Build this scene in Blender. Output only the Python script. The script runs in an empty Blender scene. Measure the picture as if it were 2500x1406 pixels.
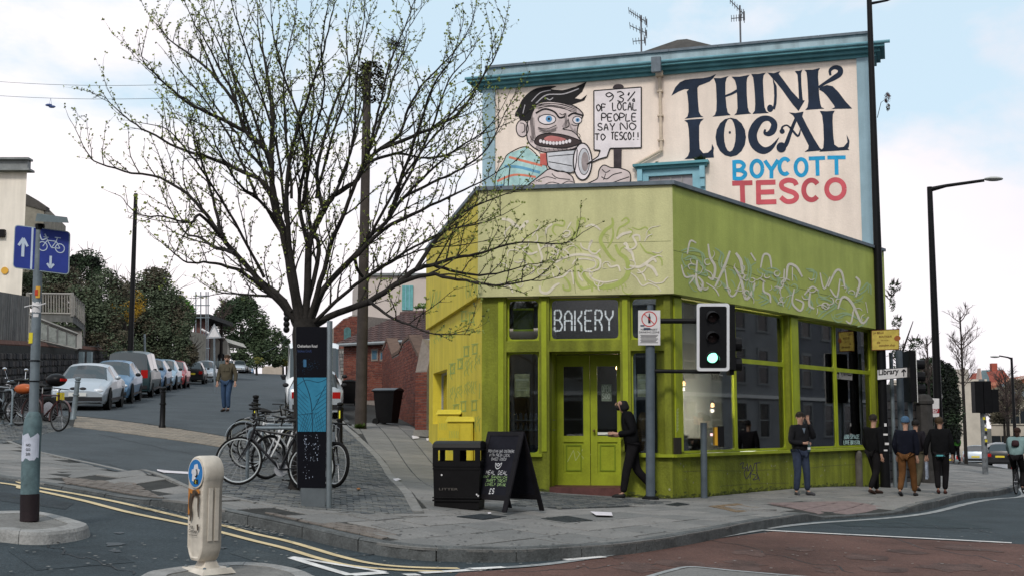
import bpy, bmesh, math, random
import numpy as np
from mathutils import Vector, Matrix
from mathutils.geometry import tessellate_polygon
R=math.radians; PI=math.pi
random.seed(11)
S=bpy.context.scene; COL=S.collection
# ---------------------------------------------------------------- camera, sky, sun, exposure
F=3000.0; PITCH=R(6.4); CH=1.5
cam=bpy.data.cameras.new('camera'); camo=bpy.data.objects.new('camera',cam); COL.objects.link(camo)
camo.location=(0,0,CH); camo.rotation_euler=(R(90)+PITCH,0,0)
cam.sensor_width=36; cam.lens=36*F/2500; cam.clip_end=6000; S.camera=camo
SUN_EL,SUN_AZ=R(42),R(-166)      # soft sun high behind the camera's left shoulder
W=bpy.data.worlds.new('World'); S.world=W; W.use_nodes=True
nt=W.node_tree; nt.nodes.clear(); N=nt.nodes.new; Lk=nt.links.new
out=N('ShaderNodeOutputWorld'); bg=N('ShaderNodeBackground'); bg.inputs['Strength'].default_value=0.10
sky=N('ShaderNodeTexSky'); sky.sky_type='NISHITA'; sky.sun_disc=False; sky.sun_elevation=SUN_EL; sky.sun_rotation=SUN_AZ
sky.air_density=1.0; sky.dust_density=2.0
tc=N('ShaderNodeTexCoord'); mp=N('ShaderNodeMapping'); mp.inputs['Scale'].default_value=(1.0,1.0,2.0); mp.inputs['Location'].default_value=(0.35,0.1,0.25)
nz=N('ShaderNodeTexNoise'); nz.inputs['Scale'].default_value=3.2; nz.inputs['Detail'].default_value=9; nz.inputs['Roughness'].default_value=.56; nz.inputs['Distortion'].default_value=.25
cr=N('ShaderNodeValToRGB'); cr.color_ramp.elements[0].position=.43; cr.color_ramp.elements[1].position=.56
cr.color_ramp.elements[0].color=(0,0,0,1); cr.color_ramp.elements[1].color=(1,1,1,1)
n2=N('ShaderNodeTexNoise'); n2.inputs['Scale'].default_value=1.6; n2.inputs['Detail'].default_value=6
cr2=N('ShaderNodeValToRGB'); cr2.color_ramp.elements[0].position=.35; cr2.color_ramp.elements[1].position=.6
cr2.color_ramp.elements[0].color=(6.1,6.15,6.8,1); cr2.color_ramp.elements[1].color=(8.5,8.0,8.15,1)
haze=N('ShaderNodeMixRGB'); haze.inputs[0].default_value=.80; haze.inputs[2].default_value=(5.5,6.9,7.8,1)
mx=N('ShaderNodeMixRGB')
# more cloud towards the horizon
sep=N('ShaderNodeSeparateXYZ'); mr=N('ShaderNodeMapRange'); mr.inputs['From Min'].default_value=.02; mr.inputs['From Max'].default_value=.42
mr.inputs['To Min'].default_value=.16; mr.inputs['To Max'].default_value=-.06
ad=N('ShaderNodeMath'); ad.operation='ADD'
Lk(tc.outputs['Generated'],mp.inputs[0]); Lk(mp.outputs[0],nz.inputs['Vector']); Lk(mp.outputs[0],n2.inputs['Vector'])
Lk(tc.outputs['Generated'],sep.inputs[0]); Lk(sep.outputs[2],mr.inputs['Value']); Lk(nz.outputs['Fac'],ad.inputs[0]); Lk(mr.outputs[0],ad.inputs[1])
Lk(ad.outputs[0],cr.inputs[0]); Lk(n2.outputs['Fac'],cr2.inputs[0])
Lk(sky.outputs[0],haze.inputs[1]); Lk(haze.outputs[0],mx.inputs[1]); Lk(cr.outputs[0],mx.inputs[0]); Lk(cr2.outputs[0],mx.inputs[2])
Lk(mx.outputs[0],bg.inputs[0]); Lk(bg.outputs[0],out.inputs[0])
sl=bpy.data.lights.new('sun','SUN'); sl.energy=1.5; sl.angle=R(10); sl.color=(1,.95,.88)
so=bpy.data.objects.new('sun',sl); COL.objects.link(so)
sd=Vector((math.sin(SUN_AZ)*math.cos(SUN_EL),math.cos(SUN_AZ)*math.cos(SUN_EL),math.sin(SUN_EL)))
so.rotation_euler=sd.to_track_quat('Z','Y').to_euler(); so.location=(0,-20,30)
S.view_settings.view_transform='Standard'; S.view_settings.look='None'; S.view_settings.gamma=1; S.view_settings.use_curve_mapping=False
S.view_settings.exposure=0.42
S.cycles.max_bounces=7; S.cycles.transparent_max_bounces=12
# ---------------------------------------------------------------- terrain height (thin-plate spline through surveyed spot heights)
cp,sp=math.cos(PITCH),math.sin(PITCH)
GP=[(0,0,0),(10,5,-.06),(-8,5,.28),(-2.5,10,.17),(-4.9,12.2,.42),(-3.9,18,.6),(-2.4,18.3,.45),(3.05,23.3,.03),(9.4,31.5,-.18),(-.6,24,.22),
(-2.1,31.5,.98),(-8.55,30,1.4),(-9.2,39,1.95),(-34,168,8.2),(-14.5,39,2.0),(22,63,-.5),(29,82,-.9),(0,12.8,.03),(10.5,28,-.1),
(12,12,-.08),(4,17,.02),(-20,85,4.4),(-27,125,6.3),(-13,84,4.3),(-5,60,2.6),(60,200,-3.5),(40,30,-.5),(-14,25,1.5),(-12,17,1.0),(-45,80,5),(-40,30,3),(-12,80,3.8),(-20,165,8),(30,160,-2.5),(15,45,-.35)]
_P=np.array(GP,float); _n=len(_P)
def _U(r2): return .5*r2*np.log(np.maximum(r2,1e-12))
_A=np.zeros((_n+3,_n+3)); _A[:_n,:_n]=_U(((_P[:,None,:2]-_P[None,:,:2])**2).sum(-1))+np.eye(_n)*4
_A[:_n,_n]=1; _A[:_n,_n+1:]=_P[:,:2]; _A[_n,:_n]=1; _A[_n+1:,:_n]=_P[:,:2].T
_b=np.zeros(_n+3); _b[:_n]=_P[:,2]; _w=np.linalg.solve(_A,_b)
def g(x,y):
    x=min(max(x,-55),65); y=min(max(y,1),200)
    r2=(_P[:,0]-x)**2+(_P[:,1]-y)**2
    return float((_w[:_n]*_U(r2)).sum()+_w[_n]+_w[_n+1]*x+_w[_n+2]*y)
def segd(x,y,a,b):
    dx,dy=b[0]-a[0],b[1]-a[1]; t=max(0,min(1,((x-a[0])*dx+(y-a[1])*dy)/(dx*dx+dy*dy)))
    return math.hypot(x-a[0]-t*dx,y-a[1]-t*dy)
DROPS=[((-12,22),(-5.3,16.0),.5,1.3),((5.6,21.0),(6.5,21.6),.5,1.2),((-9,22),(-13,42),4.0,1.0),((-13,42),(-40,185),5.0,1.0)]
def pv(x,y):
    w=0
    for a,b,r0,r1 in DROPS:
        d=segd(x,y,a,b); w=max(w,min(1,max(0,1-(d-r0)/r1)))
    w=w*w*(3-2*w)
    return .125*(1-w)+.03*w
def H(x,y): return g(x,y)+pv(x,y)
def Hz(x,y): return H(x,y)+.014
def ray(px,py):
    x=(px-1250)/F; y=(703-py)/F
    return (x,cp-y*sp,sp+y*cp)
def gp(px,py,f=g):
    d=ray(px,py); t=4.0; pt=4.0
    while t<260:
        if CH+d[2]*t<f(d[0]*t,d[1]*t): break
        pt=t; t*=1.012
    a,b=pt,t
    for i in range(18):
        m=(a+b)/2
        if CH+d[2]*m<f(d[0]*m,d[1]*m): b=m
        else: a=m
    return Vector((d[0]*b,d[1]*b,CH+d[2]*b))
def gH(px,py): return gp(px,py,H)
def at(px,py,Y):
    d=ray(px,py); t=Y/d[1]
    return Vector((d[0]*t,Y,CH+d[2]*t))
def wx(px,Y): return (px-1250)/F*Y*1.0
# ---------------------------------------------------------------- materials
MATS={}
def mat(name,col,rough=.8,var=.18,scale=3.0,bump=.0,bscale=60,metal=0,spec=.22,emit=0,streak=0,speck=0,alpha=None):
    if name in MATS: return MATS[name]
    m=bpy.data.materials.new(name); m.use_nodes=True; t=m.node_tree; b=t.nodes['Principled BSDF']
    b.inputs['Roughness'].default_value=rough; b.inputs['Metallic'].default_value=metal; b.inputs['Specular IOR Level'].default_value=spec
    c=(*col,1)
    if var>0 or speck or streak:
        tc=t.nodes.new('ShaderNodeTexCoord'); nz=t.nodes.new('ShaderNodeTexNoise'); nz.inputs['Scale'].default_value=scale; nz.inputs['Detail'].default_value=8; nz.inputs['Roughness'].default_value=.65
        t.links.new(tc.outputs['Object'],nz.inputs['Vector'])
        r=t.nodes.new('ShaderNodeValToRGB'); r.color_ramp.elements[0].position=.3; r.color_ramp.elements[1].position=.72
        r.color_ramp.elements[0].color=(*[v*(1-var) for v in col],1); r.color_ramp.elements[1].color=(*[min(1,v*(1+var)) for v in col],1)
        t.links.new(nz.outputs['Fac'],r.inputs[0]); o=r.outputs[0]
        if streak:
            mp=t.nodes.new('ShaderNodeMapping'); mp.inputs['Scale'].default_value=(2.2,2.2,.25); n3=t.nodes.new('ShaderNodeTexNoise'); n3.inputs['Scale'].default_value=1.6; n3.inputs['Detail'].default_value=8
            t.links.new(tc.outputs['Object'],mp.inputs[0]); t.links.new(mp.outputs[0],n3.inputs['Vector'])
            r3=t.nodes.new('ShaderNodeValToRGB'); r3.color_ramp.elements[0].position=.38; r3.color_ramp.elements[1].position=.62
            r3.color_ramp.elements[0].color=(1-streak,)*3+(1,); r3.color_ramp.elements[1].color=(1,1,1,1)
            t.links.new(n3.outputs['Fac'],r3.inputs[0]); mm=t.nodes.new('ShaderNodeMixRGB'); mm.blend_type='MULTIPLY'; mm.inputs[0].default_value=1
            t.links.new(o,mm.inputs[1]); t.links.new(r3.outputs[0],mm.inputs[2]); o=mm.outputs[0]
        if speck:
            n4=t.nodes.new('ShaderNodeTexNoise'); n4.inputs['Scale'].default_value=30; n4.inputs['Detail'].default_value=6; n4.inputs['Roughness'].default_value=.75
            t.links.new(tc.outputs['Object'],n4.inputs['Vector'])
            r4=t.nodes.new('ShaderNodeValToRGB'); r4.color_ramp.elements[0].position=.35; r4.color_ramp.elements[1].position=.68
            r4.color_ramp.elements[0].color=(1-speck,)*3+(1,); r4.color_ramp.elements[1].color=(1+speck,)*3+(1,)
            t.links.new(n4.outputs['Fac'],r4.inputs[0]); mm=t.nodes.new('ShaderNodeMixRGB'); mm.blend_type='MULTIPLY'; mm.inputs[0].default_value=1
            t.links.new(o,mm.inputs[1]); t.links.new(r4.outputs[0],mm.inputs[2]); o=mm.outputs[0]
        t.links.new(o,b.inputs['Base Color'])
        if bump:
            nb=t.nodes.new('ShaderNodeTexNoise'); nb.inputs['Scale'].default_value=bscale; nb.inputs['Detail'].default_value=5
            t.links.new(tc.outputs['Object'],nb.inputs['Vector']); bp=t.nodes.new('ShaderNodeBump'); bp.inputs['Strength'].default_value=bump; bp.inputs['Distance'].default_value=.02
            t.links.new(nb.outputs['Fac'],bp.inputs['Height']); t.links.new(bp.outputs[0],b.inputs['Normal'])
    else: b.inputs['Base Color'].default_value=c
    if emit:
        b.inputs['Emission Color'].default_value=c; b.inputs['Emission Strength'].default_value=emit
    MATS[name]=m; return m
def glassmat(name,tint=(.75,.85,.83),refl=.18,rough=.02):
    if name in MATS: return MATS[name]
    m=bpy.data.materials.new(name); m.use_nodes=True; t=m.node_tree; t.nodes.clear()
    o=t.nodes.new('ShaderNodeOutputMaterial'); tr=t.nodes.new('ShaderNodeBsdfTransparent'); gl=t.nodes.new('ShaderNodeBsdfGlossy'); mx=t.nodes.new('ShaderNodeMixShader')
    tr.inputs[0].default_value=(*tint,1); gl.inputs[0].default_value=(1,1,1,1); gl.inputs['Roughness'].default_value=rough
    lw=t.nodes.new('ShaderNodeFresnel'); lw.inputs['IOR'].default_value=1.5
    ma=t.nodes.new('ShaderNodeMath'); ma.operation='MULTIPLY_ADD'; ma.inputs[1].default_value=.9; ma.inputs[2].default_value=refl; ma.use_clamp=True
    t.links.new(lw.outputs[0],ma.inputs[0]); t.links.new(ma.outputs[0],mx.inputs[0]); t.links.new(tr.outputs[0],mx.inputs[1]); t.links.new(gl.outputs[0],mx.inputs[2]); t.links.new(mx.outputs[0],o.inputs[0])
    MATS[name]=m; return m
# ---------------------------------------------------------------- mesh builder
def perp(d):
    a=Vector((0,0,1)) if abs(d.z)<.9 else Vector((1,0,0))
    u=d.cross(a).normalized(); return u,d.cross(u).normalized()
class MB:
    def __init__(s): s.v=[]; s.f=[]; s.m=[]; s.mi=0
    def add(s,vs,fs):
        o=len(s.v); s.v+= [tuple(p) for p in vs]; s.f+=[tuple(i+o for i in f) for f in fs]; s.m+=[s.mi]*len(fs)
    def box(s,c,d,M=None):
        x,y,z=d[0]/2,d[1]/2,d[2]/2; c=Vector(c)
        vs=[Vector((a*x,b*y,e*z)) for e in(-1,1) for b in(-1,1) for a in(-1,1)]
        if M is not None: vs=[M@v for v in vs]
        s.add([c+v for v in vs],[(0,2,3,1),(4,5,7,6),(0,1,5,4),(2,6,7,3),(0,4,6,2),(1,3,7,5)]); return s
    def boxm(s,a,b):      # min/max corners
        return s.box(((a[0]+b[0])/2,(a[1]+b[1])/2,(a[2]+b[2])/2),(b[0]-a[0],b[1]-a[1],b[2]-a[2]))
    def hexa(s,b4,t4):    # 4 bottom points ccw, 4 top points
        s.add(list(b4)+list(t4),[(3,2,1,0),(4,5,6,7),(0,1,5,4),(1,2,6,5),(2,3,7,6),(3,0,4,7)]); return s
    def tube(s,pts,rs,n=8,cap=True):
        pts=[Vector(p) for p in pts]
        if not hasattr(rs,'__len__'): rs=[rs]*len(pts)
        vs=[];k=len(pts);u=None
        for i in range(k):
            d=(pts[min(i+1,k-1)]-pts[max(i-1,0)])
            d=d.normalized() if d.length>1e-9 else Vector((0,0,1))
            if u is None: u,w=perp(d)
            else:
                u=(u-d*u.dot(d)); u=u.normalized() if u.length>1e-6 else perp(d)[0]; w=d.cross(u)
            for j in range(n):
                a=2*PI*j/n; vs.append(pts[i]+(u*math.cos(a)+w*math.sin(a))*rs[i])
        fs=[(i*n+j,i*n+(j+1)%n,(i+1)*n+(j+1)%n,(i+1)*n+j) for i in range(k-1) for j in range(n)]
        if cap: fs+=[tuple(range(n))[::-1],tuple((k-1)*n+j for j in range(n))]
        s.add(vs,fs); return s
    def lathe(s,prof,n=16,c=(0,0,0),axis='z',M=None):
        vs=[];c=Vector(c)
        for r,h in prof:
            for j in range(n):
                a=2*PI*j/n; p=(r*math.cos(a),r*math.sin(a),h)
                if axis=='y': p=(p[0],p[2],p[1])
                if axis=='x': p=(p[2],p[0],p[1])
                p=Vector(p)
                if M is not None: p=M@p
                vs.append(c+p)
        k=len(prof); fs=[(i*n+j,i*n+(j+1)%n,(i+1)*n+(j+1)%n,(i+1)*n+j) for i in range(k-1) for j in range(n)]
        if prof[0][0]>1e-6: fs.append(tuple(range(n))[::-1])
        if prof[-1][0]>1e-6: fs.append(tuple((k-1)*n+j for j in range(n)))
        s.add(vs,fs); return s
    def torus(s,c,Rr,r,ax='y',n=28,m=6,a0=0,a1=2*PI,sc=(1,1)):
        c=Vector(c);vs=[];full=abs(a1-a0-2*PI)<1e-6;k=n if full else n+1
        for i in range(k):
            a=a0+(a1-a0)*i/n
            for j in range(m):
                b=2*PI*j/m; q=(Rr+r*math.cos(b)*sc[0]); p=(q*math.cos(a),r*math.sin(b)*sc[1],q*math.sin(a))
                if ax=='x': p=(p[1],p[0],p[2])
                if ax=='z': p=(p[0],p[2],p[1])
                vs.append(c+Vector(p))
        fs=[(i*m+j,i*m+(j+1)%m,((i+1)%k)*m+(j+1)%m,((i+1)%k)*m+j) for i in range(n) for j in range(m)]
        s.add(vs,fs); return s
    def sphere(s,c,r,n=10,m=7):
        if not hasattr(r,'__len__'): r=(r,r,r)
        vs=[Vector(c)+Vector((0,0,-r[2]))]
        for i in range(1,m):
            t=PI*i/m-PI/2
            for j in range(n):
                a=2*PI*j/n; vs.append(Vector(c)+Vector((r[0]*math.cos(t)*math.cos(a),r[1]*math.cos(t)*math.sin(a),r[2]*math.sin(t))))
        vs.append(Vector(c)+Vector((0,0,r[2]))); fs=[(0,1+(j+1)%n,1+j) for j in range(n)]
        for i in range(m-2):
            for j in range(n): fs.append((1+i*n+j,1+i*n+(j+1)%n,1+(i+1)*n+(j+1)%n,1+(i+1)*n+j))
        l=len(vs)-1; fs+=[(l,1+(m-2)*n+j,1+(m-2)*n+(j+1)%n) for j in range(n)]
        s.add(vs,fs); return s
    def poly(s,pts,holes=None):   # flat 3D polygon, triangulated
        loops=[[Vector(p) for p in pts]]+[[Vector(p) for p in h] for h in(holes or [])]
        fl=[p for l in loops for p in l]
        try: tr=tessellate_polygon(loops)
        except Exception: return s
        s.add(fl,[t for t in tr]); return s
    def prism(s,pts,off,holes=None):  # extrude a flat polygon by vector off
        off=Vector(off); loops=[[Vector(p) for p in pts]]+[[Vector(p) for p in h] for h in(holes or [])]
        fl=[p for l in loops for p in l]; n=len(fl); tr=tessellate_polygon(loops)
        fs=[t for t in tr]+[tuple(i+n for i in t[::-1]) for t in tr]; o=0
        for l in loops:
            k=len(l); fs+=[(o+i,o+(i+1)%k,n+o+(i+1)%k,n+o+i) for i in range(k)]; o+=k
        s.add(fl+[p+off for p in fl],fs); return s
    def build(s,name,mats,parent=None,world=True,smooth=False,label=None,fix=True,**kw):
        if not s.v: return None
        me=bpy.data.meshes.new(name)
        off=Vector((0,0,0))
        if world and parent is not None:
            q=parent
            while q is not None: off=off+q.location; q=q.parent
        me.from_pydata([tuple(Vector(p)-off) for p in s.v],[],s.f)
        if not isinstance(mats,(list,tuple)): mats=[mats]
        for q in mats: me.materials.append(q)
        if len(mats)>1: me.polygons.foreach_set('material_index',s.m)
        if fix:
            b=bmesh.new(); b.from_mesh(me); bmesh.ops.recalc_face_normals(b,faces=b.faces); b.to_mesh(me); b.free()
        me.update()
        if smooth: me.shade_smooth(); me.set_sharp_from_angle(angle=R(42))
        o=bpy.data.objects.new(name,me); COL.objects.link(o)
        if parent is not None: o.parent=parent
        if label: o['label']=label
        for k,v in kw.items(): o[k]=v
        return o
def T(name,label,cat,loc=(0,0,0),rz=0,group=None):
    o=bpy.data.objects.new(name,None); COL.objects.link(o); o.empty_display_size=.2; o.location=loc; o.rotation_euler=(0,0,rz); o['label']=label; o['category']=cat
    if group:o['group']=group
    return o
def tag(o,label,cat,group=None):
    o['label']=label; o['category']=cat
    if group: o['group']=group
    return o
def copytree(o,loc=None,rz=None,label=None,parent=None):
    c=o.copy(); COL.objects.link(c); c.parent=parent
    if loc is not None: c.location=loc
    if rz is not None: c.rotation_euler=(0,0,rz)
    if label: c['label']=label
    for ch in list(o.children): copytree(ch,parent=c)
    return c
# catmull-rom smoothing of 2D/3D point lists
def cat(pts,k=5,closed=False):
    P=[np.array(p,float) for p in pts]; n=len(P); o=[]
    rng=range(n if closed else n-1)
    for i in rng:
        a,b,c,d=(P[(i-1)%n],P[i],P[(i+1)%n],P[(i+2)%n]) if closed else (P[max(i-1,0)],P[i],P[i+1],P[min(i+2,n-1)])
        for j in range(k):
            t=j/k; o.append(tuple(.5*((2*b)+(-a+c)*t+(2*a-5*b+4*c-d)*t*t+(-a+3*b-3*c+d)*t**3)))
    if not closed:o.append(tuple(P[-1]))
    return o
def stroke2(pts,w,k=5):     # ribbon polygon around a 2D path; w number or list
    if len(pts)>2: 
        if hasattr(w,'__len__'):
            q=cat([(p[0],p[1],ww) for p,ww in zip(pts,w)],k)
        else: q=[(p[0],p[1],w) for p in cat(pts,k)]
    else: q=[(p[0],p[1],w if not hasattr(w,'__len__') else w[i]) for i,p in enumerate(pts)]
    l=[];r=[]
    for i in range(len(q)):
        a=q[max(i-1,0)];b=q[min(i+1,len(q)-1)];dx,dy=b[0]-a[0],b[1]-a[1];m=math.hypot(dx,dy) or 1;h=q[i][2]/2
        l.append((q[i][0]-dy/m*h,q[i][1]+dx/m*h));r.append((q[i][0]+dy/m*h,q[i][1]-dx/m*h))
    return [(l[i],l[i+1],r[i+1],r[i]) for i in range(len(l)-1)]
# ---------------------------------------------------------------- facade planes
class Plane:
    def __init__(s,A,B):   # world xy points, left to right as seen from outside
        s.o=Vector((A[0],A[1],0)); s.u=(Vector((B[0],B[1],0))-s.o); s.len=s.u.length; s.u.normalize(); s.n=Vector((s.u.y,-s.u.x,0))
    def uz(s,px,py,d=0):
        r=ray(px,py); O=s.o+s.n*d; k=(O-Vector((0,0,CH))).dot(s.n)/Vector(r).dot(s.n); p=Vector((0,0,CH))+Vector(r)*k
        return ((p-s.o).dot(s.u),p.z)
    def p(s,u,z,d=0): return s.o+s.u*u+s.n*d+Vector((0,0,z))
    def box(s,mb,u0,u1,z0,z1,d0,d1):
        P=s.p; mb.hexa([P(u0,z0,d1),P(u1,z0,d1),P(u1,z0,d0),P(u0,z0,d0)],[P(u0,z1,d1),P(u1,z1,d1),P(u1,z1,d0),P(u0,z1,d0)]); return mb
    def fill(s,mb,polys,tf,d):   # polys in traced coordinates, tf maps to photo coordinates (measured on this wall)
        for q in polys:
            mb.poly([s.p(*s.uz(*tf(*p)),d) for p in q])
        return mb
    def quads(s,mb,quads,tf,d):
        for q in quads:
            mb.add([s.p(*s.uz(*tf(*p)),d) for p in q],[(0,1,2,3)])
        return mb
# ---------------------------------------------------------------- ground sheets
GX=[-3000,-1500,-700,-300,-150]+list(range(-100,-20,6))+[round(-20+.6*i,2) for i in range(67)]+list(range(21,100,6))+[150,300,700,1500,3000]
GY=[-1500,-500,-150,-60,-20,0]+[round(4+.6*i,2) for i in range(70)]+list(range(47,110,3))+list(range(115,260,12))+[330,500,900,1600,3000]
def sheet(name,poly,hf,m,parent=None,thick=0,**kw):
    b=bmesh.new(); vs=[b.verts.new((p[0],p[1],0)) for p in poly]
    for t in tessellate_polygon([[Vector((p[0],p[1],0)) for p in poly]]):
        try: b.faces.new([vs[i] for i in t])
        except Exception: pass
    xs=[p[0] for p in poly]; ys=[p[1] for p in poly]
    for x in GX:
        if min(xs)<x<max(xs): bmesh.ops.bisect_plane(b,geom=b.verts[:]+b.edges[:]+b.faces[:],plane_co=(x,0,0),plane_no=(1,0,0))
    for y in GY:
        if min(ys)<y<max(ys): bmesh.ops.bisect_plane(b,geom=b.verts[:]+b.edges[:]+b.faces[:],plane_co=(0,y,0),plane_no=(0,1,0))
    for v in b.verts: v.co.z=hf(v.co.x,v.co.y)
    for f in b.faces:
        f.normal_update()
        if f.normal.z<0: f.normal_flip()
    me=bpy.data.meshes.new(name); b.to_mesh(me); b.free(); me.materials.append(m); me.shade_smooth()
    o=bpy.data.objects.new(name,me); COL.objects.link(o)
    if parent: o.parent=parent
    for k,v in kw.items(): o[k]=v
    return o
def clip(sub,cl):      # Sutherland-Hodgman, cl convex ccw
    o=list(sub)
    for i in range(len(cl)):
        a=cl[i];b=cl[(i+1)%len(cl)];inp=o;o=[]
        if not inp:break
        side=lambda p:(b[0]-a[0])*(p[1]-a[1])-(b[1]-a[1])*(p[0]-a[0])
        for j in range(len(inp)):
            p=inp[j];q=inp[(j+1)%len(inp)];sp_,sq=side(p),side(q)
            if sp_>=0:o.append(p)
            if (sp_>=0)!=(sq>=0):
                t=sp_/(sp_-sq);o.append((p[0]+t*(q[0]-p[0]),p[1]+t*(q[1]-p[1])))
    return o
def area(p): return .5*sum(p[i][0]*p[(i+1)%len(p)][1]-p[(i+1)%len(p)][0]*p[i][1] for i in range(len(p)))
def inside(x,y,P):
    c=False;n=len(P)
    for i in range(n):
        a,b=P[i],P[i-1]
        if (a[1]>y)!=(b[1]>y) and x<(b[0]-a[0])*(y-a[1])/(b[1]-a[1])+a[0]: c=not c
    return c
def kd(x,y): return min(segd(x,y,a,b) for a,b in KSEG)
KSEG=[]; PAVP=[]
def pave(name,poly,org,ang,l,w,gap,mats,parent,limit=290,kmin=0,stag=.5,lift=.012,jit=.003,holes=(),seed=3,vis=None):
    rnd=random.Random(seed); ca,sa=math.cos(ang),math.sin(ang)
    if area(poly)<0: poly=poly[::-1]
    loc=[((p[0]-org[0])*ca+(p[1]-org[1])*sa,-(p[0]-org[0])*sa+(p[1]-org[1])*ca) for p in poly]
    x0=min(p[0] for p in loc);x1=max(p[0] for p in loc);y0=min(p[1] for p in loc);y1=max(p[1] for p in loc)
    items=[]
    for j in range(int(y0//w)-1,int(y1//w)+2):
        for i in range(int(x0//l)-2,int(x1//l)+2):
            sx=i*l+(j%2)*stag*l; a=[(sx+gap,j*w+gap),(sx+l-gap,j*w+gap),(sx+l-gap,j*w+w-gap),(sx+gap,j*w+w-gap)]
            if not any(inside(q[0],q[1],loc) for q in a+[(sx+l/2,j*w+w/2)]): continue
            c=clip(loc,a)
            if len(c)<3 or area(c)<.15*l*w: continue
            full=area(c)>.985*area(a)
            cx=sum(q[0] for q in (a if full else c))/len(a if full else c); cy=sum(q[1] for q in (a if full else c))/len(a if full else c)
            X=org[0]+cx*ca-cy*sa; Y=org[1]+cx*sa+cy*ca
            if any(inside(X,Y,h) for h in holes): continue
            if kmin and (kd(X,Y)<kmin or not inside(X,Y,PAVP)): continue
            items.append((X,Y,cx,cy,a if full else c,full))
    items.sort(key=lambda q:q[1]+.35*abs(q[0]))
    if vis: items=[q for q in items if vis(q[0],q[1])]+[q for q in items if not vis(q[0],q[1])]
    shared={}; rest=MB(); rest_n=0
    for k,(X,Y,cx,cy,pl,full) in enumerate(items):
        e=.15; z=H(X,Y)+lift+rnd.uniform(-jit,jit)
        nx=-(H(X+e,Y)-H(X-e,Y))/(2*e)+rnd.uniform(-1,1)*jit*1.5; ny=-(H(X,Y+e)-H(X,Y-e))/(2*e)+rnd.uniform(-1,1)*jit*1.5
        mi=rnd.randrange(len(mats))
        if k<limit:
            key=(mi,full)
            def mk():
                b=MB(); q=[(p[0]-cx,p[1]-cy) for p in pl]; n=len(q); s_=.975 if l>.2 else .9
                b.add([(p[0],p[1],-.03) for p in q]+[(p[0],p[1],-.004) for p in q]+[(p[0]*s_,p[1]*s_,0) for p in q],
                      [(i,(i+1)%n,n+(i+1)%n,n+i) for i in range(n)]+[(n+i,n+(i+1)%n,2*n+(i+1)%n,2*n+i) for i in range(n)]+[tuple(2*n+i for i in range(n))])
                me=bpy.data.meshes.new(name); me.from_pydata(b.v,[],b.f); me.materials.append(mats[mi]); me.update(); return me
            if full:
                if key not in shared: shared[key]=mk()
                me=shared[key]
            else: me=mk()
            o=bpy.data.objects.new(name,me); COL.objects.link(o); o.parent=parent
            nv=Vector((nx,ny,1)).normalized(); q=Vector((0,0,1)).rotation_difference(nv)@Matrix.Rotation(ang,3,'Z').to_quaternion()
            o.rotation_euler=q.to_euler(); o.location=(X,Y,z)
        else:
            n=len(pl); q=[(org[0]+p[0]*ca-p[1]*sa,org[1]+p[0]*sa+p[1]*ca) for p in pl]; tz=lambda p:z-nx*(p[0]-X)-ny*(p[1]-Y)
            rest.mi=mi; rest.add([(p[0],p[1],tz(p)-.03) for p in q]+[(p[0],p[1],tz(p)) for p in q],[(i,(i+1)%n,n+(i+1)%n,n+i) for i in range(n)]+[tuple(n+i for i in range(n))]); rest_n+=1
    if rest_n: rest.build(name,mats,parent,kind='stuff',fix=False)
    return len(items)
# ---------------------------------------------------------------- lettering
_tc={}
def textpolys(s,bold=0):
    if (s,bold) in _tc: return _tc[(s,bold)]
    cu=bpy.data.curves.new('t','FONT'); cu.body=s; cu.size=1; cu.offset=bold; cu.fill_mode='FRONT'; cu.resolution_u=3
    o=bpy.data.objects.new('t',cu); me=bpy.data.meshes.new_from_object(o)
    vs=[tuple(v.co) for v in me.vertices]; fs=[tuple(p.vertices) for p in me.polygons]
    bpy.data.objects.remove(o); bpy.data.curves.remove(cu); bpy.data.meshes.remove(me)
    _tc[(s,bold)]=(vs,fs); return vs,fs
def text(mb,s,frame,w=None,h=None,bold=0,shear=0):   # frame(u,v)->3D; text fitted into w x h from (0,0)
    vs,fs=textpolys(s,bold)
    if not vs: return mb
    x0=min(v[0] for v in vs);x1=max(v[0] for v in vs);y0=min(v[1] for v in vs);y1=max(v[1] for v in vs)
    kx=w/(x1-x0) if w else None; ky=h/(y1-y0) if h else kx; kx=kx or ky
    mb.add([frame((v[0]-x0)*kx+shear*(v[1]-y0)*ky,(v[1]-y0)*ky) for v in vs],fs); return mb
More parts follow.
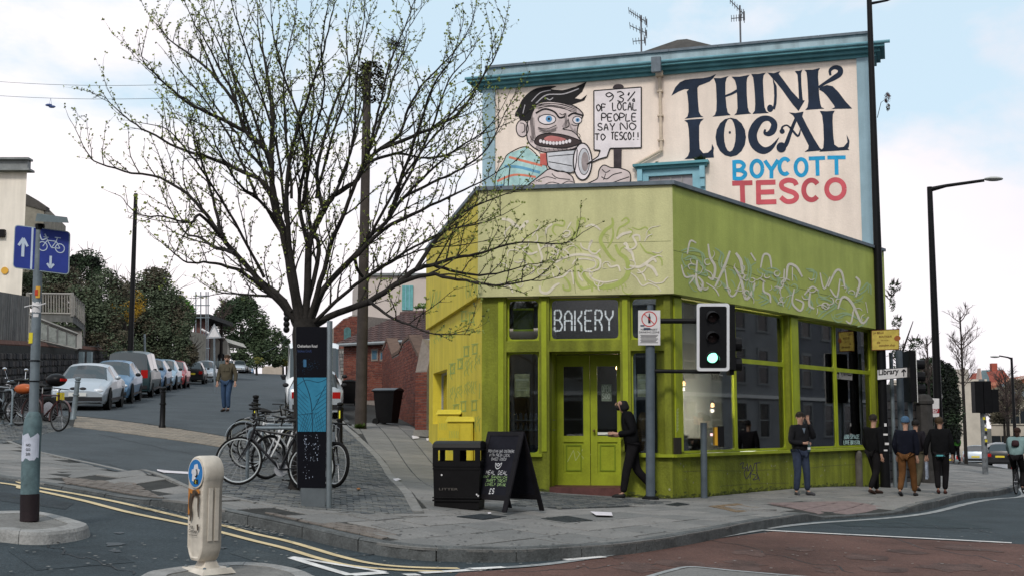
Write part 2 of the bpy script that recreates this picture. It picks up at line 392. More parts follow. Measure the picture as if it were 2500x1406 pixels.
# single-stroke capitals on a 0..1 grid for hand lettering
SF={'A':[[(0,0),(.5,1),(1,0)],[(.2,.4),(.8,.4)]],'B':[[(0,0),(0,1),(.6,1),(.85,.78),(.6,.55),(0,.52)],[(.6,.52),(1,.28),(.7,0),(0,0)]],'C':[[(1,.85),(.6,1),(.15,.8),(0,.45),(.2,.1),(.6,0),(1,.15)]],
'D':[[(0,0),(0,1),(.6,.95),(1,.5),(.6,.05),(0,0)]],'E':[[(1,1),(0,1),(0,0),(1,0)],[(0,.52),(.8,.52)]],'F':[[(1,1),(0,1),(0,0)],[(0,.55),(.8,.55)]],'G':[[(1,.85),(.5,1),(0,.5),(.5,0),(1,.2),(1,.5),(.6,.5)]],
'H':[[(0,0),(0,1)],[(1,0),(1,1)],[(0,.5),(1,.5)]],'I':[[(.5,0),(.5,1)]],'K':[[(0,0),(0,1)],[(1,1),(0,.45),(1,0)]],'L':[[(0,1),(0,0),(1,0)]],'M':[[(0,0),(0,1),(.5,.4),(1,1),(1,0)]],'N':[[(0,0),(0,1),(1,0),(1,1)]],
'O':[[(.5,1),(.1,.8),(0,.4),(.4,0),(.9,.2),(1,.6),(.5,1)]],'P':[[(0,0),(0,1),(.7,1),(1,.75),(.7,.5),(0,.5)]],'R':[[(0,0),(0,1),(.7,1),(1,.75),(.7,.5),(0,.5)],[(.4,.5),(1,0)]],'S':[[(.95,.85),(.5,1),(.05,.8),(.3,.55),(.75,.45),(.95,.2),(.5,0),(0,.12)]],
'T':[[(0,1),(1,1)],[(.5,1),(.5,0)]],'U':[[(0,1),(0,.3),(.5,0),(1,.3),(1,1)]],'V':[[(0,1),(.5,0),(1,1)]],'W':[[(0,1),(.25,0),(.5,.7),(.75,0),(1,1)]],'Y':[[(0,1),(.5,.5),(1,1)],[(.5,.5),(.5,0)]],
'9':[[(.9,.7),(.5,.95),(.1,.75),(.4,.5),(.9,.7),(.85,.3),(.5,0)]],'3':[[(.1,.95),(.6,1),(.9,.75),(.4,.52),(.95,.3),(.6,0),(.05,.1)]],'%':[[(1,1),(0,0)],[(.2,.9),(.05,.75),(.25,.68),(.2,.9)],[(.85,.3),(.7,.15),(.9,.05),(.85,.3)]],'!':[[(.5,1),(.45,.3)],[(.45,.1),(.45,0)]],
'£':[[(.9,.85),(.5,1),(.3,.7),(.35,.2),(.05,0),(.95,0)],[(.1,.48),(.7,.48)]],'5':[[(.9,1),(.2,1),(.15,.55),(.7,.55),(.9,.25),(.5,0),(.1,.1)]],'.':[[(.4,0),(.5,.05)]],'2':[[(.1,.8),(.5,1),(.9,.75),(0,0),(1,0)]],'0':[[(.5,1),(0,.5),(.5,0),(1,.5),(.5,1)]]}
def hand(s,x,y,w,h,th,smooth=3,jit=.0,seed=1,sp=.72):   # returns quads in 2D (y down) for string in box
    r=random.Random(seed); n=len(s); cw=w/n; out=[]
    for i,ch in enumerate(s):
        for st in SF.get(ch.upper(),[]):
            P=[(x+i*cw+px*cw*sp+r.uniform(-jit,jit)*cw,y+h-py*h+r.uniform(-jit,jit)*h) for px,py in st]
            out+=stroke2(P,th,smooth)
    return out
def scribble(r,x,y,w,h,n,th):   # cursive-looking line of writing
    P=[(x+w*i/n,y+h*(.5+.5*math.sin(i*2.1)*r.uniform(.3,1))) for i in range(n+1)]
    q=[];a=0
    while a<len(P)-2:
        k=r.randint(4,8); q+=stroke2(P[a:a+k],th,2); a+=k+1
    return q
def proj_x(p): return 1250+F*p[0]/(p[1]*cp+(p[2]-CH)*sp)
def _each(s,name,mats,parent=None,**kw):
    par=list(range(len(s.v)))
    def fnd(a):
        while par[a]!=a: par[a]=par[par[a]]; a=par[a]
        return a
    for f in s.f:
        for a in f[1:]: par[fnd(a)]=fnd(f[0])
    grp={}
    for i,f in enumerate(s.f): grp.setdefault(fnd(f[0]),[]).append(i)
    o=None
    for k,fi in grp.items():
        m=MB(); mp_={}
        for i in fi:
            t=[]
            for a in s.f[i]:
                if a not in mp_: mp_[a]=len(m.v); m.v.append(s.v[a])
                t.append(mp_[a])
            m.f.append(tuple(t)); m.m.append(s.m[i])
        o=m.build(name,mats,parent,**kw)
    return o
MB.each=_each
# ================================================================ SETTING: ground, roads, pavements
asph=mat('asphalt',(.038,.050,.057),.85,.25,1.2,.5,45,speck=.35)
asph2=mat('asphalt_worn',(.058,.068,.075),.85,.22,.9,.5,45,speck=.35)
redsurf=mat('red_surfacing',(.104,.055,.044),.85,.45,.5,.5,50,speck=.3)
slabm=[mat('slab_%s'%k,c,.85,.16,2.5,.35,40,speck=.2) for k,c in zip('abcd',[(.192,.186,.177),(.172,.168,.161),(.208,.199,.188),(.160,.158,.152)])]
kerbm=mat('kerb_concrete',(.095,.10,.10),.85,.45,3,.4,40,speck=.25)
mortar=mat('joint_dirt',(.035,.035,.033),.95,.3,5)
settm=[mat('sett_%s'%k,c,.7,.25,8,.3,40) for k,c in zip('abc',[(.10,.105,.105),(.07,.075,.08),(.135,.135,.128)])]
blockm=[mat('block_%s'%k,c,.85,.2,6,.3,40) for k,c in zip('abc',[(.150,.130,.115),(.140,.121,.107),(.162,.140,.122)])]
tanm=[mat('tan_block_%s'%k,c,.85,.2,6,.3,40) for k,c in zip('ab',[(.24,.205,.165),(.2,.175,.145)])]
white=mat('road_white',(.62,.6,.58),.8,.3,5,.3,40); yel=mat('road_yellow',(.58,.46,.27),.8,.22,4,.3,40)
faded=mat('road_white_faded',(.27,.28,.28),.8,.4,6,.3,40)
soil=mat('soil',(.06,.055,.04),.95,.3,2)
def xl(Y): return -14.3-.18*(Y-39)
def xr(Y): return -4.7-.185*(Y-35)
K2=lambda l:[tuple(gp(*p)[:2]) for p in l]; KH=lambda l:[tuple(gH(*p)[:2]) for p in l]
KPX=[(0,1170),(160,1195),(400,1240),(560,1275),(700,1305),(870,1345),(1000,1365),(1120,1371),(1250,1372),(1400,1364),(1560,1350),(1730,1320),(1900,1285),(2010,1268),(2230,1250),(2350,1220)]
KW=K2(KPX); KW=[(-26,26.5),(-17,22.6),(-11,19.6)]+KW+[(14.6,36.2),(19.4,47),(23.6,57.5),(25.6,65),(28.2,76),(33.5,93),(40,110),(58,158)]
KW=[tuple(p) for p in cat(KW,4)]
KSEG+=[(KW[i],KW[i+1]) for i in range(len(KW)-1) if KW[i][1]<45]; PAVP+=KW+[(64,175),(-60,175),(-60,30)]
sheet('ground',[(-3000,-1500),(3000,-1500),(3000,3000),(-3000,3000)],lambda x,y:g(x,y)-.14,soil,kind='structure')
road=sheet('main_road',[(-60,-40),(70,-40),(75,160),(58,158)]+KW[::-1]+[(-60,42)],g,asph,kind='structure')
pav=sheet('pavement',KW+[(64,175),(-31,175),(xr(100),100),(xr(60),60),(xr(35),35)]+KH([(700,1000),(560,1066),(185,1014)])+[(-13.2,31.2),(xl(36),36),(xl(60),60),(xl(100),100),(xl(175),175),(-62,175),(-62,30)],H,mortar,kind='structure')
street=sheet('side_street',KH([(185,1014),(560,1066),(700,1000)])+[(xr(35)-.0,35),(xr(60),60),(xr(100),100),(xr(175),175),(xl(175),175),(xl(100),100),(xl(60),60),(xl(36),36),(-13.2,31.2)],lambda x,y:g(x,y)+.034,asph2,kind='structure')
TARM=KH([(179,1043),(546,1094),(470,1189),(101,1103),(29,1077)])
sheet('tarmac_patch',TARM,lambda x,y:H(x,y)+.012,asph2,kind='structure')
REDP=K2([(1888,1297),(2470,1327),(2900,1350),(2900,1560),(900,1560),(1120,1398),(1300,1385),(1468,1362),(1600,1340),(1744,1316)])
sheet('bus_lane_surfacing',REDP,lambda x,y:g(x,y)+.005,redsurf,kind='structure')
# kerb stones
def kerb(poly,name='kerb_stone',w=.14,L=.9,bot=.12,parent=None,topf=None,out=-1,m=None):
    topf=topf or (lambda x,y:H(x,y)+.017)
    d=[0]
    for i in range(1,len(poly)): d.append(d[-1]+math.dist(poly[i],poly[i-1]))
    def P(s):
        s=max(0,min(d[-1]-1e-6,s))
        for i in range(1,len(d)):
            if d[i]>=s: t=(s-d[i-1])/(d[i]-d[i-1]); a,b=poly[i-1],poly[i]; return (a[0]+t*(b[0]-a[0]),a[1]+t*(b[1]-a[1]))
    def Nn(s):
        a,b=P(s-.15),P(s+.15); m_=math.dist(a,b) or 1; return (-(b[1]-a[1])/m_*out,(b[0]-a[0])/m_*out)
    s=0
    rr=random.Random(4)
    while s<d[-1]-.2:
        e=min(s+L,d[-1]); mb=MB(); k=3; q=[s+.008+(e-s-.016)*i/k for i in range(k+1)]
        dz=rr.uniform(-.006,.006)
        vs=[]
        for t in q:
            p=P(t);n_=Nn(t); a=p; b=(p[0]+n_[0]*w,p[1]+n_[1]*w); c=(p[0]+n_[0]*.025,p[1]+n_[1]*.025)
            z=topf(*b)+dz; zb=g(*p)-bot
            vs+=[(a[0],a[1],zb),(a[0],a[1],z-.028),(c[0],c[1],z),(b[0],b[1],z),(b[0],b[1],zb)]
        fs=[(i*5+j,i*5+j+1,(i+1)*5+j+1,(i+1)*5+j) for i in range(k) for j in range(4)]+[(0,1,2,3,4),tuple(k*5+j for j in (4,3,2,1,0))]
        mb.add(vs,fs); mb.build(name,m or kerbm,parent); s=e
vis=[p for p in KW if -17<p[0]<40]
kerb([p for p in KW if -14<p[0]<30.5],parent=pav,out=1)
# faint gutter strip
def mark(pts,w,m,name,parent=road,hf=None,dz=.009,k=6,brk=0):
    hf=hf or g; pts=cat(pts,k) if len(pts)>2 else [tuple(np.array(pts[0])+(np.array(pts[1])-np.array(pts[0]))*i/k) for i in range(k+1)]
    mb=MB()
    for q in stroke2(pts,w,1): mb.add([(p[0],p[1],hf(p[0],p[1])+dz) for p in q],[(0,1,2,3)])
    return mb.build(name,m,parent)
YU=[(0,1166),(52,1179),(95,1190.6),(202,1209),(315,1232),(469,1268.5),(549,1284),(620,1303),(700,1321),(760,1338),(828,1358),(908,1376),(1000,1385),(1120,1388)]
YL=[(0,1179),(52,1192),(95,1199),(202,1222),(315,1251),(469,1283),(549,1302),(620,1320.5),(700,1340),(780,1364),(860,1382),(980,1392),(1100,1396)]
mark([(-12.5,19.3),(-9.5,17.9)]+K2(YU),.10,yel,'yellow_line'); mark([(-12.7,19.0),(-9.6,17.6)]+K2(YL),.10,yel,'yellow_line')
for a,b,w in [((712,1360),(940,1397),.09),((712,1362),(856,1405),.11),((856,1404),(940,1398),.13),((1028,1399),(1180,1390),.1),((988,1404),(1022,1403),.12),((640,1385),(760,1408),.09)]:
    mark(K2([a,b]),w,white,'give_way_marking')
mark(K2([(1868,1295),(2080,1306),(2260,1315),(2470,1326)]),.12,white,'bus_lane_line',dz=.013)
mark(K2([(1140,1391),(1300,1382),(1412,1368),(1600,1338),(1744,1314),(1868,1294)]),.1,faded,'worn_edge_line',dz=.013)
mark(K2([(1870,1290),(2000,1276),(2230,1258),(2350,1232),(2500,1209)])+[(19.2,48)],.16,faded,'gutter_line')
for a,b in [((1380,1369),(1475,1361)),((1150,1391),(1230,1387))]: mark(K2([a,b]),.1,white,'worn_edge_line',dz=.017)
# lower right hatched island patch
sheet('traffic_patch',K2([(1590,1412),(1640,1394),(1690,1386),(1800,1396),(1960,1410),(1960,1520),(1560,1520)]),lambda x,y:g(x,y)+.011,slabm[1],kind='structure')
mark(K2([(1570,1414),(1640,1394),(1690,1386),(1800,1396),(1980,1411)]),.07,faded,'patch_edge_line',dz=.017)
# --- paving regions (photo survey points)
SET1=KH([(548,1094),(575,1062),(640,1025),(700,985),(790,985),(845,1042),(880,1075),(935,1135),(1035,1254),(900,1256),(740,1243),(560,1212),(472,1190)])
SET2=KH([(1240,1236),(1330,1203),(1640,1226),(1590,1232),(1400,1242)])
SET3=KH([(0,1030),(150,1030),(179,1043),(29,1077),(0,1084),(-60,1070),(-60,1030)])
BLK=KH([(548,1262),(600,1247),(740,1262),(985,1303),(875,1330),(760,1312),(640,1288)])
BLK2=KH([(150,1165),(330,1180),(400,1215),(370,1226),(160,1180)])
PNK=KH([(1860,1228),(2060,1224),(2200,1245),(2080,1262),(1990,1252)])
TAN=KH([(185,1016),(560,1068),(548,1092),(179,1042)])
SL1=[p for p in KW if p[1]<62 and p[0]>-15]; SL1=SL1+[(20,62),(16,50),(9.4,32.2),(3.2,23.3),(-.5,24.3),(-2.0,31)]+KH([(1000,1110),(950,1110)])+SET1[7:]+[TARM[2],TARM[3],TARM[4]]+[(-16,26)]
SL2=KH([(850,1038),(884,1068),(945,1130),(990,1188),(1045,1254),(1160,1240),(1180,1170),(1060,1090),(1040,1060),(1000,1040),(930,1030)])
# flagstones: nearest are separate stones
pave('paving_slab',SL1,(0,14),R(53.6),.8,.6,.011,slabm,pav,limit=290,holes=[SL2,SET1,SET2,SET3,BLK,BLK2,PNK,TARM,REDP],jit=.0035)
pave('flagstone',SL2,(-2,25),R(100),.62,.62,.011,slabm[::-1],pav,limit=200,stag=.5,seed=5,lift=.017)
pave('sett',SET1,(-3,18),R(8),.17,.105,.006,settm,pav,limit=290,jit=.006,lift=.016,seed=6)
pave('sett',SET2,(1,22),R(4),.15,.10,.008,settm,pav,limit=0,jit=.006,lift=.016,seed=7)
pave('sett',SET3,(-11,27),R(8),.2,.12,.012,settm[::-1],pav,limit=0,jit=.006,seed=8)
pave('block_paver',BLK,(-2,14),R(-40),.21,.105,.008,blockm,pav,limit=290,jit=.003,seed=9,lift=.014,kmin=.28)
pave('block_paver',BLK2,(-5,16),R(-36),.21,.105,.008,blockm,pav,limit=0,jit=.003,seed=10,lift=.014,kmin=.28)
pave('pink_paver',PNK,(5,21),R(53.6),.4,.4,.005,[mat('tactile_pink',(.185,.14,.135),.85,.25,6,.3,40)],pav,limit=60,jit=.002,seed=12,stag=0,lift=.014,kmin=.4)
pave('tan_sett',TAN,(-8,30),R(4),.3,.15,.008,tanm,pav,limit=0,jit=.003,seed=13)
# flush kerb lines inside the pavement
fl=lambda x,y:H(x,y)+.024
kerb([tuple(p) for p in cat(KH([(800,990),(845,1036),(880,1068),(940,1128),(985,1185),(1037,1254)]),4)],w=.16,L=.7,parent=pav,topf=fl,m=mat('edging_granite',(.2,.195,.185),.8,.3,8,.3,40))
kerb([tuple(p) for p in cat(KH([(29,1078),(101,1104),(290,1145),(470,1190),(560,1214),(740,1246),(900,1259),(1035,1260)]),3)],w=.1,L=1.2,parent=pav,topf=fl,out=-1,m=mat('edging_granite',(.2,.195,.185)))
# street kerbs going up the hill
kerb([(xr(y),y) for y in range(36,100,3)],w=.15,L=6,parent=pav,topf=lambda x,y:g(x,y)+.14,out=-1)
# iron covers in the pavement
iron=mat('iron_cover',(.035,.04,.045),.55,.3,20,.8,30,metal=.6)
def cover(pp,name,m,dz=.02):
    q=KH(pp); mb=MB(); lo=[(p[0],p[1],H(*p)-.02) for p in q]; hi=[(p[0],p[1],H(*p)+dz) for p in q]; mb.hexa(lo,hi)
    c=Vector((sum(p[0] for p in q)/4,sum(p[1] for p in q)/4,0)); 
    for k in range(1,5):     # raised ribs
        t=k/5; a=Vector(hi[0]).lerp(Vector(hi[1]),t); b=Vector(hi[3]).lerp(Vector(hi[2]),t); a2=a.lerp(b,.06); b2=a.lerp(b,.94); mb.tube([a2,b2],.006,4)
    return mb.build(name,m,None)
tag(cover([(1115,1263),(1175,1257),(1237,1263),(1180,1270)],'manhole_cover',iron),'dark square cover in the paving just in front of the chalkboard sign','cover')
tag(cover([(1320,1268),(1385,1261),(1447,1272),(1385,1277)],'manhole_cover',iron),'dark iron cover in paving left of the white paper scrap','cover')
tag(cover([(1625,1233),(1655,1228),(1684,1232),(1655,1237)],'manhole_cover',iron),'small dark cover at the foot of the shop corner, beside the grey button post','cover')
tag(cover([(1730,1237),(1800,1230),(1880,1245),(1800,1252)],'manhole_cover',mat('rusty_cover',(.17,.12,.075),.8,.4,10,.5,30)),'tan rusty cover in paving right of the push button post','cover')
tag(cover([(862,1262),(930,1255),(985,1266),(915,1273)],'manhole_cover',slabm[1]),'grey square cover at the edge of the setts, upper of two by the brown blocks','cover')
tag(cover([(905,1284),(960,1277),(1010,1290),(955,1297)],'manhole_cover',slabm[1]),'grey square cover below its neighbour, right of the brown block paving','cover')
# ---------------------------------------------------------------- traffic islands
def island(name,px,lab):
    top=[tuple(gp(*p,f=lambda x,y:g(x,y)+.11)[:2]) for p in px]; top=[tuple(p) for p in cat(top,4,closed=True)]
    if area(top)<0: top=top[::-1]
    t=T(name,lab,'traffic island',(top[0][0],top[0][1],g(*top[0])))
    c=(sum(p[0] for p in top)/len(top),sum(p[1] for p in top)/len(top))
    def ins(p,k):
        d=math.dist(p,c); return (p[0]+(c[0]-p[0])*k/d,p[1]+(c[1]-p[1])*k/d)
    ztop=lambda p:g(*p)+.115
    tot=0; grp=[]; cur=[top[0]]
    for p in top[1:]+[top[0]]:
        cur.append(p); tot+=math.dist(cur[-1],cur[-2])
        if tot>.62: grp.append(cur); cur=[p]; tot=0
    if len(cur)>1: grp.append(cur)
    for gg in grp:
        mb=MB(); n=len(gg); vs=[]
        gg=[tuple(np.array(q)+(np.array(gg[len(gg)//2])-np.array(q))*(.012 if i in(0,n-1) else 0)) for i,q in enumerate(gg)]
        for q in gg:
            o=ins(q,-.03); a=ins(q,.02); b=ins(q,.2)
            vs+=[(o[0],o[1],g(*q)-.03),(q[0],q[1],ztop(q)-.03),(a[0],a[1],ztop(q)),(b[0],b[1],ztop(b)),(b[0],b[1],g(*q)-.03)]
        mb.add(vs,[(i*5+j,i*5+j+1,(i+1)*5+j+1,(i+1)*5+j) for i in range(n-1) for j in range(4)]+[(0,1,2,3,4),tuple((n-1)*5+j for j in(4,3,2,1,0))])
        mb.build('kerb_stone',mat('island_kerb',(.27,.265,.255),.85,.25,5,.4,40,speck=.2),t)
    mb=MB(); mb.poly([(*ins(q,.2),ztop(ins(q,.2))-.008) for q in top]); mb.build('concrete_top',mat('island_top',(.17,.165,.155),.9,.3,3,.4,40,speck=.2),t)
    return t
island('traffic_island',[(-120,1290),(0,1293),(60,1299),(120,1299),(185,1291),(214,1282),(202,1273),(101,1249),(0,1247),(-120,1255)],'concrete kerbed island at left carrying the blue cycle sign pole')
island('traffic_island',[(300,1450),(345,1402),(400,1388),(500,1376),(600,1371),(690,1380),(760,1400),(800,1440),(700,1520),(400,1520)],'concrete kerbed island at bottom edge under the white keep-left bollard')
# ---------------------------------------------------------------- hillside behind the left wall
def wl(Y): return -16.6-.18*(Y-40)
grassm=mat('rough_grass',(.05,.065,.03),.95,.4,2)
sheet('hillside',[(wl(36)-.5,36),(wl(60)-.5,60),(wl(175)-.5,175),(-110,175),(-90,36)],lambda x,y:g(x,y)+min(4.5,2.0+.28*max(0,wl(y)-x))-.3,grassm,kind='structure')

# hairline cracks and tar seams in the road
rk=random.Random(5); tar=mat('tar_seam',(.022,.024,.027),.6,.2,8)
for a,b_ in (((620,1406),(1010,1330)),((100,1330),(330,1400)),((1650,1300),(2100,1400)),((2100,1300),(2500,1385)),((250,1215),(560,1310)),((1250,1395),(1600,1380)),((2050,1265),(2440,1300))):
    P=[]
    for k in range(13): t_=k/12; P.append((a[0]+(b_[0]-a[0])*t_+rk.gauss(0,9),a[1]+(b_[1]-a[1])*t_+rk.gauss(0,2.2)))
    mark(K2(P),.018,tar,'tar_seam',dz=.0075,k=3)
for a,b_ in (((190,1120),(420,1170)),((240,1060),(520,1120)),((300,1010),(640,1020))): 
    P=[(a[0]+(b_[0]-a[0])*k/10+rk.gauss(0,6),a[1]+(b_[1]-a[1])*k/10+rk.gauss(0,1.5)) for k in range(11)]; mark(KH(P),.02,tar,'tar_seam',parent=street,hf=H if a[1]>1030 else (lambda x,y:g(x,y)+.034),dz=.018,k=3)

# trench repairs, oil stains, chewing gum
rk=random.Random(9)
for poly,c in (([(20,1345),(240,1330),(330,1372),(90,1392)],(.030,.040,.046)),([(600,1335),(760,1372),(700,1392),(560,1350)],(.045,.056,.061)),([(1980,1262),(2300,1262),(2420,1290),(2060,1284)],(.031,.044,.05)),([(0,1200),(180,1228),(160,1243),(0,1222)],(.028,.035,.04))):
    sheet('asphalt_patch',K2(poly),lambda x,y:g(x,y)+.0035,mat('asphalt_patch_%d'%int(c[0]*1000),c,.85,.3,3,.5,40,speck=.35),kind='structure')
oil=mat('oil_stain',(.026,.034,.039),.5,.3,6); redw=mat('red_surfacing_worn',(.088,.053,.045),.85,.5,2,.5,50,speck=.3)
def blotch(px,py,r,m_,nm,par,hf,dz):
    c=gp(px,py,f=hf); n=14; P=[(c.x+r*math.cos(2*PI*k/n)*rk.uniform(.55,1.15),c.y+r*1.3*math.sin(2*PI*k/n)*rk.uniform(.55,1.15)) for k in range(n)]; mb=MB(); mb.poly([(x,y,hf(x,y)+dz) for x,y in cat(P,2,closed=True)]); mb.build(nm,m_,par,fix=False)
for k in range(7): blotch(rk.uniform(60,1100),rk.uniform(1300,1400),rk.uniform(.04,.13),oil,'oil_stain',road,g,.0068)
for k in range(22): blotch(rk.uniform(1500,2450),rk.uniform(1335,1400),rk.uniform(.10,.32),redw,'worn_patch',road,g,.0082)
gum=MB()
for k in range(520):
    px,py=rk.uniform(560,2350),rk.uniform(1215,1345); c=gp(px,py,f=H)
    if not inside(c.x,c.y,PAVP) or kd(c.x,c.y)<.2: continue
    r=rk.uniform(.010,.022); gum.add([(c.x+r*math.cos(a),c.y+r*math.sin(a)*1.2,H(c.x,c.y)+.0205) for a in(0,1.05,2.1,3.14,4.2,5.25)],[(0,1,2,3,4,5)])
gum.build('chewing_gum',mat('gum_dark',(.055,.055,.055),.8,.5,3),pav,kind='stuff',fix=False)
# ================================================================ THE GREEN CORNER SHOP
def xy(px,Y): p=at(px,1040,Y); return (p.x,p.y)
P0,P1,P2,P3=xy(1640,22.9),xy(1176,23.5),xy(1047,31.7),xy(2160,31.8)
M0,M1=xy(1177,35.3),xy(2164,32.0)
PC,PR,PY=Plane(P1,P0),Plane(P0,P3),Plane(P2,P1)
g_low=mat('green_paint',(.225,.25,.022),.6,.28,1.1,.35,22,streak=.38,speck=.16)
g_fr=mat('green_frame',(.32,.37,.022),.5,.2,2,.15,20,streak=.15,speck=.08)
g_fas=mat('fascia_green',(.41,.46,.11),.7,.12,1.2,.25,35,streak=.10,speck=.06)
g_pale=mat('fascia_khaki',(.56,.54,.28),.7,.1,1.0,.25,35,streak=.14,speck=.06)
y_wall=mat('yellow_paint',(.62,.50,.045),.6,.1,1.5,.25,35,streak=.15,speck=.05)
lead=mat('lead_coping',(.13,.155,.18),.7,.25,5,.2,30)
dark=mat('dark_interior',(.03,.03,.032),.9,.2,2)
black=mat('black_paint',(.012,.012,.014),.5,.2,4)
gls=glassmat('shop_glass',(.86,.91,.92),.12); gls2=glassmat('door_glass',(.84,.87,.87),.03)
whitep=mat('white_paint',(.7,.7,.68),.6,.1,3)
step_m=mat('red_step',(.11,.045,.04),.7,.3,5,.3,40)
Z0=-.5; ZS=.93; ZF=3.95; ZT=PC.uz(1640,455)[1]
shop=T('corner_shop','green and yellow single-storey corner bakery with painted fascias and big windows','shop',(P0[0],P0[1],.15))
uc=lambda px,d=0:PC.uz(px,900,d)[0]; ur=lambda px,d=0:PR.uz(px,900,d)[0]
zc=lambda py,d=0:PC.uz(1400,py,d)[1]
# chamfer wall piers, transom, stall risers
mb=MB(); b=lambda *a:PC.box(mb,*a)
cu=[0,uc(1236),uc(1316),uc(1341),uc(1514),uc(1540),uc(1622),PC.len]
zt0,zt1=zc(857),zc(830)
for a,c in ((0,1),(2,3),(4,5),(6,7)): b(cu[a],cu[c]+(0 if c<7 else .0),Z0,ZF,-.32,0)
b(cu[1],cu[2],Z0,ZS,-.32,0); b(cu[5],cu[6],Z0,ZS,-.32,0)
for a,c in ((1,2),(3,4),(5,6)): b(cu[a],cu[c],zt0,zt1,-.3,-.006)
b(cu[3]-.0,cu[3]+.0001,0,.1,0,.001)
wallc=mb.build('front_wall',g_low,shop)
# raised mouldings on piers
mb=MB()
for a,c in ((0,1),(2,3),(4,5)): PC.box(mb,cu[a]+(.32 if a==0 else .05),cu[c]-.05,ZS+.1,ZF-.08,0,.025)
mb.each('pier_moulding',g_fr,shop)
# recess side walls, ceiling, step
mb=MB(); dd=-.95
PC.box(mb,cu[3]-.1,cu[3]-.001,.1,zt0,dd,-.321); PC.box(mb,cu[4]+.001,cu[4]+.1,.1,zt0,dd,-.321); PC.box(mb,cu[3],cu[4],zt0-.0,zt0+.1,dd,-.321)
mb.build('recess_lining',g_fr,shop)
zd=zc(1183,dd)
mb=MB(); PC.box(mb,cu[3]+.0,cu[4]-.0,Z0,zd,dd,.03); mb.build('door_step',step_m,shop)
# double doors
def door(ua,ub,name):
    fr=MB(); bx=lambda *a:PC.box(fr,*a); w=.13; zt=zt0-.02; zr=PC.uz(1400,955,dd)[1]-.02
    bx(ua,ua+w,zd,zt,dd,dd+.05); bx(ub-w,ub,zd,zt,dd,dd+.05); bx(ua+w,ub-w,zt-.22,zt,dd,dd+.05); bx(ua+w,ub-w,zd,zd+.22,dd,dd+.05); pass
    zr=zd+.95; 
    bx(ua+w,ub-w,zr-.12,zr,dd,dd+.05)
    o=fr.build(name,g_fr,shop)
    m=MB(); PC.box(m,ua+w,ub-w,zd+.22,zr-.12,dd,dd+.02); m.build('door_panel',g_fr,o)
    m=MB(); zi0,zi1=zd+.27,zr-.17
    for q in ((ua+w+.04,ub-w-.04,zi0,zi0+.025),(ua+w+.04,ub-w-.04,zi1-.025,zi1),(ua+w+.04,ua+w+.065,zi0+.025,zi1-.025),(ub-w-.065,ub-w-.04,zi0+.025,zi1-.025)): PC.box(m,*q,dd+.02,dd+.035)
    m.build('panel_moulding',mat('green_frame_dark',(.17,.23,.012),.5,.1),o)
    m=MB(); PC.box(m,ua+w,ub-w,zr,zt-.22,dd+.012,dd+.022); m.build('door_glass',gls2,o)
    return o
ud0,ud1=uc(1360,dd),cu[4]-.01; um=(ud0+ud1)/2
mb=MB(); PC.box(mb,cu[3],ud0-.005,zd,zt0,dd,dd+.09); mb.build('door_post',g_fr,shop)
d1=door(ud0,um-.006,'door'); d2=door(um+.006,ud1,'door')
m=MB(); p=PC.p(um+.08,zd+1.05,dd+.05); m.tube([p,p+PC.n*.05],.012,6); m.sphere(p+PC.n*.07,.028,8,5); m.build('door_knob',mat('brass',(.3,.22,.08),.4,.1,5,metal=.8),d2)
m=MB()
for k,(a,c) in enumerate((((0,0),(.12,.22)),((.12,.22),(.16,.02)),((.16,.02),(.3,.24)),((.2,.2),(.36,.02)),((.3,.05),(.42,.25)),((.4,.05),(.5,.22)))):
    for q in stroke2([a,c],.008,2): m.add([PC.p(ud0+.2+x,zd+.45+y,dd+.024) for x,y in q],[(0,1,2,3)])
m.build('scrawl',mat('pale_scrawl',(.5,.55,.25),.7,0),d1)
m=MB(); PC.box(m,um+.14,um+.45,zd+.97,zd+1.02,dd+.023,dd+.026); m.build('white_sticker',whitep,d2)
m=MB(); PC.box(m,um+.22,um+.42,zd+1.62,zd+1.95,dd+.023,dd+.026); o=m.build('paper_notice',mat('grey_paper',(.16,.19,.16),.8,.3,20),d2)
m=MB()
for q in hand('OPEN',0,0,.18,.12,.012)+hand('SOO',0.01,.15,.16,.1,.012): m.add([PC.p(um+.23+x,zd+1.92-y,dd+.029) for x,y in q],[(0,1,2,3)])
m.build('notice_writing',mat('pale_chalk',(.4,.45,.4),.8,0),o)
# chamfer windows (frame + rounded glass)
def window(pl,u0,u1,z0,z1,name,fw=.035,d=-.14,gm=gls,parent=shop,thick=.05,fm=None):
    m=MB()
    for q in ((u0,u1,z0,z0+fw),(u0,u1,z1-fw,z1),(u0,u0+fw,z0+fw,z1-fw),(u1-fw,u1,z0+fw,z1-fw)): pl.box(m,*q,d-thick/2,d+thick/2)
    for a,c,sx,sz in ((u0+fw,z0+fw,1,1),(u1-fw,z0+fw,-1,1),(u0+fw,z1-fw,1,-1),(u1-fw,z1-fw,-1,-1)):   # rounded paint build-up in the corners
        m.prism([pl.p(a,c,d-thick/2),pl.p(a+.07*sx,c,d-thick/2),pl.p(a+.02*sx,c+.02*sz,d-thick/2),pl.p(a,c+.07*sz,d-thick/2)],pl.n*(thick-.004))
    o=m.build(name,fm or g_fr,parent)
    m=MB(); pl.box(m,u0+fw,u1-fw,z0+fw,z1-fw,d-.004,d+.004); m.build('glass_pane',gm,o)
    return o
wt=ZF-.03
w1=window(PC,cu[1],cu[2],zt1,wt,'window',gm=gls2); wb=window(PC,cu[3],cu[4],zt1,wt,'window',gm=glassmat('bakery_glass',(.45,.5,.52),.07,.2)); w3=window(PC,cu[5],cu[6],zt1,wt,'window')
w4=window(PC,cu[1],cu[2],ZS+.04,zt0,'window',gm=gls2); w5=window(PC,cu[5],cu[6],ZS+.04,zt0,'window')
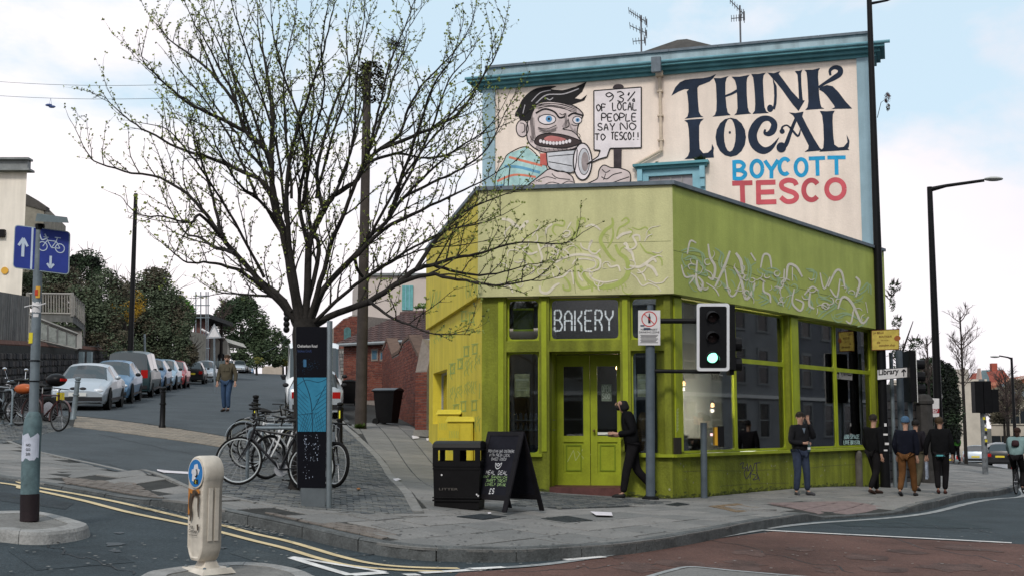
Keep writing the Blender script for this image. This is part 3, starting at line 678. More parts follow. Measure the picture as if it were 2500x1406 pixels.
# BAKERY lettering on the middle top light: brush strokes
neon=mat('bakery_white',(.62,.68,.72),.6,.25,40)
bk={'B':[[(0,0),(0,1),(.65,1),(.8,.75),(.55,.52),(0,.52)],[(.55,.52),(.9,.25),(.65,0),(0,0)]],'A':[[(0,0),(0,.8),(.4,1),(.8,.8),(.8,0)],[(0,.5),(.8,.5)]],'K':[[(0,0),(0,.55),(0,1)],[(.75,1),(.75,.8),(.3,.55),(.75,.3),(.75,0)]],
'E':[[(.8,1),(0,1),(0,0),(.8,0)],[(0,.5),(.7,.5)]],'R':[[(0,0),(0,1),(.6,1),(.8,.8),(.6,.52),(0,.52)],[(.45,.5),(.75,.25),(.75,0)]],'Y':[[(0,1),(0,.75),(.42,.5),(.85,.75),(.85,1)],[(.42,.5),(.42,0)]]}
x0,x1=1354,1503; rb=random.Random(2)
for i,ch in enumerate('BAKERY'):
    m=MB()
    for st in bk[ch]:
        for a,c in zip(st[:-1],st[1:]):
            L=math.dist(a,c); k=max(1,round(L*4))
            for j in range(k):
                t0,t1=j/k+.02,(j+1)/k-.03
                pa=[(a[0]+(c[0]-a[0])*t,a[1]+(c[1]-a[1])*t) for t in(t0,t1)]
                pp=[(x0+(x1-x0)*(i+q[0]*.86)/6,807-q[1]*50+rb.uniform(-.6,.6)) for q in pa]
                for qd in stroke2(pp,3.9,1): m.add([PC.p(*PC.uz(x,y,-.13),-.13) for x,y in qd],[(0,1,2,3)])
    m.build('bakery_letter',neon,wb,fix=False)
# posters, shelf and things behind the chamfer glass
pm=mat('poster',(.42,.42,.24),.7,.45,9); pgr=mat('poster_band',(.1,.16,.1),.7,.3,9); 
for (a,c,e,f,w) in ((1256,1293,912,968,w4),(1556,1595,912,968,w5)):
    m=MB(); u0,z1=PC.uz(a,e,-.16);u1,z0=PC.uz(c,f,-.16); PC.box(m,u0,u1,z0,z1,-.17,-.165); o=m.build('poster',pm,w)
    m=MB(); PC.box(m,u0+.02,u1-.02,z1-.14,z1-.09,-.165,-.162); PC.box(m,u0+.04,u1-.04,z0+.12,z0+.14,-.165,-.162)
    for k in range(5): PC.box(m,u0+.04,u1-.05,z0+.18+k*.03,z0+.188+k*.03,-.165,-.162)
    m.build('poster_print',mat('poster_light',(.55,.56,.42),.7,.2),o)
m=MB(); u0,z1=PC.uz(1253,757,-.35);u1,z0=PC.uz(1302,803,-.35); PC.box(m,u0,u1,z0,z1,-.4,-.36); o=m.build('vent_board',mat('dark_green_board',(.05,.07,.01),.7,.2),w1)
m=MB(); PC.box(m,u0,u1,z1,z1+.035,-.4,-.33); PC.box(m,u0,u1,z0-.035,z0,-.4,-.33); m.build('vent_rail',mat('bright_green',(.45,.6,.03),.5,.1),o)
m=MB()
for a in (1541,1612): 
    u0=PC.uz(a,950,-.3)[0]; PC.box(m,u0,u0+.09,ZS+.06,zt0,-.34,-.28)
m.build('white_blind_edge',mat('pale_blue_cloth',(.42,.48,.55),.8,.15,3),w5)
# woven basket counter behind window
m=MB(); bu0,bu1=PC.uz(1545,1060,-.45)[0],PC.uz(1618,1060,-.45)[0]; bz1=PC.uz(1580,1048,-.45)[1]
for i in range(12):
    for j in range(11):
        uu=bu0+(bu1-bu0)*(i+.5*(j%2))/12; zz=.98+(bz1-.98)*j/11; PC.box(m,uu,uu+(bu1-bu0)/12-.005,zz,zz+(bz1-.98)/11-.006,-.47,-.435-.012*((i+j)%2))
tag(m.build('wicker_basket',mat('wicker',(.12,.075,.04),.8,.3,20),None),'woven brown wicker basket standing behind the window right of the bakery door','basket')
m=MB(); m.lathe([(.09,0),(.12,.1),(.1,.22),(.05,.34),(0,.36)],10,PC.p((bu0+bu1)/2-.1,bz1-.02,-.6)); tag(m.build('loaf',mat('bread',(.14,.09,.04),.8,.3,10),None,smooth=True),'brown loaf standing on the wicker basket behind glass','bread')
m=MB(); a=PC.uz(1250,1020,-.6)
for k in range(2):
    zz=PC.uz(1260,1022+24*k,-.6)[1]; PC.box(m,cu[1]+.02,cu[2]+.2,zz-.03,zz-.01,-.8,-.45)
    for j in range(6): p=PC.p(cu[1]+.08+j*.1,zz-.01,-.6); m.lathe([(.03,0),(.035,.09),(.02,.11),(.02,.13)],8,p)
tag(m.build('jar_shelf',mat('jar_dark',(.09,.095,.1),.3,.3,20),None),'two dim shelves of jars behind the narrow window left of the bakery door','shelf')
m=MB(); u0,z0=PC.uz(1291,1110,-.2); PC.box(m,u0,u0+.18,z0,z0+.06,-.22,-.18); m.build('green_sign',mat('emerald_label',(.02,.25,.08),.5,.1),w4)
# sills
sill=MB(); PC.box(sill,cu[1]-.04,cu[2]+.06,ZS,ZS+.055,-.1,.09); PC.box(sill,cu[5]-.06,PC.len+.035,ZS,ZS+.055,-.1,.09); PR.box(sill,.0,PR.len,ZS-.002,ZS+.052,-.1,.09); sill.build('window_sill',g_fr,shop)
# right hand facade
ru=[0,ur(1667),ur(1805),ur(1809),ur(1927),ur(1952),ur(2049),ur(2053),ur(2136),PR.len]
mb=MB(); b=lambda *a:PR.box(mb,*a)
b(0,PR.len,Z0,ZS-.003,-.32,0)
for a,c in ((0,1),(4,5),(8,9)): b(ru[a],ru[c],ZS-.002,ZF,-.32,-.002)
mb.build('front_wall',g_low,shop)
mb=MB()
PR.box(mb,ru[0]+.12,ru[1]-.06,ZS+.1,ZF-.05,0,.03); PR.box(mb,ru[4]+.1,ru[5]-.1,ZS+.1,ZF-.05,0,.03); PR.box(mb,ru[8]+.1,ru[9]-.3,ZS+.1,ZF-.05,0,.03)
mb.each('pier_moulding',g_fr,shop)
ZTR=PR.uz(1808,878)[1]
wA=window(PR,ru[1],ru[2]+.03,ZS+.06,ZF-.03,'window',.045,gm=glassmat('clear_shop_glass',(.93,.96,.96),.03)); 
wins=[wA]
for a,c in ((3,4),(5,6),(7,8)):
    wins.append(window(PR,ru[a]-.02,ru[c],ZS+.06,ZTR-.001,'window',.045)); wins.append(window(PR,ru[a]-.02,ru[c],ZTR+.001,ZF-.03,'window',.045))
# fascia, coping, roof
PCf=Plane(tuple(PC.p(0,0,.13)[:2]),tuple(PC.p(PC.len,0,.13)[:2])); PRf=Plane(tuple(PR.p(0,0,.13)[:2]),tuple(PR.p(PR.len,0,.13)[:2])); PYf=Plane(tuple(PY.p(0,0,.1)[:2]),tuple(PY.p(PY.len,0,.1)[:2]))
def corner(a,b,da,db):   # intersection of offset lines
    A=a.p(0,0,da);B=b.p(0,0,db);d=a.u.x*b.u.y-a.u.y*b.u.x; t=((B.x-A.x)*b.u.y-(B.y-A.y)*b.u.x)/d; return A+a.u*t
c10=corner(PY,PC,.1,.13); c01=corner(PC,PR,.13,.13); c10i=corner(PY,PC,-.3,-.3); c01i=corner(PC,PR,-.3,-.3)
e2,e2i=PY.p(0,0,.1),PY.p(0,0,-.3); e3,e3i=PR.p(PR.len,0,.13),PR.p(PR.len,0,-.3)
def band(a,b,ai,bi,z0,z1,name,m,parent=shop):
    q=MB(); f=lambda v,z:(v[0],v[1],z); q.hexa([f(a,z0),f(b,z0),f(bi,z0),f(ai,z0)],[f(a,z1),f(b,z1),f(bi,z1),f(ai,z1)]); return q.build(name,m,parent)
fy=band(e2,c10,e2i,c10i,ZF+.02,ZT,'fascia',y_wall); fc=band(c10,c01,c10i,c01i,ZF,ZT,'fascia',g_pale); fr=band(c01,e3,c01i,e3i,ZF,ZT,'fascia',g_fas)
c10=corner(PY,PC,.15,.19); c01=corner(PC,PR,.19,.19); c10j=corner(PY,PC,-.36,-.36); c01j=corner(PC,PR,-.36,-.36)
band(c10,c01,c10j,c01j,ZT+.001,ZT+.075,'coping',lead); band(c01,PR.p(PR.len,0,.19),c01j,PR.p(PR.len,0,-.36),ZT+.001,ZT+.075,'coping',lead); band(PY.p(0,0,.15),c10,PY.p(0,0,-.36),c10j,ZT+.001,ZT+.075,'coping',lead)
# yellow flank with recessed window
yu=[PY.uz(p,960)[0] for p in (1057,1091)]; yz0,yz1=PY.uz(1075,1034)[1],PY.uz(1091,900)[1]
mb=MB(); b=lambda *a:PY.box(mb,*a)
b(0,yu[0],Z0,ZF+.02,-.3,0); b(yu[1],PY.len-.0,Z0,ZF+.02,-.3,0); b(yu[0],yu[1],Z0,yz0,-.3,0); b(yu[0],yu[1],yz1,ZF+.02,-.3,0)
mb.build('flank_wall',y_wall,shop)
window(PY,yu[0],yu[1],yz0,yz1,'window',.05,d=-.24,fm=mat('grey_frame',(.3,.3,.28),.6,.1))
# back walls, roof deck, interior
mb=MB(); bk0=Vector((-1.0,35.1,0)); 
P2v=Vector((*P2,0)); w=lambda v,z:(v[0],v[1],z)
bl=PY.p(0,0,-.3); mb.hexa([w(P2v,Z0),w(bl,Z0),w((M0[0]+.3,M0[1]),Z0),w((M0[0],M0[1]),Z0)],[w(P2v,ZT),w(bl,ZT),w((M0[0]+.3,M0[1]),ZT),w((M0[0],M0[1]),ZT)])
mb.build('back_wall',y_wall,shop)
c01k=corner(PC,PR,-.31,-.31); c10k=corner(PY,PC,-.31,-.31); e3k=PR.p(PR.len-.05,0,-.31); m0k=(M0[0]+.4,M0[1]-.3); m1k=(M1[0]-.6,M1[1]-.25)
mb=MB(); mb.prism([w(c10k,ZF+.3),w(c01k,ZF+.3),w(e3k,ZF+.3),w(m0k,ZF+.3),w(bl,ZF+.3)],(0,0,.12)); mb.build('roof_deck',lead,shop)
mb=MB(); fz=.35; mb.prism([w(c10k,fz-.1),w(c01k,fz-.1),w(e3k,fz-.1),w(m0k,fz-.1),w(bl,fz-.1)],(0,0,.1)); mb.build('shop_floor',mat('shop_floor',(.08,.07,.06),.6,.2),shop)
# inner room walls: pale wall seen through first big window, dark elsewhere
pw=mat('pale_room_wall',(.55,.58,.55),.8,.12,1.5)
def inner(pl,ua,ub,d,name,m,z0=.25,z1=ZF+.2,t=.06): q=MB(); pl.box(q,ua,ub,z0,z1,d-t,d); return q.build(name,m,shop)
inner(PC,uc(1343)-.1,PC.len-.5,-3.4,'room_wall',dark); inner(PR,2.7,5.2,-1.6,'room_wall',pw); inner(PR,5.3,PR.len-.6,-1.9,'room_wall',mat('dim_room_wall',(.06,.07,.085),.9,.3,1.2)); inner(PC,cu[5]-.12,cu[6]+.1,-1.0,'added_dark_screen',dark); inner(PC,cu[2],cu[5]-.13,-2.5,'added_dark_screen',dark)  # added dark screens, hiding the bulb-lit wall from the door and corner panes
inner(PR,1.7,3.5,-1.2,'room_wall',mat('white_board',(.5,.52,.52),.8,.1,2),t=.04) if False else None
# pale board with three round holes, in the third window
hb=MB(); ua,ub=ur(1900),ur(1924); PR.box(hb,ua,ub,ZS+.06,ZF-.1,-.24,-.2); o=hb.build('pale_upright_board',mat('pale_board',(.62,.72,.76),.7,.1,2),shop)
hb=MB()
for py in (962,1005,1049): p=PR.p((ua+ub)/2,PR.uz(1912,py,-.2)[1],-.199); hb.lathe([(.075,0),(.075,.01)],14,p,M=PR.n.to_track_quat('Z','Y').to_matrix())
hb.build('round_hole',black,o)
o=inner(PR,ur(2030),ur(2048),-.4,'pale_upright_board',mat('pale_board2',(.2,.27,.31),.7,.1,2),t=.05)
# slot shelf unit, tables
tb=MB(); ua,ub=PR.uz(1846,1090,-.45)[0],PR.uz(1906,1090,-.45)[0]; zt_=PR.uz(1880,1069,-.45)[1]
for k in range(5): uu=ua+(ub-ua)*k/4; PR.box(tb,uu-.015,uu+.015,ZS,zt_-.03,-.8,-.45)
PR.box(tb,ua-.015,ub+.015,zt_-.03,zt_,-.8,-.44); PR.box(tb,ua,ub,ZS,zt_-.03,-.83,-.8)
tag(tb.build('slot_shelf',mat('pale_blue_shelf',(.6,.7,.75),.6,.1),None),'pale four-slot shelf unit low behind the second big shop window','shelf')
tb=MB(); ua,ub=ur(1675),ur(1755); tb.lathe([(.28,0),(.5,.1),(.62,.35),(.6,.42),(0,.45)],16,PR.p((ua+ub)/2+.4,ZS-.1,-.9)); tag(tb.build('round_sofa',mat('olive_cloth',(.09,.085,.045),.9,.3,6),None,smooth=True),'low rounded dark seat behind the first big shop window','sofa')
tb=MB(); rb=random.Random(5)
for k in range(14): tb.sphere(PR.p(ua-.1+k*.07,ZS+.36+rb.uniform(0,.07),-.55+rb.uniform(-.1,.1)),(.07,.06,.04),7,5)
PR.box(tb,ua-.25,ub+.1,ZS+.3,ZS+.33,-.75,-.4); PR.box(tb,ua-.2,ub,ZS-.4,ZS+.3,-.7,-.45)
tag(tb.build('bread_counter',mat('crusty_bread',(.18,.115,.06),.8,.4,12),None),'counter heaped with brown loaves inside the first big shop window','counter')
# writing on the last pane: ADD SPACE / LOVE BRISTOL
chalk=mat('chalk_blue',(.45,.6,.62),.8,.2,30)
for s_,a,c,wd in (('ADD',2061,1060,13),('SPACE',2076,1060,23),('LOVE',2060,1074,15),('BRISTOL',2077,1074,25)):
    m=MB()
    for q in hand(s_,a,c,wd,10,1.3,1,.04): m.add([PR.p(*PR.uz(x,y,-.13),-.13) for x,y in q],[(0,1,2,3)])
    m.build('window_writing',chalk,wins[5],fix=False)
# hanging bulbs (lit)
flex=mat('black_flex',(.01,.01,.01),.5,0)
def bulb(pl,px,py,d,lab,zt_=ZF+.2,pw_=3):
    u,z=pl.uz(px,py,d); p=pl.p(u,z,d); t=T('pendant_bulb',lab,'lamp',tuple(p),0,'bare bulbs hanging in the shop')
    m=MB(); m.tube([p+Vector((0,0,.09)),p+Vector((0,0,zt_-z))],.006,5); m.build('flex',flex,t)
    m=MB(); m.lathe([(.02,.045),(.025,.1),(.01,.12)],8,p); m.build('bulb_holder',black,t)
    m=MB(); m.lathe([(0,-.05),(.03,-.035),(.037,-.005),(.025,.03),(.015,.05)],10,p); m.build('glowing_bulb',mat('bulb_glow',(1,.55,.22),.5,0,emit=14),t,smooth=True)
    l=bpy.data.lights.new('bulb_light','POINT'); l.energy=pw_; l.color=(1,.86,.68); l.shadow_soft_size=.04; lo=bpy.data.objects.new('bulb_light',l); COL.objects.link(lo); lo.parent=t; lo.location=(0,0,-.12)
bulb(PR,1741,988,-1.0,'lit bare bulb on a long flex, middle of the first big shop window',pw_=60)
bulb(PR,1670,935,-1.0,'lit bare bulb at the left edge of the first big shop window',pw_=45)
bulb(PC,1508,897,-1.9,'lit bulb seen through the top of the right door pane',pw_=4)
for py,nm in ((962,'upper'),(1006,'middle'),(1043,'lower')): bulb(PR,1794,py,-.45,'small lit lamp at the right edge of the first big window, %s of three stacked'%nm,zt_=PR.uz(1794,py,-.45)[1]+.12,pw_=6)
# ---- painted squiggles on the fascias
def tf(x0,y0,s): return lambda x,y:(x0+x/s,y0+y/s)
Z6=tf(1150,450,3.515); ZR=tf(1600,560,2.067)
def strokes(pl,lst,t,name,m,parent,d=.003,taper=True):
    for i,(pts,w) in enumerate(lst):
        mb=MB(); ww=[w*(.45+.75*math.sin(PI*(j+.6)/(len(pts)+.2))) for j in range(len(pts))] if taper else w
        pl.quads(mb,stroke2(pts,ww if len(pts)>2 else w,5),t,d+.0001*i)
        o=mb.build(name.replace('_painting',''),m,parent,fix=False)
    return o
pink=mat('pale_pink_paint',(.66,.60,.48),.7,.12,6); lgreen=mat('soft_green_paint',(.37,.42,.12),.7,.12,6)
strokes(PCf,[([(760,310),(800,320),(790,360),(720,350),(700,400),(730,440)],14),([(980,330),(970,295),(920,310),(915,370),(900,430),(850,500)],20),([(1210,290),(1215,350),(1150,400),(1110,480),(1150,560),(1200,630),(1240,660)],26),
([(1215,360),(1220,440),(1200,500),(1170,550)],14),([(1290,320),(1330,290),(1355,320),(1320,350),(1270,380),(1250,450)],14),([(1380,370),(1440,390),(1500,370),(1530,420),(1550,450)],10),
([(1240,520),(1270,590),(1330,640),(1350,720),(1330,800),(1250,860),(1150,880),(1050,860),(980,800),(940,700)],36),([(1450,510),(1500,580),(1560,600),(1630,640),(1640,700)],14),([(890,700),(900,820),(950,890),(1030,880),(1040,920)],20),
([(760,760),(830,830),(850,900),(800,900),(790,860)],18),([(240,640),(300,700),(290,740)],10),([(470,600),(540,680),(560,760)],12),([(740,480),(770,560),(740,640)],12),([(300,800),(380,860),(430,930)],16),([(420,520),(500,560),(560,620)],12)]+
[([(1000+k*32,850+22*math.sin(k/10*PI)),(1012+k*32,915-6*abs(k-5))],9) for k in range(11)]+[([(1130+k*14,425+k*18),(1185-k*3,440+k*18)],5) for k in range(5)],Z6,'green_swirl_painting',lgreen,fc,.003)
strokes(PCf,[([(255,300),(330,310),(420,380),(470,330),(495,320)],26),([(380,330),(330,370),(290,420),(300,480)],12),([(590,350),(560,400),(520,450)],10),([(700,340),(650,380),(640,440)],14),([(860,325),(845,350),(825,385)],10),
([(980,370),(1030,350),(1075,365),(1110,395)],16),([(570,500),(590,560),(610,640),(590,700)],16),([(620,540),(680,530),(740,560),(740,600),(690,590)],16),([(680,620),(720,670),(800,630),(900,605),(1000,610),(1080,630),(1110,660),(1100,720),(1050,740)],18),
([(870,690),(900,650),(980,640),(1060,660)],12),([(1010,520),(1040,480),(1010,560),(1060,600),(1110,560)],14),([(700,760),(720,800),(790,790),(850,740),(870,780),(880,860)],14),([(590,870),(600,920),(660,930),(720,870),(760,850)],20),
([(1020,720),(1020,780),(1060,820),(1150,840),(1260,820)],12),([(920,730),(930,790),(960,830)],12),([(1250,470),(1300,430),(1380,410)],20),([(1380,560),(1420,520),(1390,450),(1440,440),(1450,490)],16),([(1310,520),(1330,510),(1350,560),(1380,590),(1400,660)],22),
([(1360,700),(1440,710),(1500,680),(1560,640),(1590,670)],22),([(1500,690),(1560,720),(1600,790)],22),([(1370,760),(1420,800),(1470,870),(1530,850),(1600,880),(1630,920)],10),([(1430,730),(1480,780),(1500,830)],12),([(1170,680),(1200,710),(1260,700),(1280,750)],14),
([(440,560),(500,600),(570,580)],16),([(230,690),(290,680),(310,720)],10),([(280,880),(330,870),(360,930)],12)],Z6,'pink_swirl_painting',pink,fc,.005)
blu=mat('pale_blue_paint',(.36,.47,.25),.7,.1,6); pk2=mat('pale_pink_paint2',(.72,.66,.54),.7,.1,6)
rb=random.Random(8)
bl_l=[[(130,110),(180,95),(230,120),(240,180)],[(160,220),(190,260),(220,300)],[(300,95),(330,120),(320,170),(345,220)],[(330,260),(345,285),(360,310)],[(450,140),(470,200),(450,290)],[(520,330),(560,350),(520,370)],[(540,210),(590,220),(620,260),(600,310)],[(590,330),(620,370),(650,340)],[(650,280),(680,330),(660,390)],[(760,200),(800,210),(790,260)],[(820,340),(860,350),(900,380),(850,410),(820,440)],[(930,250),(950,270),(960,290)],[(990,330),(1040,300),(1070,270),(1075,320)],[(910,430),(960,420),(1010,440)],[(140,150),(200,140),(250,220),(180,200)],[(440,300),(480,330),(470,260)],[(755,330),(780,370),(760,410)]]
bl_l+=[[(a+12,b_+rb.uniform(6,14)) for a,b_ in q] for q in bl_l]
strokes(PRf,[(q,7) for q in bl_l],ZR,'blue_swirl_painting',blu,fr,.003)
strokes(PRf,[([(205,70),(175,60),(160,125)],8),([(130,180),(150,240),(195,235),(170,275)],8),([(210,155),(205,250),(225,305),(238,270),(215,240)],11),([(265,75),(275,140),(300,190),(290,250),(265,240)],11),([(255,270),(300,300),(320,335)],6),
([(375,110),(350,180),(300,290)],11),([(350,200),(370,320),(400,330),(430,260)],8),([(405,120),(430,160),(440,230)],13),([(395,190),(430,250),(455,350),(490,310),(500,270)],12),([(480,120),(505,160)],8),([(530,195),(545,130),(575,135),(585,195)],9),([(545,260),(545,310),(575,330),(580,370)],9),
([(600,290),(640,290),(650,200)],7),([(625,300),(645,390)],4),([(660,250),(670,180),(710,190),(740,240)],11),([(690,190),(690,260)],5),([(700,300),(690,370),(730,410),(745,370),(705,350)],9),([(750,330),(790,290),(820,310)],8),([(780,320),(775,380),(800,400)],10),([(830,220),(850,300),(880,240)],7),
([(870,290),(910,210),(940,220),(955,300)],10),([(880,300),(915,340),(930,250)],8),([(920,400),(945,340),(990,370),(1040,470),(1075,440)],11),([(960,460),(985,470),(1000,400)],8),([(1010,240),(1030,270),(1010,340)],10),([(1060,365),(1070,420)],4)],ZR,'pink_swirl_painting',pk2,fr,.005)
rk=random.Random(44)
def curls(n,x0,x1,y0f,y1f,w,sz):
    o=[]
    for _ in range(n):
        x=rk.uniform(x0,x1); y=rk.uniform(y0f(x),y1f(x)); a=rk.uniform(0,6.3); P=[(x,y)]; c=rk.choice((-1,1))*rk.uniform(.3,.9)
        for k in range(rk.randint(3,6)): a+=c+rk.gauss(0,.25); x+=sz*math.cos(a); y+=sz*.9*math.sin(a); P.append((x,y))
        o.append((P,rk.uniform(.6,1.3)*w))
    return o
strokes(PCf,curls(34,330,1560,lambda x:420,lambda x:860,9,34),Z6,'pink_swirl_painting',pink,fc,.009)
strokes(PCf,curls(14,330,1560,lambda x:360,lambda x:880,10,38),Z6,'green_swirl_painting',lgreen,fc,.0015)
fy0=lambda x:110+(x-130)*.20; fy1=lambda x:280+(x-130)*.20
strokes(PRf,curls(48,140,1060,fy0,fy1,4.2,12),ZR,'pink_swirl_painting',pk2,fr,.009); strokes(PRf,curls(40,140,1060,fy0,fy1,5,17),ZR,'blue_swirl_painting',blu,fr,.0012)
# purple tag on the stall riser, pale tag on pier
rb=random.Random(3); m=MB(); pur=mat('purple_spray',(.06,.035,.09),.7,0)
for st in ([(1806,1133),(1815,1128),(1812,1142),(1822,1140),(1816,1152)],[(1824,1130),(1826,1150),(1832,1134),(1836,1150),(1842,1130)],[(1846,1128),(1848,1150)],[(1842,1130),(1856,1128)],[(1816,1152),(1822,1168),(1834,1150),(1830,1166)],[(1836,1156),(1846,1160),(1838,1170),(1850,1166),(1846,1150),(1854,1172)]):
    PR.quads(m,stroke2(st,1.7,4),lambda x,y:(x,y),.004)
m.build('purple_graffiti_tag',pur,shop,fix=False)
m=MB()
for k in range(7): PR.quads(m,stroke2([(1633+12,1000+k*8),(1650,996+k*8),(1644,1006+k*8)],1.2,3),lambda x,y:(x+3,y),.034)
m.build('pale_graffiti_tag',mat('pale_scrawl',(.5,.55,.25)),shop,fix=False)
# scuffs, runs and patch repairs on the green walls
grime=mat('grime',(.10,.115,.03),.9,.4,6); chip=mat('paint_chip',(.30,.30,.17),.9,.3,9)
rk=random.Random(50); gm1,gm2=MB(),MB()
for pl,u0,u1,zz in ((PC,0,cu[1],None),(PC,cu[2],cu[3],None),(PC,cu[4],PC.len,None),(PR,0,PR.len,None)):
    for k in range(int((u1-u0)*60)):
        u=rk.uniform(u0,u1); gz=H(*pl.p(u,0,.1)[:2]); z=gz+abs(rk.gauss(0,.045))-.01; w_=rk.uniform(.02,.10); h_=rk.uniform(.008,.03)
        q=[pl.p(u+w_*math.cos(a)*rk.uniform(.6,1.1),z+h_*math.sin(a)*rk.uniform(.6,1.2),.0035) for a in (0,1,2,3,4,5)]; gm1.add(q,[(0,1,2,3,4,5)])
    for k in range(int((u1-u0)*5)):
        u=rk.uniform(u0,u1); z=rk.uniform(.3,.9); w_=rk.uniform(.008,.03); q=[pl.p(u+w_*math.cos(a)*rk.uniform(.5,1.2),z+w_*math.sin(a)*rk.uniform(.5,1.2),.0045) for a in (0,1,2,3,4,5)]; gm2.add(q,[(0,1,2,3,4,5)])
gm1.build('base_grime',grime,shop,fix=False,kind='stuff'); gm2.build('paint_chips',chip,shop,fix=False,kind='stuff')
crk=mat('render_crack',(.12,.13,.05),.9,.2)
for pl,P in ((PCf,[(1180,597),(1300,598),(1400,592),(1500,593),(1638,588)]),(PCf,[(1404,595),(1405,640),(1403,690),(1405,715)]),(PRf,[(1645,612),(1750,640),(1900,690),(2100,740)]),(PR,[(1670,1150),(1740,1148),(1800,1150),(1900,1146)]),(PR,[(1760,1185),(1850,1180),(1925,1178)]),(PR,[(1980,1140),(2040,1136),(2110,1134)]),(PR,[(1700,1120),(1702,1150)]),(PR,[(1832,1118),(1830,1150),(1833,1185)])):
    m=MB(); pl.quads(m,stroke2([(a+rk.uniform(-2,2),b_+rk.uniform(-1.5,1.5)) for a,b_ in P],.9,4),lambda x,y:(x,y),.0015 if pl is not PR else .0038); m.build('render_crack',crk,shop,fix=False)
# drain stub, meter box on sill
m=MB(); p=PR.p(ur(2083)+.0,ZS-.9,.06); m.tube([p,p+Vector((0,0,.8))],.09,10); m.sphere(p+Vector((0,0,.8)),.09,10,6); tag(m.build('bollard_stub',mat('weathered_post',(.1,.09,.08),.9,.3,5),None,smooth=True),'weathered short grey post against the green wall under the last window','post')
m=MB(); PR.box(m,.05,.3,ZS+.054,ZS+.36,-.0,.035); m.build('worn_pier_base',mat('bare_dark_wood',(.03,.025,.02),.9,.3),shop)
# doodles on the yellow wall
m=MB(); rb=random.Random(12)
for px in range(1060,1174,5):
    for band_ in ((0,12),(70,50),(130,60),(215,40),(250,60),(305,26)):
        if rb.random()<.3: continue
        y0=790+ (1176-px)*.52*.0+band_[0]+rb.uniform(0,14)+ (1174-px)*.25
        if 1050<px<1096 and 880<y0<1040: continue
        if y0>1040 : continue
        h_=min(band_[1],40)*rb.uniform(.5,1)
        st=[(px+rb.uniform(-1,1),y0+h_*k/4) if k%2 else (px+rb.uniform(0,5),y0+h_*k/4) for k in range(5)]
        PY.quads(m,stroke2(st,1.2,3),lambda x,y:(x,y),.004)
for a,c in ((1139,858),(1160,852),(1105,900),(1124,888),(1158,990),(1132,992),(1152,775),(1133,772),(1114,1000)):
    for st in ([(a-5,c-9),(a+5,c-11),(a+5,c+8),(a-5,c+10),(a-5,c-9)],[(a-8,c-12),(a+8,c-14)],[(a-7,c+12),(a+7,c+10)]): PY.quads(m,stroke2(st,2,1),lambda x,y:(x,y),.005)
m.build('teal_doodle_painting',mat('teal_doodle',(.3,.4,.1),.7,.2,4),shop,fix=False,kind='stuff')
m=MB(); rb=random.Random(13)
for px in list(range(1052,1075,5))+list(range(1140,1172,6)):
    st=[(px+rb.uniform(-3,3),720+ (1174-px)*.2-14*k+rb.uniform(-3,3)) for k in range(4)]; PYf.quads(m,stroke2(st,1.3,3),lambda x,y:(x,y-(0 if px>1100 else -10)),.004)
m.build('teal_doodle_painting',mat('teal_doodle',(.3,.4,.1)),fy,fix=False,kind='stuff')
# ================================================================ MURAL BUILDING
PM=Plane(M0,M1); um_=lambda px,py,d=0:PM.uz(px,py,d)
cream=mat('cream_render',(.82,.70,.61),.8,.09,.6,.3,18,streak=.09,speck=.05); bluep=mat('pale_blue_render',(.33,.47,.54),.8,.12,1.2,.25,30,streak=.2)
teal=mat('teal_cornice',(.10,.27,.31),.6,.25,2,.1,30); para=mat('parapet_render',(.36,.46,.5),.85,.2,1.2,.2,30,streak=.3)
mur=T('mural_building','tall cream building with a large painted protest mural and blue trim, above the green shop','building',(M0[0],M0[1],0))
ztop=um_(2100,78)[1]; zc1=um_(2100,110,.4)[1]; zc0=um_(2090,143,.03)[1]; 
zP=um_(1300,155)[1]
ML=PM.len
pl_=[um_(1209,400)[0],um_(2098,370)[0]]
mb=MB(); PM.box(mb,pl_[0],pl_[1],-1,zc0,-.4,-.02); mb.build('gable_wall',cream,mur)
mb=MB(); PM.box(mb,0,pl_[0],-1,zc0,-.4,.05); PM.box(mb,pl_[1],ML,-1,zc0,-.4,.05); 
for z in [zc0-1.8*k for k in range(1,4)]: pass
mb.each('corner_pilaster',bluep,mur)
mb=MB(); PM.box(mb,.05,ML-2.6,-1,zc0,-8,-.41); mb.build('rear_walls',cream,mur)
# cornice in three steps, returned round the corners
mb=MB()
dz_=(zc1+.02-zc0)/3
for k,(a,c,e) in enumerate(((zc0,zc0+dz_,.08),(zc0+dz_,zc0+2*dz_,.22),(zc0+2*dz_,zc1+.02,.38),)): PM.box(mb,-e,ML+e*.75,a,c-.001,-.9,e)
mb.build('cornice',teal,mur)
gut=MB()
pts=[PM.p(-.42,zc1+.03,.40),PM.p(ML+.42,zc1+.03,.40)]; gut.tube(pts,.045,8); gut.build('gutter',mat('gutter_blue',(.13,.28,.33),.5,.2,4),mur)
mb=MB(); PM.box(mb,.1,ML-.1,zc1+.02,ztop-.07,-.35,-.05); mb.build('parapet',para,mur)
mb=MB()
for k in range(8): PM.box(mb,.05+(ML-.1)*k/8+.004,.05+(ML-.1)*(k+1)/8-.004,ztop-.069,ztop,-.42,.02)
mb.build('coping',lead,mur)
mb=MB(); PM.box(mb,.1,.4,zc1+.02,ztop-.07,-8,-.36); PM.box(mb,ML-.4,ML-.1,zc1+.02,ztop-.07,-.9,-.36); mb.build('parapet_return',para,mur)
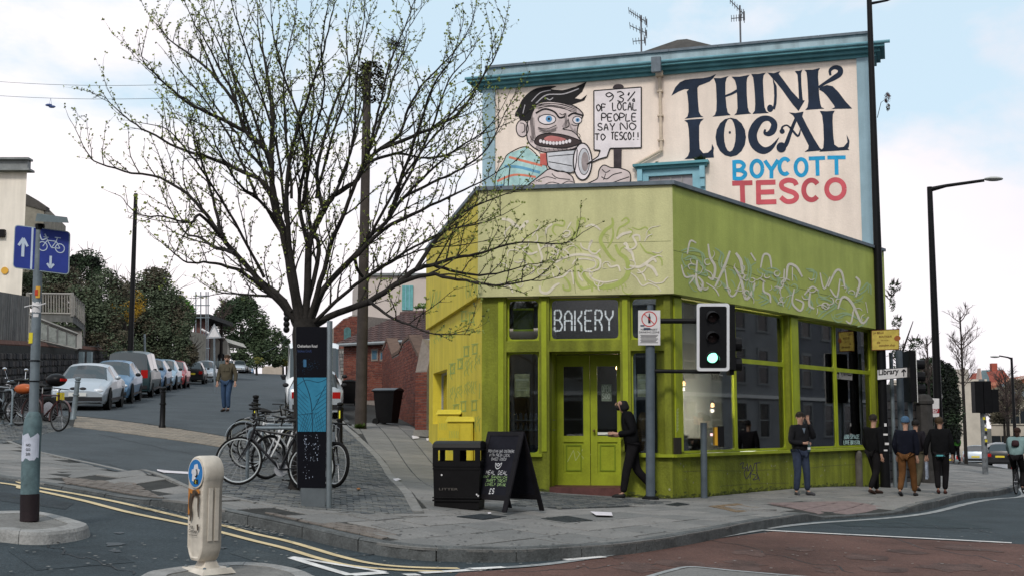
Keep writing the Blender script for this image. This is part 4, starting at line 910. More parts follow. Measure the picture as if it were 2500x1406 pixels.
# hipped roof peak behind the parapet
pk=um_(1665,97,-4); a0,a1=um_(1560,130,-4)[0],um_(1760,110,-4)[0]
mb=MB(); A=[PM.p(a0-.6,pk[1]-.9,-2.8),PM.p(a1+.6,pk[1]-.9,-2.8),PM.p(a1+.6,pk[1]-.9,-5.4),PM.p(a0-.6,pk[1]-.9,-5.4)]; ap=PM.p(pk[0]-.15,pk[1],-4); aq=PM.p(pk[0]+.15,pk[1],-4)
mb.add(A+[ap,aq],[(0,1,5,4),(1,2,5),(2,3,4,5),(3,0,4),(3,2,1,0)]); mb.build('roof',mat('slate',(.06,.055,.05),.8,.3,4,.4,20),mur)
# hopper and downpipe
cpipe=mat('cream_pipe',(.55,.45,.35),.6,.2,5)
u,z=um_(1610,163); mb=MB(); PM.box(mb,u-.13,u+.13,z-.30,z+.12,.41,.56); mb.build('hopper_head',lead,mur)
mb=MB(); u,z=um_(1612,185); PM.box(mb,u-.1,u+.1,z-.06,z+.08,0,.2); ux,zx=um_(1616,371); uy,zy=um_(1546,408)
mb.tube([PM.p(u,z,.1),PM.p(u,z-.1,.09),PM.p(ux,zx,.09)],.045,8); mb.tube([PM.p(ux,zx+.02,.09),PM.p(uy,zy,.09)],.045,8)
for k in range(3): PM.box(mb,u-.08,u+.08,z-.5-k*.7,z-.46-k*.7,0,.14)
mb.build('downpipe',cpipe,mur,smooth=True)
# blue framed window behind the shop parapet
wu0,wz1=um_(1585,433); wu1=um_(1692,433)[0]; fu0,fz1=um_(1560,412); fu1=um_(1722,412)[0]; wz0=wz1-2.2
wfr=MB(); PM.box(wfr,fu0,wu0,wz0,fz1,0,.1); PM.box(wfr,wu1,fu1-.0,wz0,fz1,0,.1); PM.box(wfr,wu0,wu1,wz1,fz1,0,.1); 
lt=mat('light_teal',(.22,.42,.5),.6,.15,3); wo=wfr.build('window',lt,mur)
m=MB(); PM.box(m,fu0-.12,fu1+.12,fz1,fz1+.07,-.0,.3); PM.box(m,fu0-.06,fu1+.06,fz1-.08,fz1-.001,0,.2); m.build('window_cornice',teal,wo)
m=MB()
for a in (fu0-.01,fu1-.13): PM.box(m,a,a+.14,fz1-.4,fz1-.081,.101,.24); PM.box(m,a+.01,a+.13,fz1-.65,fz1-.401,.101,.19)
m.each('bracket',lt,wo)
m=MB(); PM.box(m,wu0,wu1,wz0,wz1,-.018,.0); m.build('glass_pane',mat('frosted_pane',(.3,.28,.3),.3,.15,5),wo)
m=MB()
for k in range(1,4): a=wu0+(wu1-wu0)*k/4; PM.box(m,a-.012,a+.012,wz0,wz1,.001,.03)
m.each('glazing_bar',mat('grey_frame',(.3,.3,.28)),wo)
# --- lettering, traced on the wall
navy=mat('navy_mural_paint',(.012,.022,.045),.7,.25,3,speck=.15); Z5=tf(1620,120,3.514)
lets=[]
lets.append([[(66,402),(100,330),(140,285),(185,265),(260,255),(340,250),(400,238),(450,215),(425,252),(395,280),(350,298),(305,315),(290,335),(292,400),(297,480),(303,540),(318,570),(342,584),(260,590),(180,600),(205,580),(214,540),(212,470),(205,400),(198,365),(218,346),(180,345),(130,365)]])
lets.append([[(430,250),(490,250),(560,232),(540,252),(530,290),(530,400),(540,500),(550,545),(575,568),(418,582),(440,565),(452,530),(455,450),(452,370),(448,300)],[(583,238),(650,238),(738,222),(718,248),(712,290),(714,400),(722,500),(732,540),(752,555),(605,568),(625,548),(634,510),(630,400),(625,320),(612,270)],[(526,398),(580,375),(630,345),(634,370),(585,395),(526,414)]])
lets.append([[(752,215),(810,215),(877,203),(858,228),(852,270),(858,400),(866,500),(880,535),(905,550),(762,558),(782,530),(786,470),(782,380),(775,300),(768,245)]])
ball=lambda x,y,r,ry=None:[(x+r*math.cos(2*PI*k/16),y+(ry or r)*math.sin(2*PI*k/16)) for k in range(16)]
lets.append([[(890,203),(945,208),(1002,190),(987,213),(1030,270),(1100,365),(1170,440),(1212,442),(1158,533),(1110,480),(1020,355),(965,285),(940,260),(915,230)],[(935,250),(955,290),(970,320),(972,400),(968,470),(955,520),(935,515),(946,460),(949,400),(945,320)],ball(914,510,27,32),[(1125,190),(1160,188),(1190,180),(1180,210),(1182,300),(1190,400),(1196,450),(1160,450),(1160,400),(1155,300),(1148,220)]])
kq=stroke2([(1330,330),(1390,290),(1460,250),(1512,212),(1512,170),(1465,158),(1428,185),(1432,228)],[22,26,42,46,44,34,26,18],4)
lets.append([[(1208,180),(1280,178),(1343,163),(1328,190),(1325,240),(1330,300),(1335,400),(1345,470),(1355,500),(1380,512),(1215,524),(1235,500),(1242,450),(1238,350),(1232,250),(1225,200)],[(1340,330),(1400,310),(1450,320),(1500,370),(1560,450),(1618,512),(1440,515),(1470,500),(1460,480),(1400,400),(1370,370),(1335,350)],*kq])
lets.append([[(178,612),(230,605),(345,598),(318,625),(305,660),(305,780),(310,860),(340,895),(380,890),(410,862),(415,815),(432,850),(427,890),(432,932),(178,947),(208,920),(222,880),(220,780),(215,690),(205,635)]])
lets.append(['O']); 
cq=stroke2([(872,690),(868,722),(900,728),(936,700),(948,640),(905,598),(840,605),(790,660),(762,740),(786,825),(855,872),(925,845),(990,760)],[16,26,44,58,52,44,56,72,76,74,62,38,4],5)
lets.append(cq)
lets.append([[(1075,545),(1130,550),(1200,538),(1190,580),(1230,660),(1290,770),(1340,850),(1365,870),(1208,884),(1240,860),(1245,830),(1200,740),(1140,620),(1110,570)],*stroke2([(1140,590),(1110,660),(1080,740),(1055,810),(1030,850)],[26,28,32,36,30],4),ball(1010,845,42,44),*stroke2([(1012,705),(1020,670),(1055,655),(1090,680),(1152,748),(1175,690)],[24,16,13,16,20,8],4),ball(1017,707,22)])
lets.append([[(1340,532),(1400,535),(1468,530),(1452,560),(1450,620),(1455,740),(1465,820),(1500,845),(1545,840),(1578,800),(1570,735),(1595,790),(1590,840),(1580,855),(1597,867),(1335,882),(1370,850),(1375,780),(1370,650),(1360,570)]])
for L in lets:
    m=MB()
    if L==['O']:
        o_=[PM.p(*PM.uz(*Z5(*p)),-.014) for p in ball(576,758,131,168)]; i_=[PM.p(*PM.uz(*Z5(*p)),-.014) for p in ball(568,740,50,142)]
        m.poly(o_,[i_[::-1]]); PM.fill(m,[ball(568,717,10,12)],Z5,-.014)
    else:
        for k,q in enumerate(L): PM.fill(m,[q],Z5,-.014+.0006*(k%9) if len(q)>4 else -.0145)
    m.build('painted_letter',navy,mur,fix=False)
def wstroke(pl,lst,name,mm,parent,w,t=Z5,d=-.014,k=5):
    for i,L in enumerate(lst):
        m=MB(); e=0
        for st in L:
            for q in stroke2(st,w,k if len(st)>3 else 1): pl.fill(m,[q],t,d+e)
            e+=.0008
        m.build(name,mm,parent,fix=False)
def ell(x,y,a,b,a0=0,a1=360,n=14): return [(x+a*math.cos(R(a0+(a1-a0)*i/n)),y+b*math.sin(R(a0+(a1-a0)*i/n))) for i in range(n+1)]
skyb=mat('sky_blue_mural_paint',(.02,.30,.55),.7,.25,3); redm=mat('red_mural_paint',(.52,.09,.11),.7,.3,1.0)
wstroke(PM,[[[(605,955),(608,1125)],[(605,970),(660,970),(690,1000),(660,1036),(606,1040)],[(606,1042),(665,1044),(702,1072),(670,1110),(608,1112)]],[ell(800,1027,48,68)],[[(868,958),(925,1040)],[(982,952),(925,1040)],[(925,1035),(925,1110)]],[ell(1040,1008,46,66,-40,-310)],[ell(1180,1015,48,70)],[[(1245,940),(1385,935)],[(1318,940),(1322,1088)]],[[(1405,932),(1562,930)],[(1482,930),(1485,1080)]]],'painted_letter',skyb,mur,33)
wstroke(PM,[[[(588,1153),(762,1148)],[(674,1153),(680,1335)]],[[(812,1130),(815,1333)],[(800,1148),(960,1143)],[(815,1230),(950,1225)],[(805,1315),(968,1310)]],[[(1140,1168),(1118,1135),(1062,1126),(1015,1150),(1018,1190),(1065,1215),(1118,1235),(1142,1268),(1115,1302),(1055,1308),(1005,1272)]],[ell(1268,1210,66,84,-38,-318)],[ell(1475,1202,76,80)]],'painted_letter',redm,mur,42)
# --- painted cartoon man shouting into a megaphone
Z4=tf(1150,130,3.8); ink=mat('mural_black',(.012,.011,.012),.7,.2,5); skinm=mat('mural_grey_skin',(.58,.49,.48),.7,.22,1.6); wht=mat('mural_white',(.72,.66,.68),.7,.1,3)
shade=mat('mural_mid_grey',(.30,.25,.25),.7,.3,4)
def paint(name,mm,polys,d): m=MB(); PM.fill(m,polys,Z4,d-.018); return m.build(name,mm,mur,fix=False)
def ink_(name,lst,d,mm=ink,k=5):
    for i,(p,w) in enumerate(lst): m=MB(); PM.quads(m,stroke2(p,w,k),Z4,d-.018+.00005*i); m.build(name,mm,mur,fix=False)
C=lambda pts:cat(pts,4,closed=True)
sweat=[(222,1268),(232,1130),(300,1010),(345,935),(510,870),(640,980),(705,1075),(640,1150),(480,1262)]
paint('painted_sweater',mat('mural_teal',(.36,.55,.54),.7,.3,3),[sweat],.003)
ink_('painted_stripe',[([(350,965),(500,1005),(660,1045)],22),([(240,1190),(400,1130),(600,1150)],20),([(380,1230),(470,1255)],16)],.0045,mat('mural_orange',(.62,.2,.13),.7,.2,3))
ink_('painted_stripe',[([(310,1050),(450,1060),(640,1110)],26),([(230,1240),(300,1225)],22)],.0045,mat('mural_blue',(.12,.3,.45),.7,.3,3))
ink_('painted_outline',[(sweat,8),([(360,1060),(350,1150),(340,1265)],10),([(310,1140),(300,1265)],8)],.006)
head=C([(545,560),(560,480),(660,450),(800,455),(950,490),(1035,560),(1025,610),(992,680),(985,760),(1022,830),(960,885),(850,908),(700,922),(600,890),(530,820),(515,700)])
paint('painted_face',skinm,[head],.006); paint('painted_ear',skinm,[C(ball(474,700,56,78))],.005)
ink_('painted_outline',[(head+[head[0]],11),(ball(474,700,56,78)+[(530,700)],9),([(455,650),(490,660),(495,720),(470,740)],7)],.008)
ink_('painted_shading',[([(560,520),(560,640),(575,740),(560,830)],30),([(600,870),(720,905),(900,895)],24),([(870,560),(880,640),(850,690)],26),([(620,700),(700,720),(800,690)],18),([(960,700),(970,740)],14)],.0075,shade)
hair=C([(440,590),(450,480),(510,390),(600,330),(720,308),(792,310),(740,335),(850,345),(950,330)])[:-4]+[(1072,265),(1030,360),(960,420),(1020,430),(1076,385),(1050,440),(930,480),(850,460),(700,440),(610,480),(570,560),(550,625),(510,632),(455,625)]
paint('painted_hair',ink,[hair],.010)
ink_('painted_highlight',[([(560,450),(640,370),(740,345)],8),([(600,470),(700,390),(860,380),(1000,330)],10),([(480,560),(500,480)],8),([(700,420),(730,435),(760,415)],9)],.0115,mat('mural_light_grey',(.4,.38,.4),.7,.2))
paint('painted_eye',wht,[ball(705,617,80,46),ball(985,622,42,34)],.010)
paint('painted_iris',mat('mural_iris',(.1,.28,.5),.7,.1),[ball(722,612,30),ball(988,622,19)],.012); paint('painted_pupil',ink,[ball(722,612,12),ball(988,622,8)],.0135)
ink_('painted_outline',[(ball(705,617,80,46)+[(785,617)],8),(ball(985,622,42,34)+[(1027,622)],7),([(600,560),(680,520),(770,545),(820,600),(870,590)],16),([(900,590),(950,560),(1042,582)],16),([(600,500),(700,470),(850,480),(960,520)],6),([(620,520),(720,490),(850,510),(930,545)],5),([(900,610),(905,680),(850,705),(930,722),(985,762)],8),([(620,690),(700,705),(790,670)],6),([(880,560),(860,600)],7)],.0125)
mouth=C([(588,830),(620,772),(700,747),(830,755),(950,788),(1022,826),(960,862),(850,882),(720,872),(640,862)])
paint('painted_mouth',mat('mural_dark_mouth',(.05,.035,.035),.7,.2),[mouth],.0135); paint('painted_tongue',mat('mural_tongue',(.45,.16,.15),.7,.2),[C([(680,790),(740,768),(840,785),(880,805),(800,822),(700,815)])],.015)
ink_('painted_outline',[(mouth+[mouth[0]],9)],.016)
paint('painted_teeth',wht,[ball(645+k*30,812+26*math.sin(PI*(k+.8)/10.5),14,17) for k in range(10)],.0175)
mega=[(700,922),(950,900),(985,905),(965,1085),(920,1112),(760,1082),(712,1042)]
paint('painted_megaphone',mat('mural_silver',(.5,.5,.53),.7,.3,2.5),[mega],.0185); paint('painted_megaphone',mat('mural_red_grip',(.5,.12,.1),.7,.3,4),[[(640,935),(705,928),(705,1045),(640,1035)]],.0185)
paint('painted_megaphone',wht,[C(ball(1035,1008,86,170))],.020); paint('painted_megaphone',mat('mural_silver',(.5,.5,.53)),[C(ball(1048,1008,52,122))],.0215); paint('painted_megaphone',shade,[C(ball(1058,1010,34,90))],.023)
ink_('painted_outline',[(mega+[mega[0]],9),(C(ball(1035,1008,86,170)),12),(C(ball(1048,1008,52,122)),6),([(720,960),(840,950),(960,940)],6),([(720,1010),(840,1030),(940,1050)],6)],.0245,k=2)
rk=random.Random(14)
ink_('painted_wrinkle',[([(600,470+j*14),(720,452+j*15),(860,470+j*16),(980,515+j*13)],4) for j in range(4)]+[([(630,700+j*12),(700,725+j*9),(790,700+j*10)],4) for j in range(3)]+[([(548+j*11,600),(556+j*11,700+j*8),(570+j*10,800)],3.5) for j in range(4)]+[([(600+j*40,886),(612+j*40,905)],4) for j in range(9)]+[([(880+j*9,620),(872+j*9,660),(880+j*9,690)],3.5) for j in range(3)]+[([(585,815),(560,800),(550,770)],6),([(1000,790),(1012,770),(995,745)],5),([(820,560),(850,575),(870,560)],6),([(930,660),(960,675),(1000,665)],6)],.0128)
ink_('painted_shading',[([(640,930+j*0),(620,900),(600,880)],12) for j in range(1)]+[([(500,660),(505,700),(490,740)],12),([(905,640),(930,700),(960,730)],16),([(640,640),(620,610),(640,580)],14)],.0072,shade)
handp=[(480,1262),(560,1200),(650,1130),(725,1078),(800,1100),(860,1100),(940,1150),(965,1245)]
paint('painted_hand',skinm,[handp],.0185); ink_('painted_outline',[(handp,10),([(600,1190),(700,1150),(790,1170)],7),([(750,1120),(800,1160),(920,1175)],8),([(650,1240),(740,1200),(820,1215)],7),([(820,1230),(900,1190),(950,1200)],7)],.020)
sgn=[(1140,352),(1580,318),(1580,880),(1290,886),(1262,965),(1190,985),(1075,1035),(1180,960),(1200,905),(1142,900)]
paint('painted_placard',wht,[sgn],.026); ink_('painted_outline',[([sgn[i],sgn[(i+1)%len(sgn)]],11) for i in range(len(sgn))],.0275)
paint('painted_placard_post',mat('mural_post',(.045,.035,.04),.7,.5,4),[[(1322,888),(1398,884),(1395,1082),(1325,1086)],C([(1320,330),(1330,300),(1365,290),(1405,298),(1412,325)])],.0245)
fist=C([(1040,1236),(1130,1190),(1175,1160),(1190,1085),(1232,1042),(1300,1065),(1380,1070),(1470,1110),(1475,1200),(1420,1240),(1200,1245)])
paint('painted_fist',skinm,[fist],.026); ink_('painted_outline',[(fist+[fist[0]],10),([(1215,1080),(1250,1110),(1290,1090)],8),([(1210,1150),(1260,1170),(1320,1130),(1400,1110)],9),([(1300,1210),(1380,1180),(1470,1150)],9),([(1250,1120),(1230,1180)],7)],.0275)
m=MB()
for s_,x,y,w_,h_ in (('93%',1250,362,300,92),('OF',1165,478,100,62),('LOCAL',1315,462,235,70),('PEOPLE',1215,565,335,66),('SAY',1178,655,170,66),('NO',1385,648,165,68),('TO',1150,752,110,58),('TESCO!!',1300,738,275,68)):
    PM.quads(m,hand(s_,x,y,w_,h_,11,3,.05,seed=len(s_)+x),Z4,.030-.018)
m.build('placard_writing',ink,mur,fix=False)
# tufts of weeds on ledges are leaves sprouting
def tuft(p,r,n,m,name='weed_tuft',lab=None,seed=1):
    rb=random.Random(seed); q=MB()
    for _ in range(n):
        a=rb.uniform(0,2*PI); e=rb.uniform(.2,1.3); L=r*rb.uniform(.5,1.2); d=Vector((math.cos(a)*math.cos(e),math.sin(a)*math.cos(e),math.sin(e)))*L; s_=perp(d.normalized())[0]*r*.12; b_=Vector(p)+Vector((rb.uniform(-r,r)*.6,rb.uniform(-r,r)*.2,0))
        q.add([b_-s_,b_+s_,b_+d*.6+s_*1.5,b_+d],[(0,1,2,3)])
    o=q.build(name,m,None); 
    if lab: tag(o,lab,'plant')
    return o
leafd=mat('dark_leaf',(.03,.05,.015),.7,.3,5)
u,z=um_(1712,396); tuft(PM.p(u,z,.15),.22,40,leafd,lab='weeds sprouting on the right end of the blue window cornice',seed=2)
u,z=um_(1605,403); tuft(PM.p(u,z,.15),.12,16,leafd,lab='tiny weed on the left end of the blue window cornice',seed=3)
# TV aerials
def aerial(px,py0,py1,lab,arms):
    u,z0=PM.uz(px,py1,-1); z1=PM.uz(px,py0,-1)[1]; p=PM.p(u,z0-.8,-1); t=T('tv_aerial',lab,'aerial',tuple(p)); met=mat('aerial_metal',(.12,.12,.13),.5,.1,metal=.5)
    m=MB(); m.tube([p,PM.p(u,z1,-1)],.028,6); m.build('mast',met,t)
    for (dx,dy,ln,n_,tilt) in arms:
        m=MB(); c=PM.p(u,PM.uz(px,py0+dy,-1)[1],-1); d=(PM.u*math.cos(tilt)+Vector((0,0,math.sin(tilt)))); a=c-d*ln*.7; b_=c+d*ln*.3; m.tube([a,b_],.014,5); e=PM.n*.8+PM.u*.1
        for k in range(n_): q=a.lerp(b_,k/(n_-1)); m.tube([q-e*.14-Vector((0,0,.06)),q+e*.14+Vector((0,0,.06))],.009,4)
        for s_ in(-1,1): m.tube([b_-Vector((0,0,.13))+PM.n*.1*s_,b_+Vector((0,0,.13))+PM.n*.1*s_],.012,4)
        m.build('aerial_array',met,t)
aerial(1566,38,128,'left of two rooftop television aerials, with two stacked arrays',[(0,8,.65,9,-R(38)),(0,38,.55,6,-R(30)),(0,62,.35,5,0)])
aerial(1808,14,102,'right of two rooftop television aerials, thin mast with one array',[(0,12,.6,7,-R(50)),(0,30,.35,6,0)])
# ================================================================ houses across the roads (outside the picture, mirrored in the shop windows)
def terrace(name,lab,A,B,h,m,nb,storeys,seed):
    pl=Plane(A,B); t=T(name,lab,'building',(A[0],A[1],0)); mb=MB(); pl.box(mb,0,pl.len,-2,h,-8,0); mb.build('wall',m,t)
    mb=MB(); pl.box(mb,-.2,pl.len+.2,h,h+.3,-8.2,.25); pl.box(mb,0,pl.len,3.1,3.3,0,.15); mb.build('cornice',whitep,t)
    gm=mat('house_pane',(.02,.025,.03),.1,0); trm_=mat('dim_trim',(.30,.31,.31),.7,.1)
    for s in range(storeys):
        for k in range(nb):
            u=pl.len*(k+.5)/nb; z=.9+s*3.1; f=MB(); w_=.62; hh=1.9
            for q in ((u-w_-.12,u-w_,z,z+hh),(u+w_,u+w_+.12,z,z+hh),(u-w_-.12,u+w_+.12,z+hh,z+hh+.18),(u-w_-.2,u+w_+.2,z-.12,z),(u-w_,u+w_,z+hh/2-.03,z+hh/2+.03)): pl.box(f,*q,0,.08)
            wn=f.build('window',trm_,t); f=MB(); pl.box(f,u-w_,u+w_,z,z+hh,.0,.02); f.build('glass_pane',gm,wn)
    return t
hm=mat('opposite_render',(.17,.18,.19),.8,.2,1); nr=Vector((.804,-.594)); al=Vector((.594,.804))
base=Vector((9.7,26.9))+nr*17
for k,(s0,s1,c) in enumerate(((-26,-13,(.16,.17,.18)),(-12.9,8,(.3,.3,.3)),(8.1,26,(.2,.21,.22)),(26.1,44,(.28,.29,.3)),(44.1,64,(.17,.18,.2)),(64.1,84,(.25,.25,.26)))):
    A=base+al*s1; B=base+al*s0
    terrace('town_house','%s rendered house across the main road, outside the picture to the right'%['first','second','third','fourth','fifth','sixth'][k],tuple(A),tuple(B),12.4,mat('opposite_render_%d'%k,c,.8,.2,1),6,4,k)
for k in range(3):
    terrace('town_house','%s brick house behind the viewpoint, outside the picture'%['left','middle','right'][k],(16-14*k,-14),(2.1-14*k,-14),7.5,mat('opposite_render_2',(.12,.12,.13)),4,2,k+9)
# ================================================================ STREET FURNITURE
class Quad:      # flat board given by its four measured corners: TL,TR,BR,BL
    def __init__(s,tl,tr,br,bl):
        s.c=[Vector(p) for p in (tl,tr,br,bl)]; s.n=(s.c[1]-s.c[0]).cross(s.c[3]-s.c[0]).normalized()
        if s.n.dot(s.c[0]-Vector((0,0,CH)))>0: s.n=-s.n
        s.w=((s.c[1]-s.c[0]).length+(s.c[2]-s.c[3]).length)/2; s.h=((s.c[3]-s.c[0]).length+(s.c[2]-s.c[1]).length)/2
    def p(s,x,y,d=0):    # x right 0..1, y down 0..1
        a=s.c[0].lerp(s.c[1],x); b=s.c[3].lerp(s.c[2],x); return a.lerp(b,y)+s.n*d
    def box(s,mb,x0,x1,y0,y1,d0,d1): mb.hexa([s.p(x0,y1,d0),s.p(x1,y1,d0),s.p(x1,y1,d1),s.p(x0,y1,d1)],[s.p(x0,y0,d0),s.p(x1,y0,d0),s.p(x1,y0,d1),s.p(x0,y0,d1)]); return mb
    def rrect(s,r,x0=0,x1=1,y0=0,y1=1,d=0,n=4):
        rx,ry=r/s.w,r/s.h; o=[]
        for cx,cy,a in((x1-rx,y0+ry,-90),(x1-rx,y1-ry,0),(x0+rx,y1-ry,90),(x0+rx,y0+ry,180)):
            for k in range(n+1): t=R(a+90*k/n); o.append(s.p(cx+rx*math.cos(t),cy+ry*math.sin(t),d))
        return o
    def strokes(s,mb,pts,w,d,k=4):     # coordinates in metres from top-left
        for q in stroke2(pts,w,k): mb.add([s.p(x/s.w,y/s.h,d) for x,y in q],[(0,1,2,3)])
    def text(s,mb,t,x,y,w,h,d,bold=0,shear=0): # y = baseline, metres
        return text(mb,t,lambda u,v:s.p((x+u)/s.w,(y-v)/s.h,d),w,h,bold,shear)
steel=mat('galvanised_steel',(.16,.19,.21),.5,.25,4,.15,30,metal=.3); polem=mat('grey_pole_paint',(.085,.105,.125),.5,.25,4,.1,30); blackp=mat('gloss_black',(.008,.008,.009),.4,.15,4,spec=.12)
signw=mat('sign_white',(.62,.6,.6),.5,.12,8); signb=mat('sign_blue',(.018,.035,.22),.45,.15,6); inkb=mat('sign_black',(.015,.015,.018),.6,0)
# ---- blue sign pole on the island
b0=gp(72,1271,f=lambda x,y:g(x,y)+.108); D=b0.y; t=T('cycle_sign_post','blue arrow and bicycle sign on a stickered grey pole standing on the left island','sign post',tuple(b0))
A=lambda px,py,dd=0:at(px,py,D+dd)
m=MB(); m.tube([b0,A(73,1205)],.094,18); m.build('black_base_band',mat('dark_bitumen',(.02,.013,.015),.6,.3,5),t,smooth=True)
m=MB(); m.tube([A(73,1205),A(77,1080),A(80,1040)],.092,18,cap=False); m.tube([A(80,1040),A(81,1025),A(82,1012),A(82,1003)],[.092,.088,.07,.045],18); m.build('pole_base_section',mat('green_grey_paint',(.10,.15,.16),.6,.45,7,.2,30),t,smooth=True)
m=MB(); m.tube([A(82,1008),A(93,640),A(96,560)],[.049,.046,.045],12); m.build('pole',steel,t,smooth=True)
m=MB(); m.tube([A(97,562),A(97,548)],.05,10); m.build('lamp_bracket',blackp,t)
m=MB(); q=Quad(A(84,524),A(168,534),A(168,545),A(86,541)); m.hexa([A(86,541,-.2),A(168,545,-.2),A(166,545,.1),A(88,541,.1)],[A(90,522,-.2),A(164,531,-.2),A(162,531,.1),A(94,522,.1)]); m.build('sign_lantern',mat('lantern_grey',(.12,.15,.16),.5,.2,6),t)
sq=Quad(A(36,549,-.06),A(171,566,.0),A(168,671,.0),A(31,654,-.06))
m=MB(); m.prism(sq.rrect(.035,d=0),-sq.n*.02); bo=m.build('sign_plate',mat('sign_edge',(.3,.36,.4),.5,.1),t)
m=MB(); m.poly(sq.rrect(.03,.015,.985,.02,.98,.003)); m.build('sign_face',signb,bo)
m=MB(); sq.box(m,.31,.345,.02,.98,.003,.006); S_=lambda pts,w,k=4:sq.strokes(m,pts,w,.0065,k)
W_,H_=sq.w,sq.h
S_([(.17*W_,.72*H_),(.17*W_,.35*H_)],.03); S_([(.09*W_,.47*H_),(.17*W_,.29*H_)],.026); S_([(.25*W_,.47*H_),(.17*W_,.29*H_)],.026)
S_([(.67*W_,.62*H_),(.67*W_,.86*H_)],.024); S_([(.61*W_,.80*H_),(.67*W_,.90*H_)],.022); S_([(.73*W_,.80*H_),(.67*W_,.90*H_)],.022)
for cx in (.52,.83): S_([(cx*W_+.046*math.cos(a*PI/6),.42*H_+.046*math.sin(a*PI/6)) for a in range(13)],.009,2)
for a,c in (((.52,.42),(.6,.27)),((.6,.27),(.76,.27)),((.76,.27),(.68,.43)),((.68,.43),(.6,.27)),((.76,.27),(.83,.42)),((.68,.43),(.83,.42)),((.58,.19),(.61,.3)),((.53,.2),(.62,.2)),((.76,.27),(.78,.18)),((.73,.18),(.84,.18))): S_([(a[0]*W_,a[1]*H_),(c[0]*W_,c[1]*H_)],.008)
S_([(.46*W_,.15*H_),(.5*W_,.27*H_),(.58*W_,.22*H_),(.55*W_,.13*H_)],.012)
m.build('sign_symbols',mat('sign_symbol_grey',(.45,.52,.62),.5,.1),bo)
def wrap(px0,px1,py0,py1,r,name,mm,dd=0,cx=None):   # a sticker bent round a pole
    c=A((px0+px1)/2 if cx is None else cx,0); a0=A(px0,(py0+py1)/2); a1=A(px1,(py0+py1)/2); z1=A(px0,py0).z; z0=A(px0,py1).z
    return c,a0,a1,z0,z1
def sticker(px,w,py0,py1,r,name,mm,ang0=-60,ang1=60,rag=0):
    c=A(px,(py0+py1)/2); z1=A(px,py0).z; z0=A(px,py1).z; m=MB(); n=10; rb=random.Random(int(px+py0)); vs=[]
    for k in range(n+1):
        a=R(-90+ang0+(ang1-ang0)*k/n); e=[rb.uniform(-rag,rag) for _ in(0,1)]
        for zz,ee in ((z0,e[0]),(z1,e[1])): vs.append((c.x+r*math.cos(a),c.y+r*math.sin(a),zz+ee))
    m.add(vs,[(2*k,2*k+2,2*k+3,2*k+1) for k in range(n)]); return m.build(name,mm,t)
o=sticker(77,0,1062,1120,.0935,'torn_poster',mat('torn_paper',(.5,.52,.6),.8,.15,9),-75,70,.025)
m=MB(); c=A(77,1090)
for k,(s_,py) in enumerate((('NO',1088),('GO',1099),('20',1110))):
    z=A(77,py).z; text(m,s_,lambda u,v:(c.x-.02+u,c.y-.0965+.3*(u-.0)**2,z+v),.045,.026,.02)
m.build('poster_print',inkb,o)
o=sticker(94,0,700,728,.0475,'yellow_sticker',mat('sticker_orange',(.65,.35,.05),.6,.1),-70,40); m=MB(); c=A(94,714); z=A(94,722).z; m.boxm((c.x-.018,c.y-.052,z),(c.x+.012,c.y-.0485,z+.06)); m.build('red_print',mat('sticker_red',(.5,.05,.02),.6,.1),o)
sticker(82,0,812,838,.0478,'yellow_sticker',mat('sticker_yellow',(.6,.5,.03),.6,.1),-85,10); sticker(90,0,738,762,.048,'white_sticker',signw,-60,80,.012); sticker(90,0,766,774,.048,'white_sticker',signw,-50,40)
m=MB(); z=A(90,748).z; c=A(90,748); m.tube([(c.x-.11,c.y-.05,z-.01),(c.x-.02,c.y-.055,z+.01),(c.x+.03,c.y-.055,z-.0),(c.x+.11,c.y-.05,z+.03)],.006,5); m.build('tied_tape',signw,t)
for py in (880,930): m=MB(); m.torus(A(86 if py<900 else 84,py),.051,.007,'z',14,5); m.build('pole_band',blackp,t)
# ---- keep-left bollard
b0=gp(505,1393,f=lambda x,y:g(x,y)+.108); D=b0.y
t=T('keep_left_bollard','white grimy keep left bollard with blue disc covered in stickers, bottom left foreground','bollard',tuple(b0),R(-46)); k_=D/3000
def prof(w0,w1,zb,zh,r):   # stadium outline, bottom rounded
    o=[(r*math.cos(R(a)),zh+r*math.sin(R(a))) for a in range(-35,216,12)]; o+=[(-w1,zb+.10),(-w0*.75,zb+.03),(-w0*.5,zb),(w0*.5,zb),(w0*.75,zb+.03),(w1,zb+.10)]; return o
hh=(1393-1116)*k_; zh=hh-.155; shell=mat('grimy_white_plastic',(.60,.54,.46),.45,.22,5,.1,30,streak=.35)
P_=prof(.12,.125,.09,zh,.146)
m=MB(); n=len(P_); ringsY=[(-.115,.93),(-.125,.97),(-.10,1.0),(.10,1.0),(.125,.97),(.115,.93)]; vs=[]; cz=zh-.2
for y,s_ in ((-.112,.86),(-.125,.90),(-.118,.97),(-.09,1.0),(.03,1.0),(.055,.97),(.062,.90)): vs+=[(x*s_,y,cz+(z-cz)*(1-(1-s_)*.5)) for x,z in P_]
K=7; fs=[(i*n+j,i*n+(j+1)%n,(i+1)*n+(j+1)%n,(i+1)*n+j) for i in range(K-1) for j in range(n)]+[tuple(range(n))[::-1],tuple((K-1)*n+j for j in range(n))]
m.add(vs,fs); m.build('shell',shell,t,world=False,smooth=True)
m=MB()
for sx in(-1,1):
    for yy in(-.06,.0): m.boxm((sx*.132-.006,yy-.018,.26),(sx*.132+.006,yy+.018,zh-.12))
m.each('side_rib',shell,t,world=False) if hasattr(m,'each') else m.build('side_rib',shell,t,world=False)
m=MB(); m.lathe([(.124,-.0),(.126,.012),(.115,.014)],28,(0,-.118,zh),M=Matrix.Rotation(R(90),3,'X')); dr=m.build('disc_rim',shell,t,world=False)
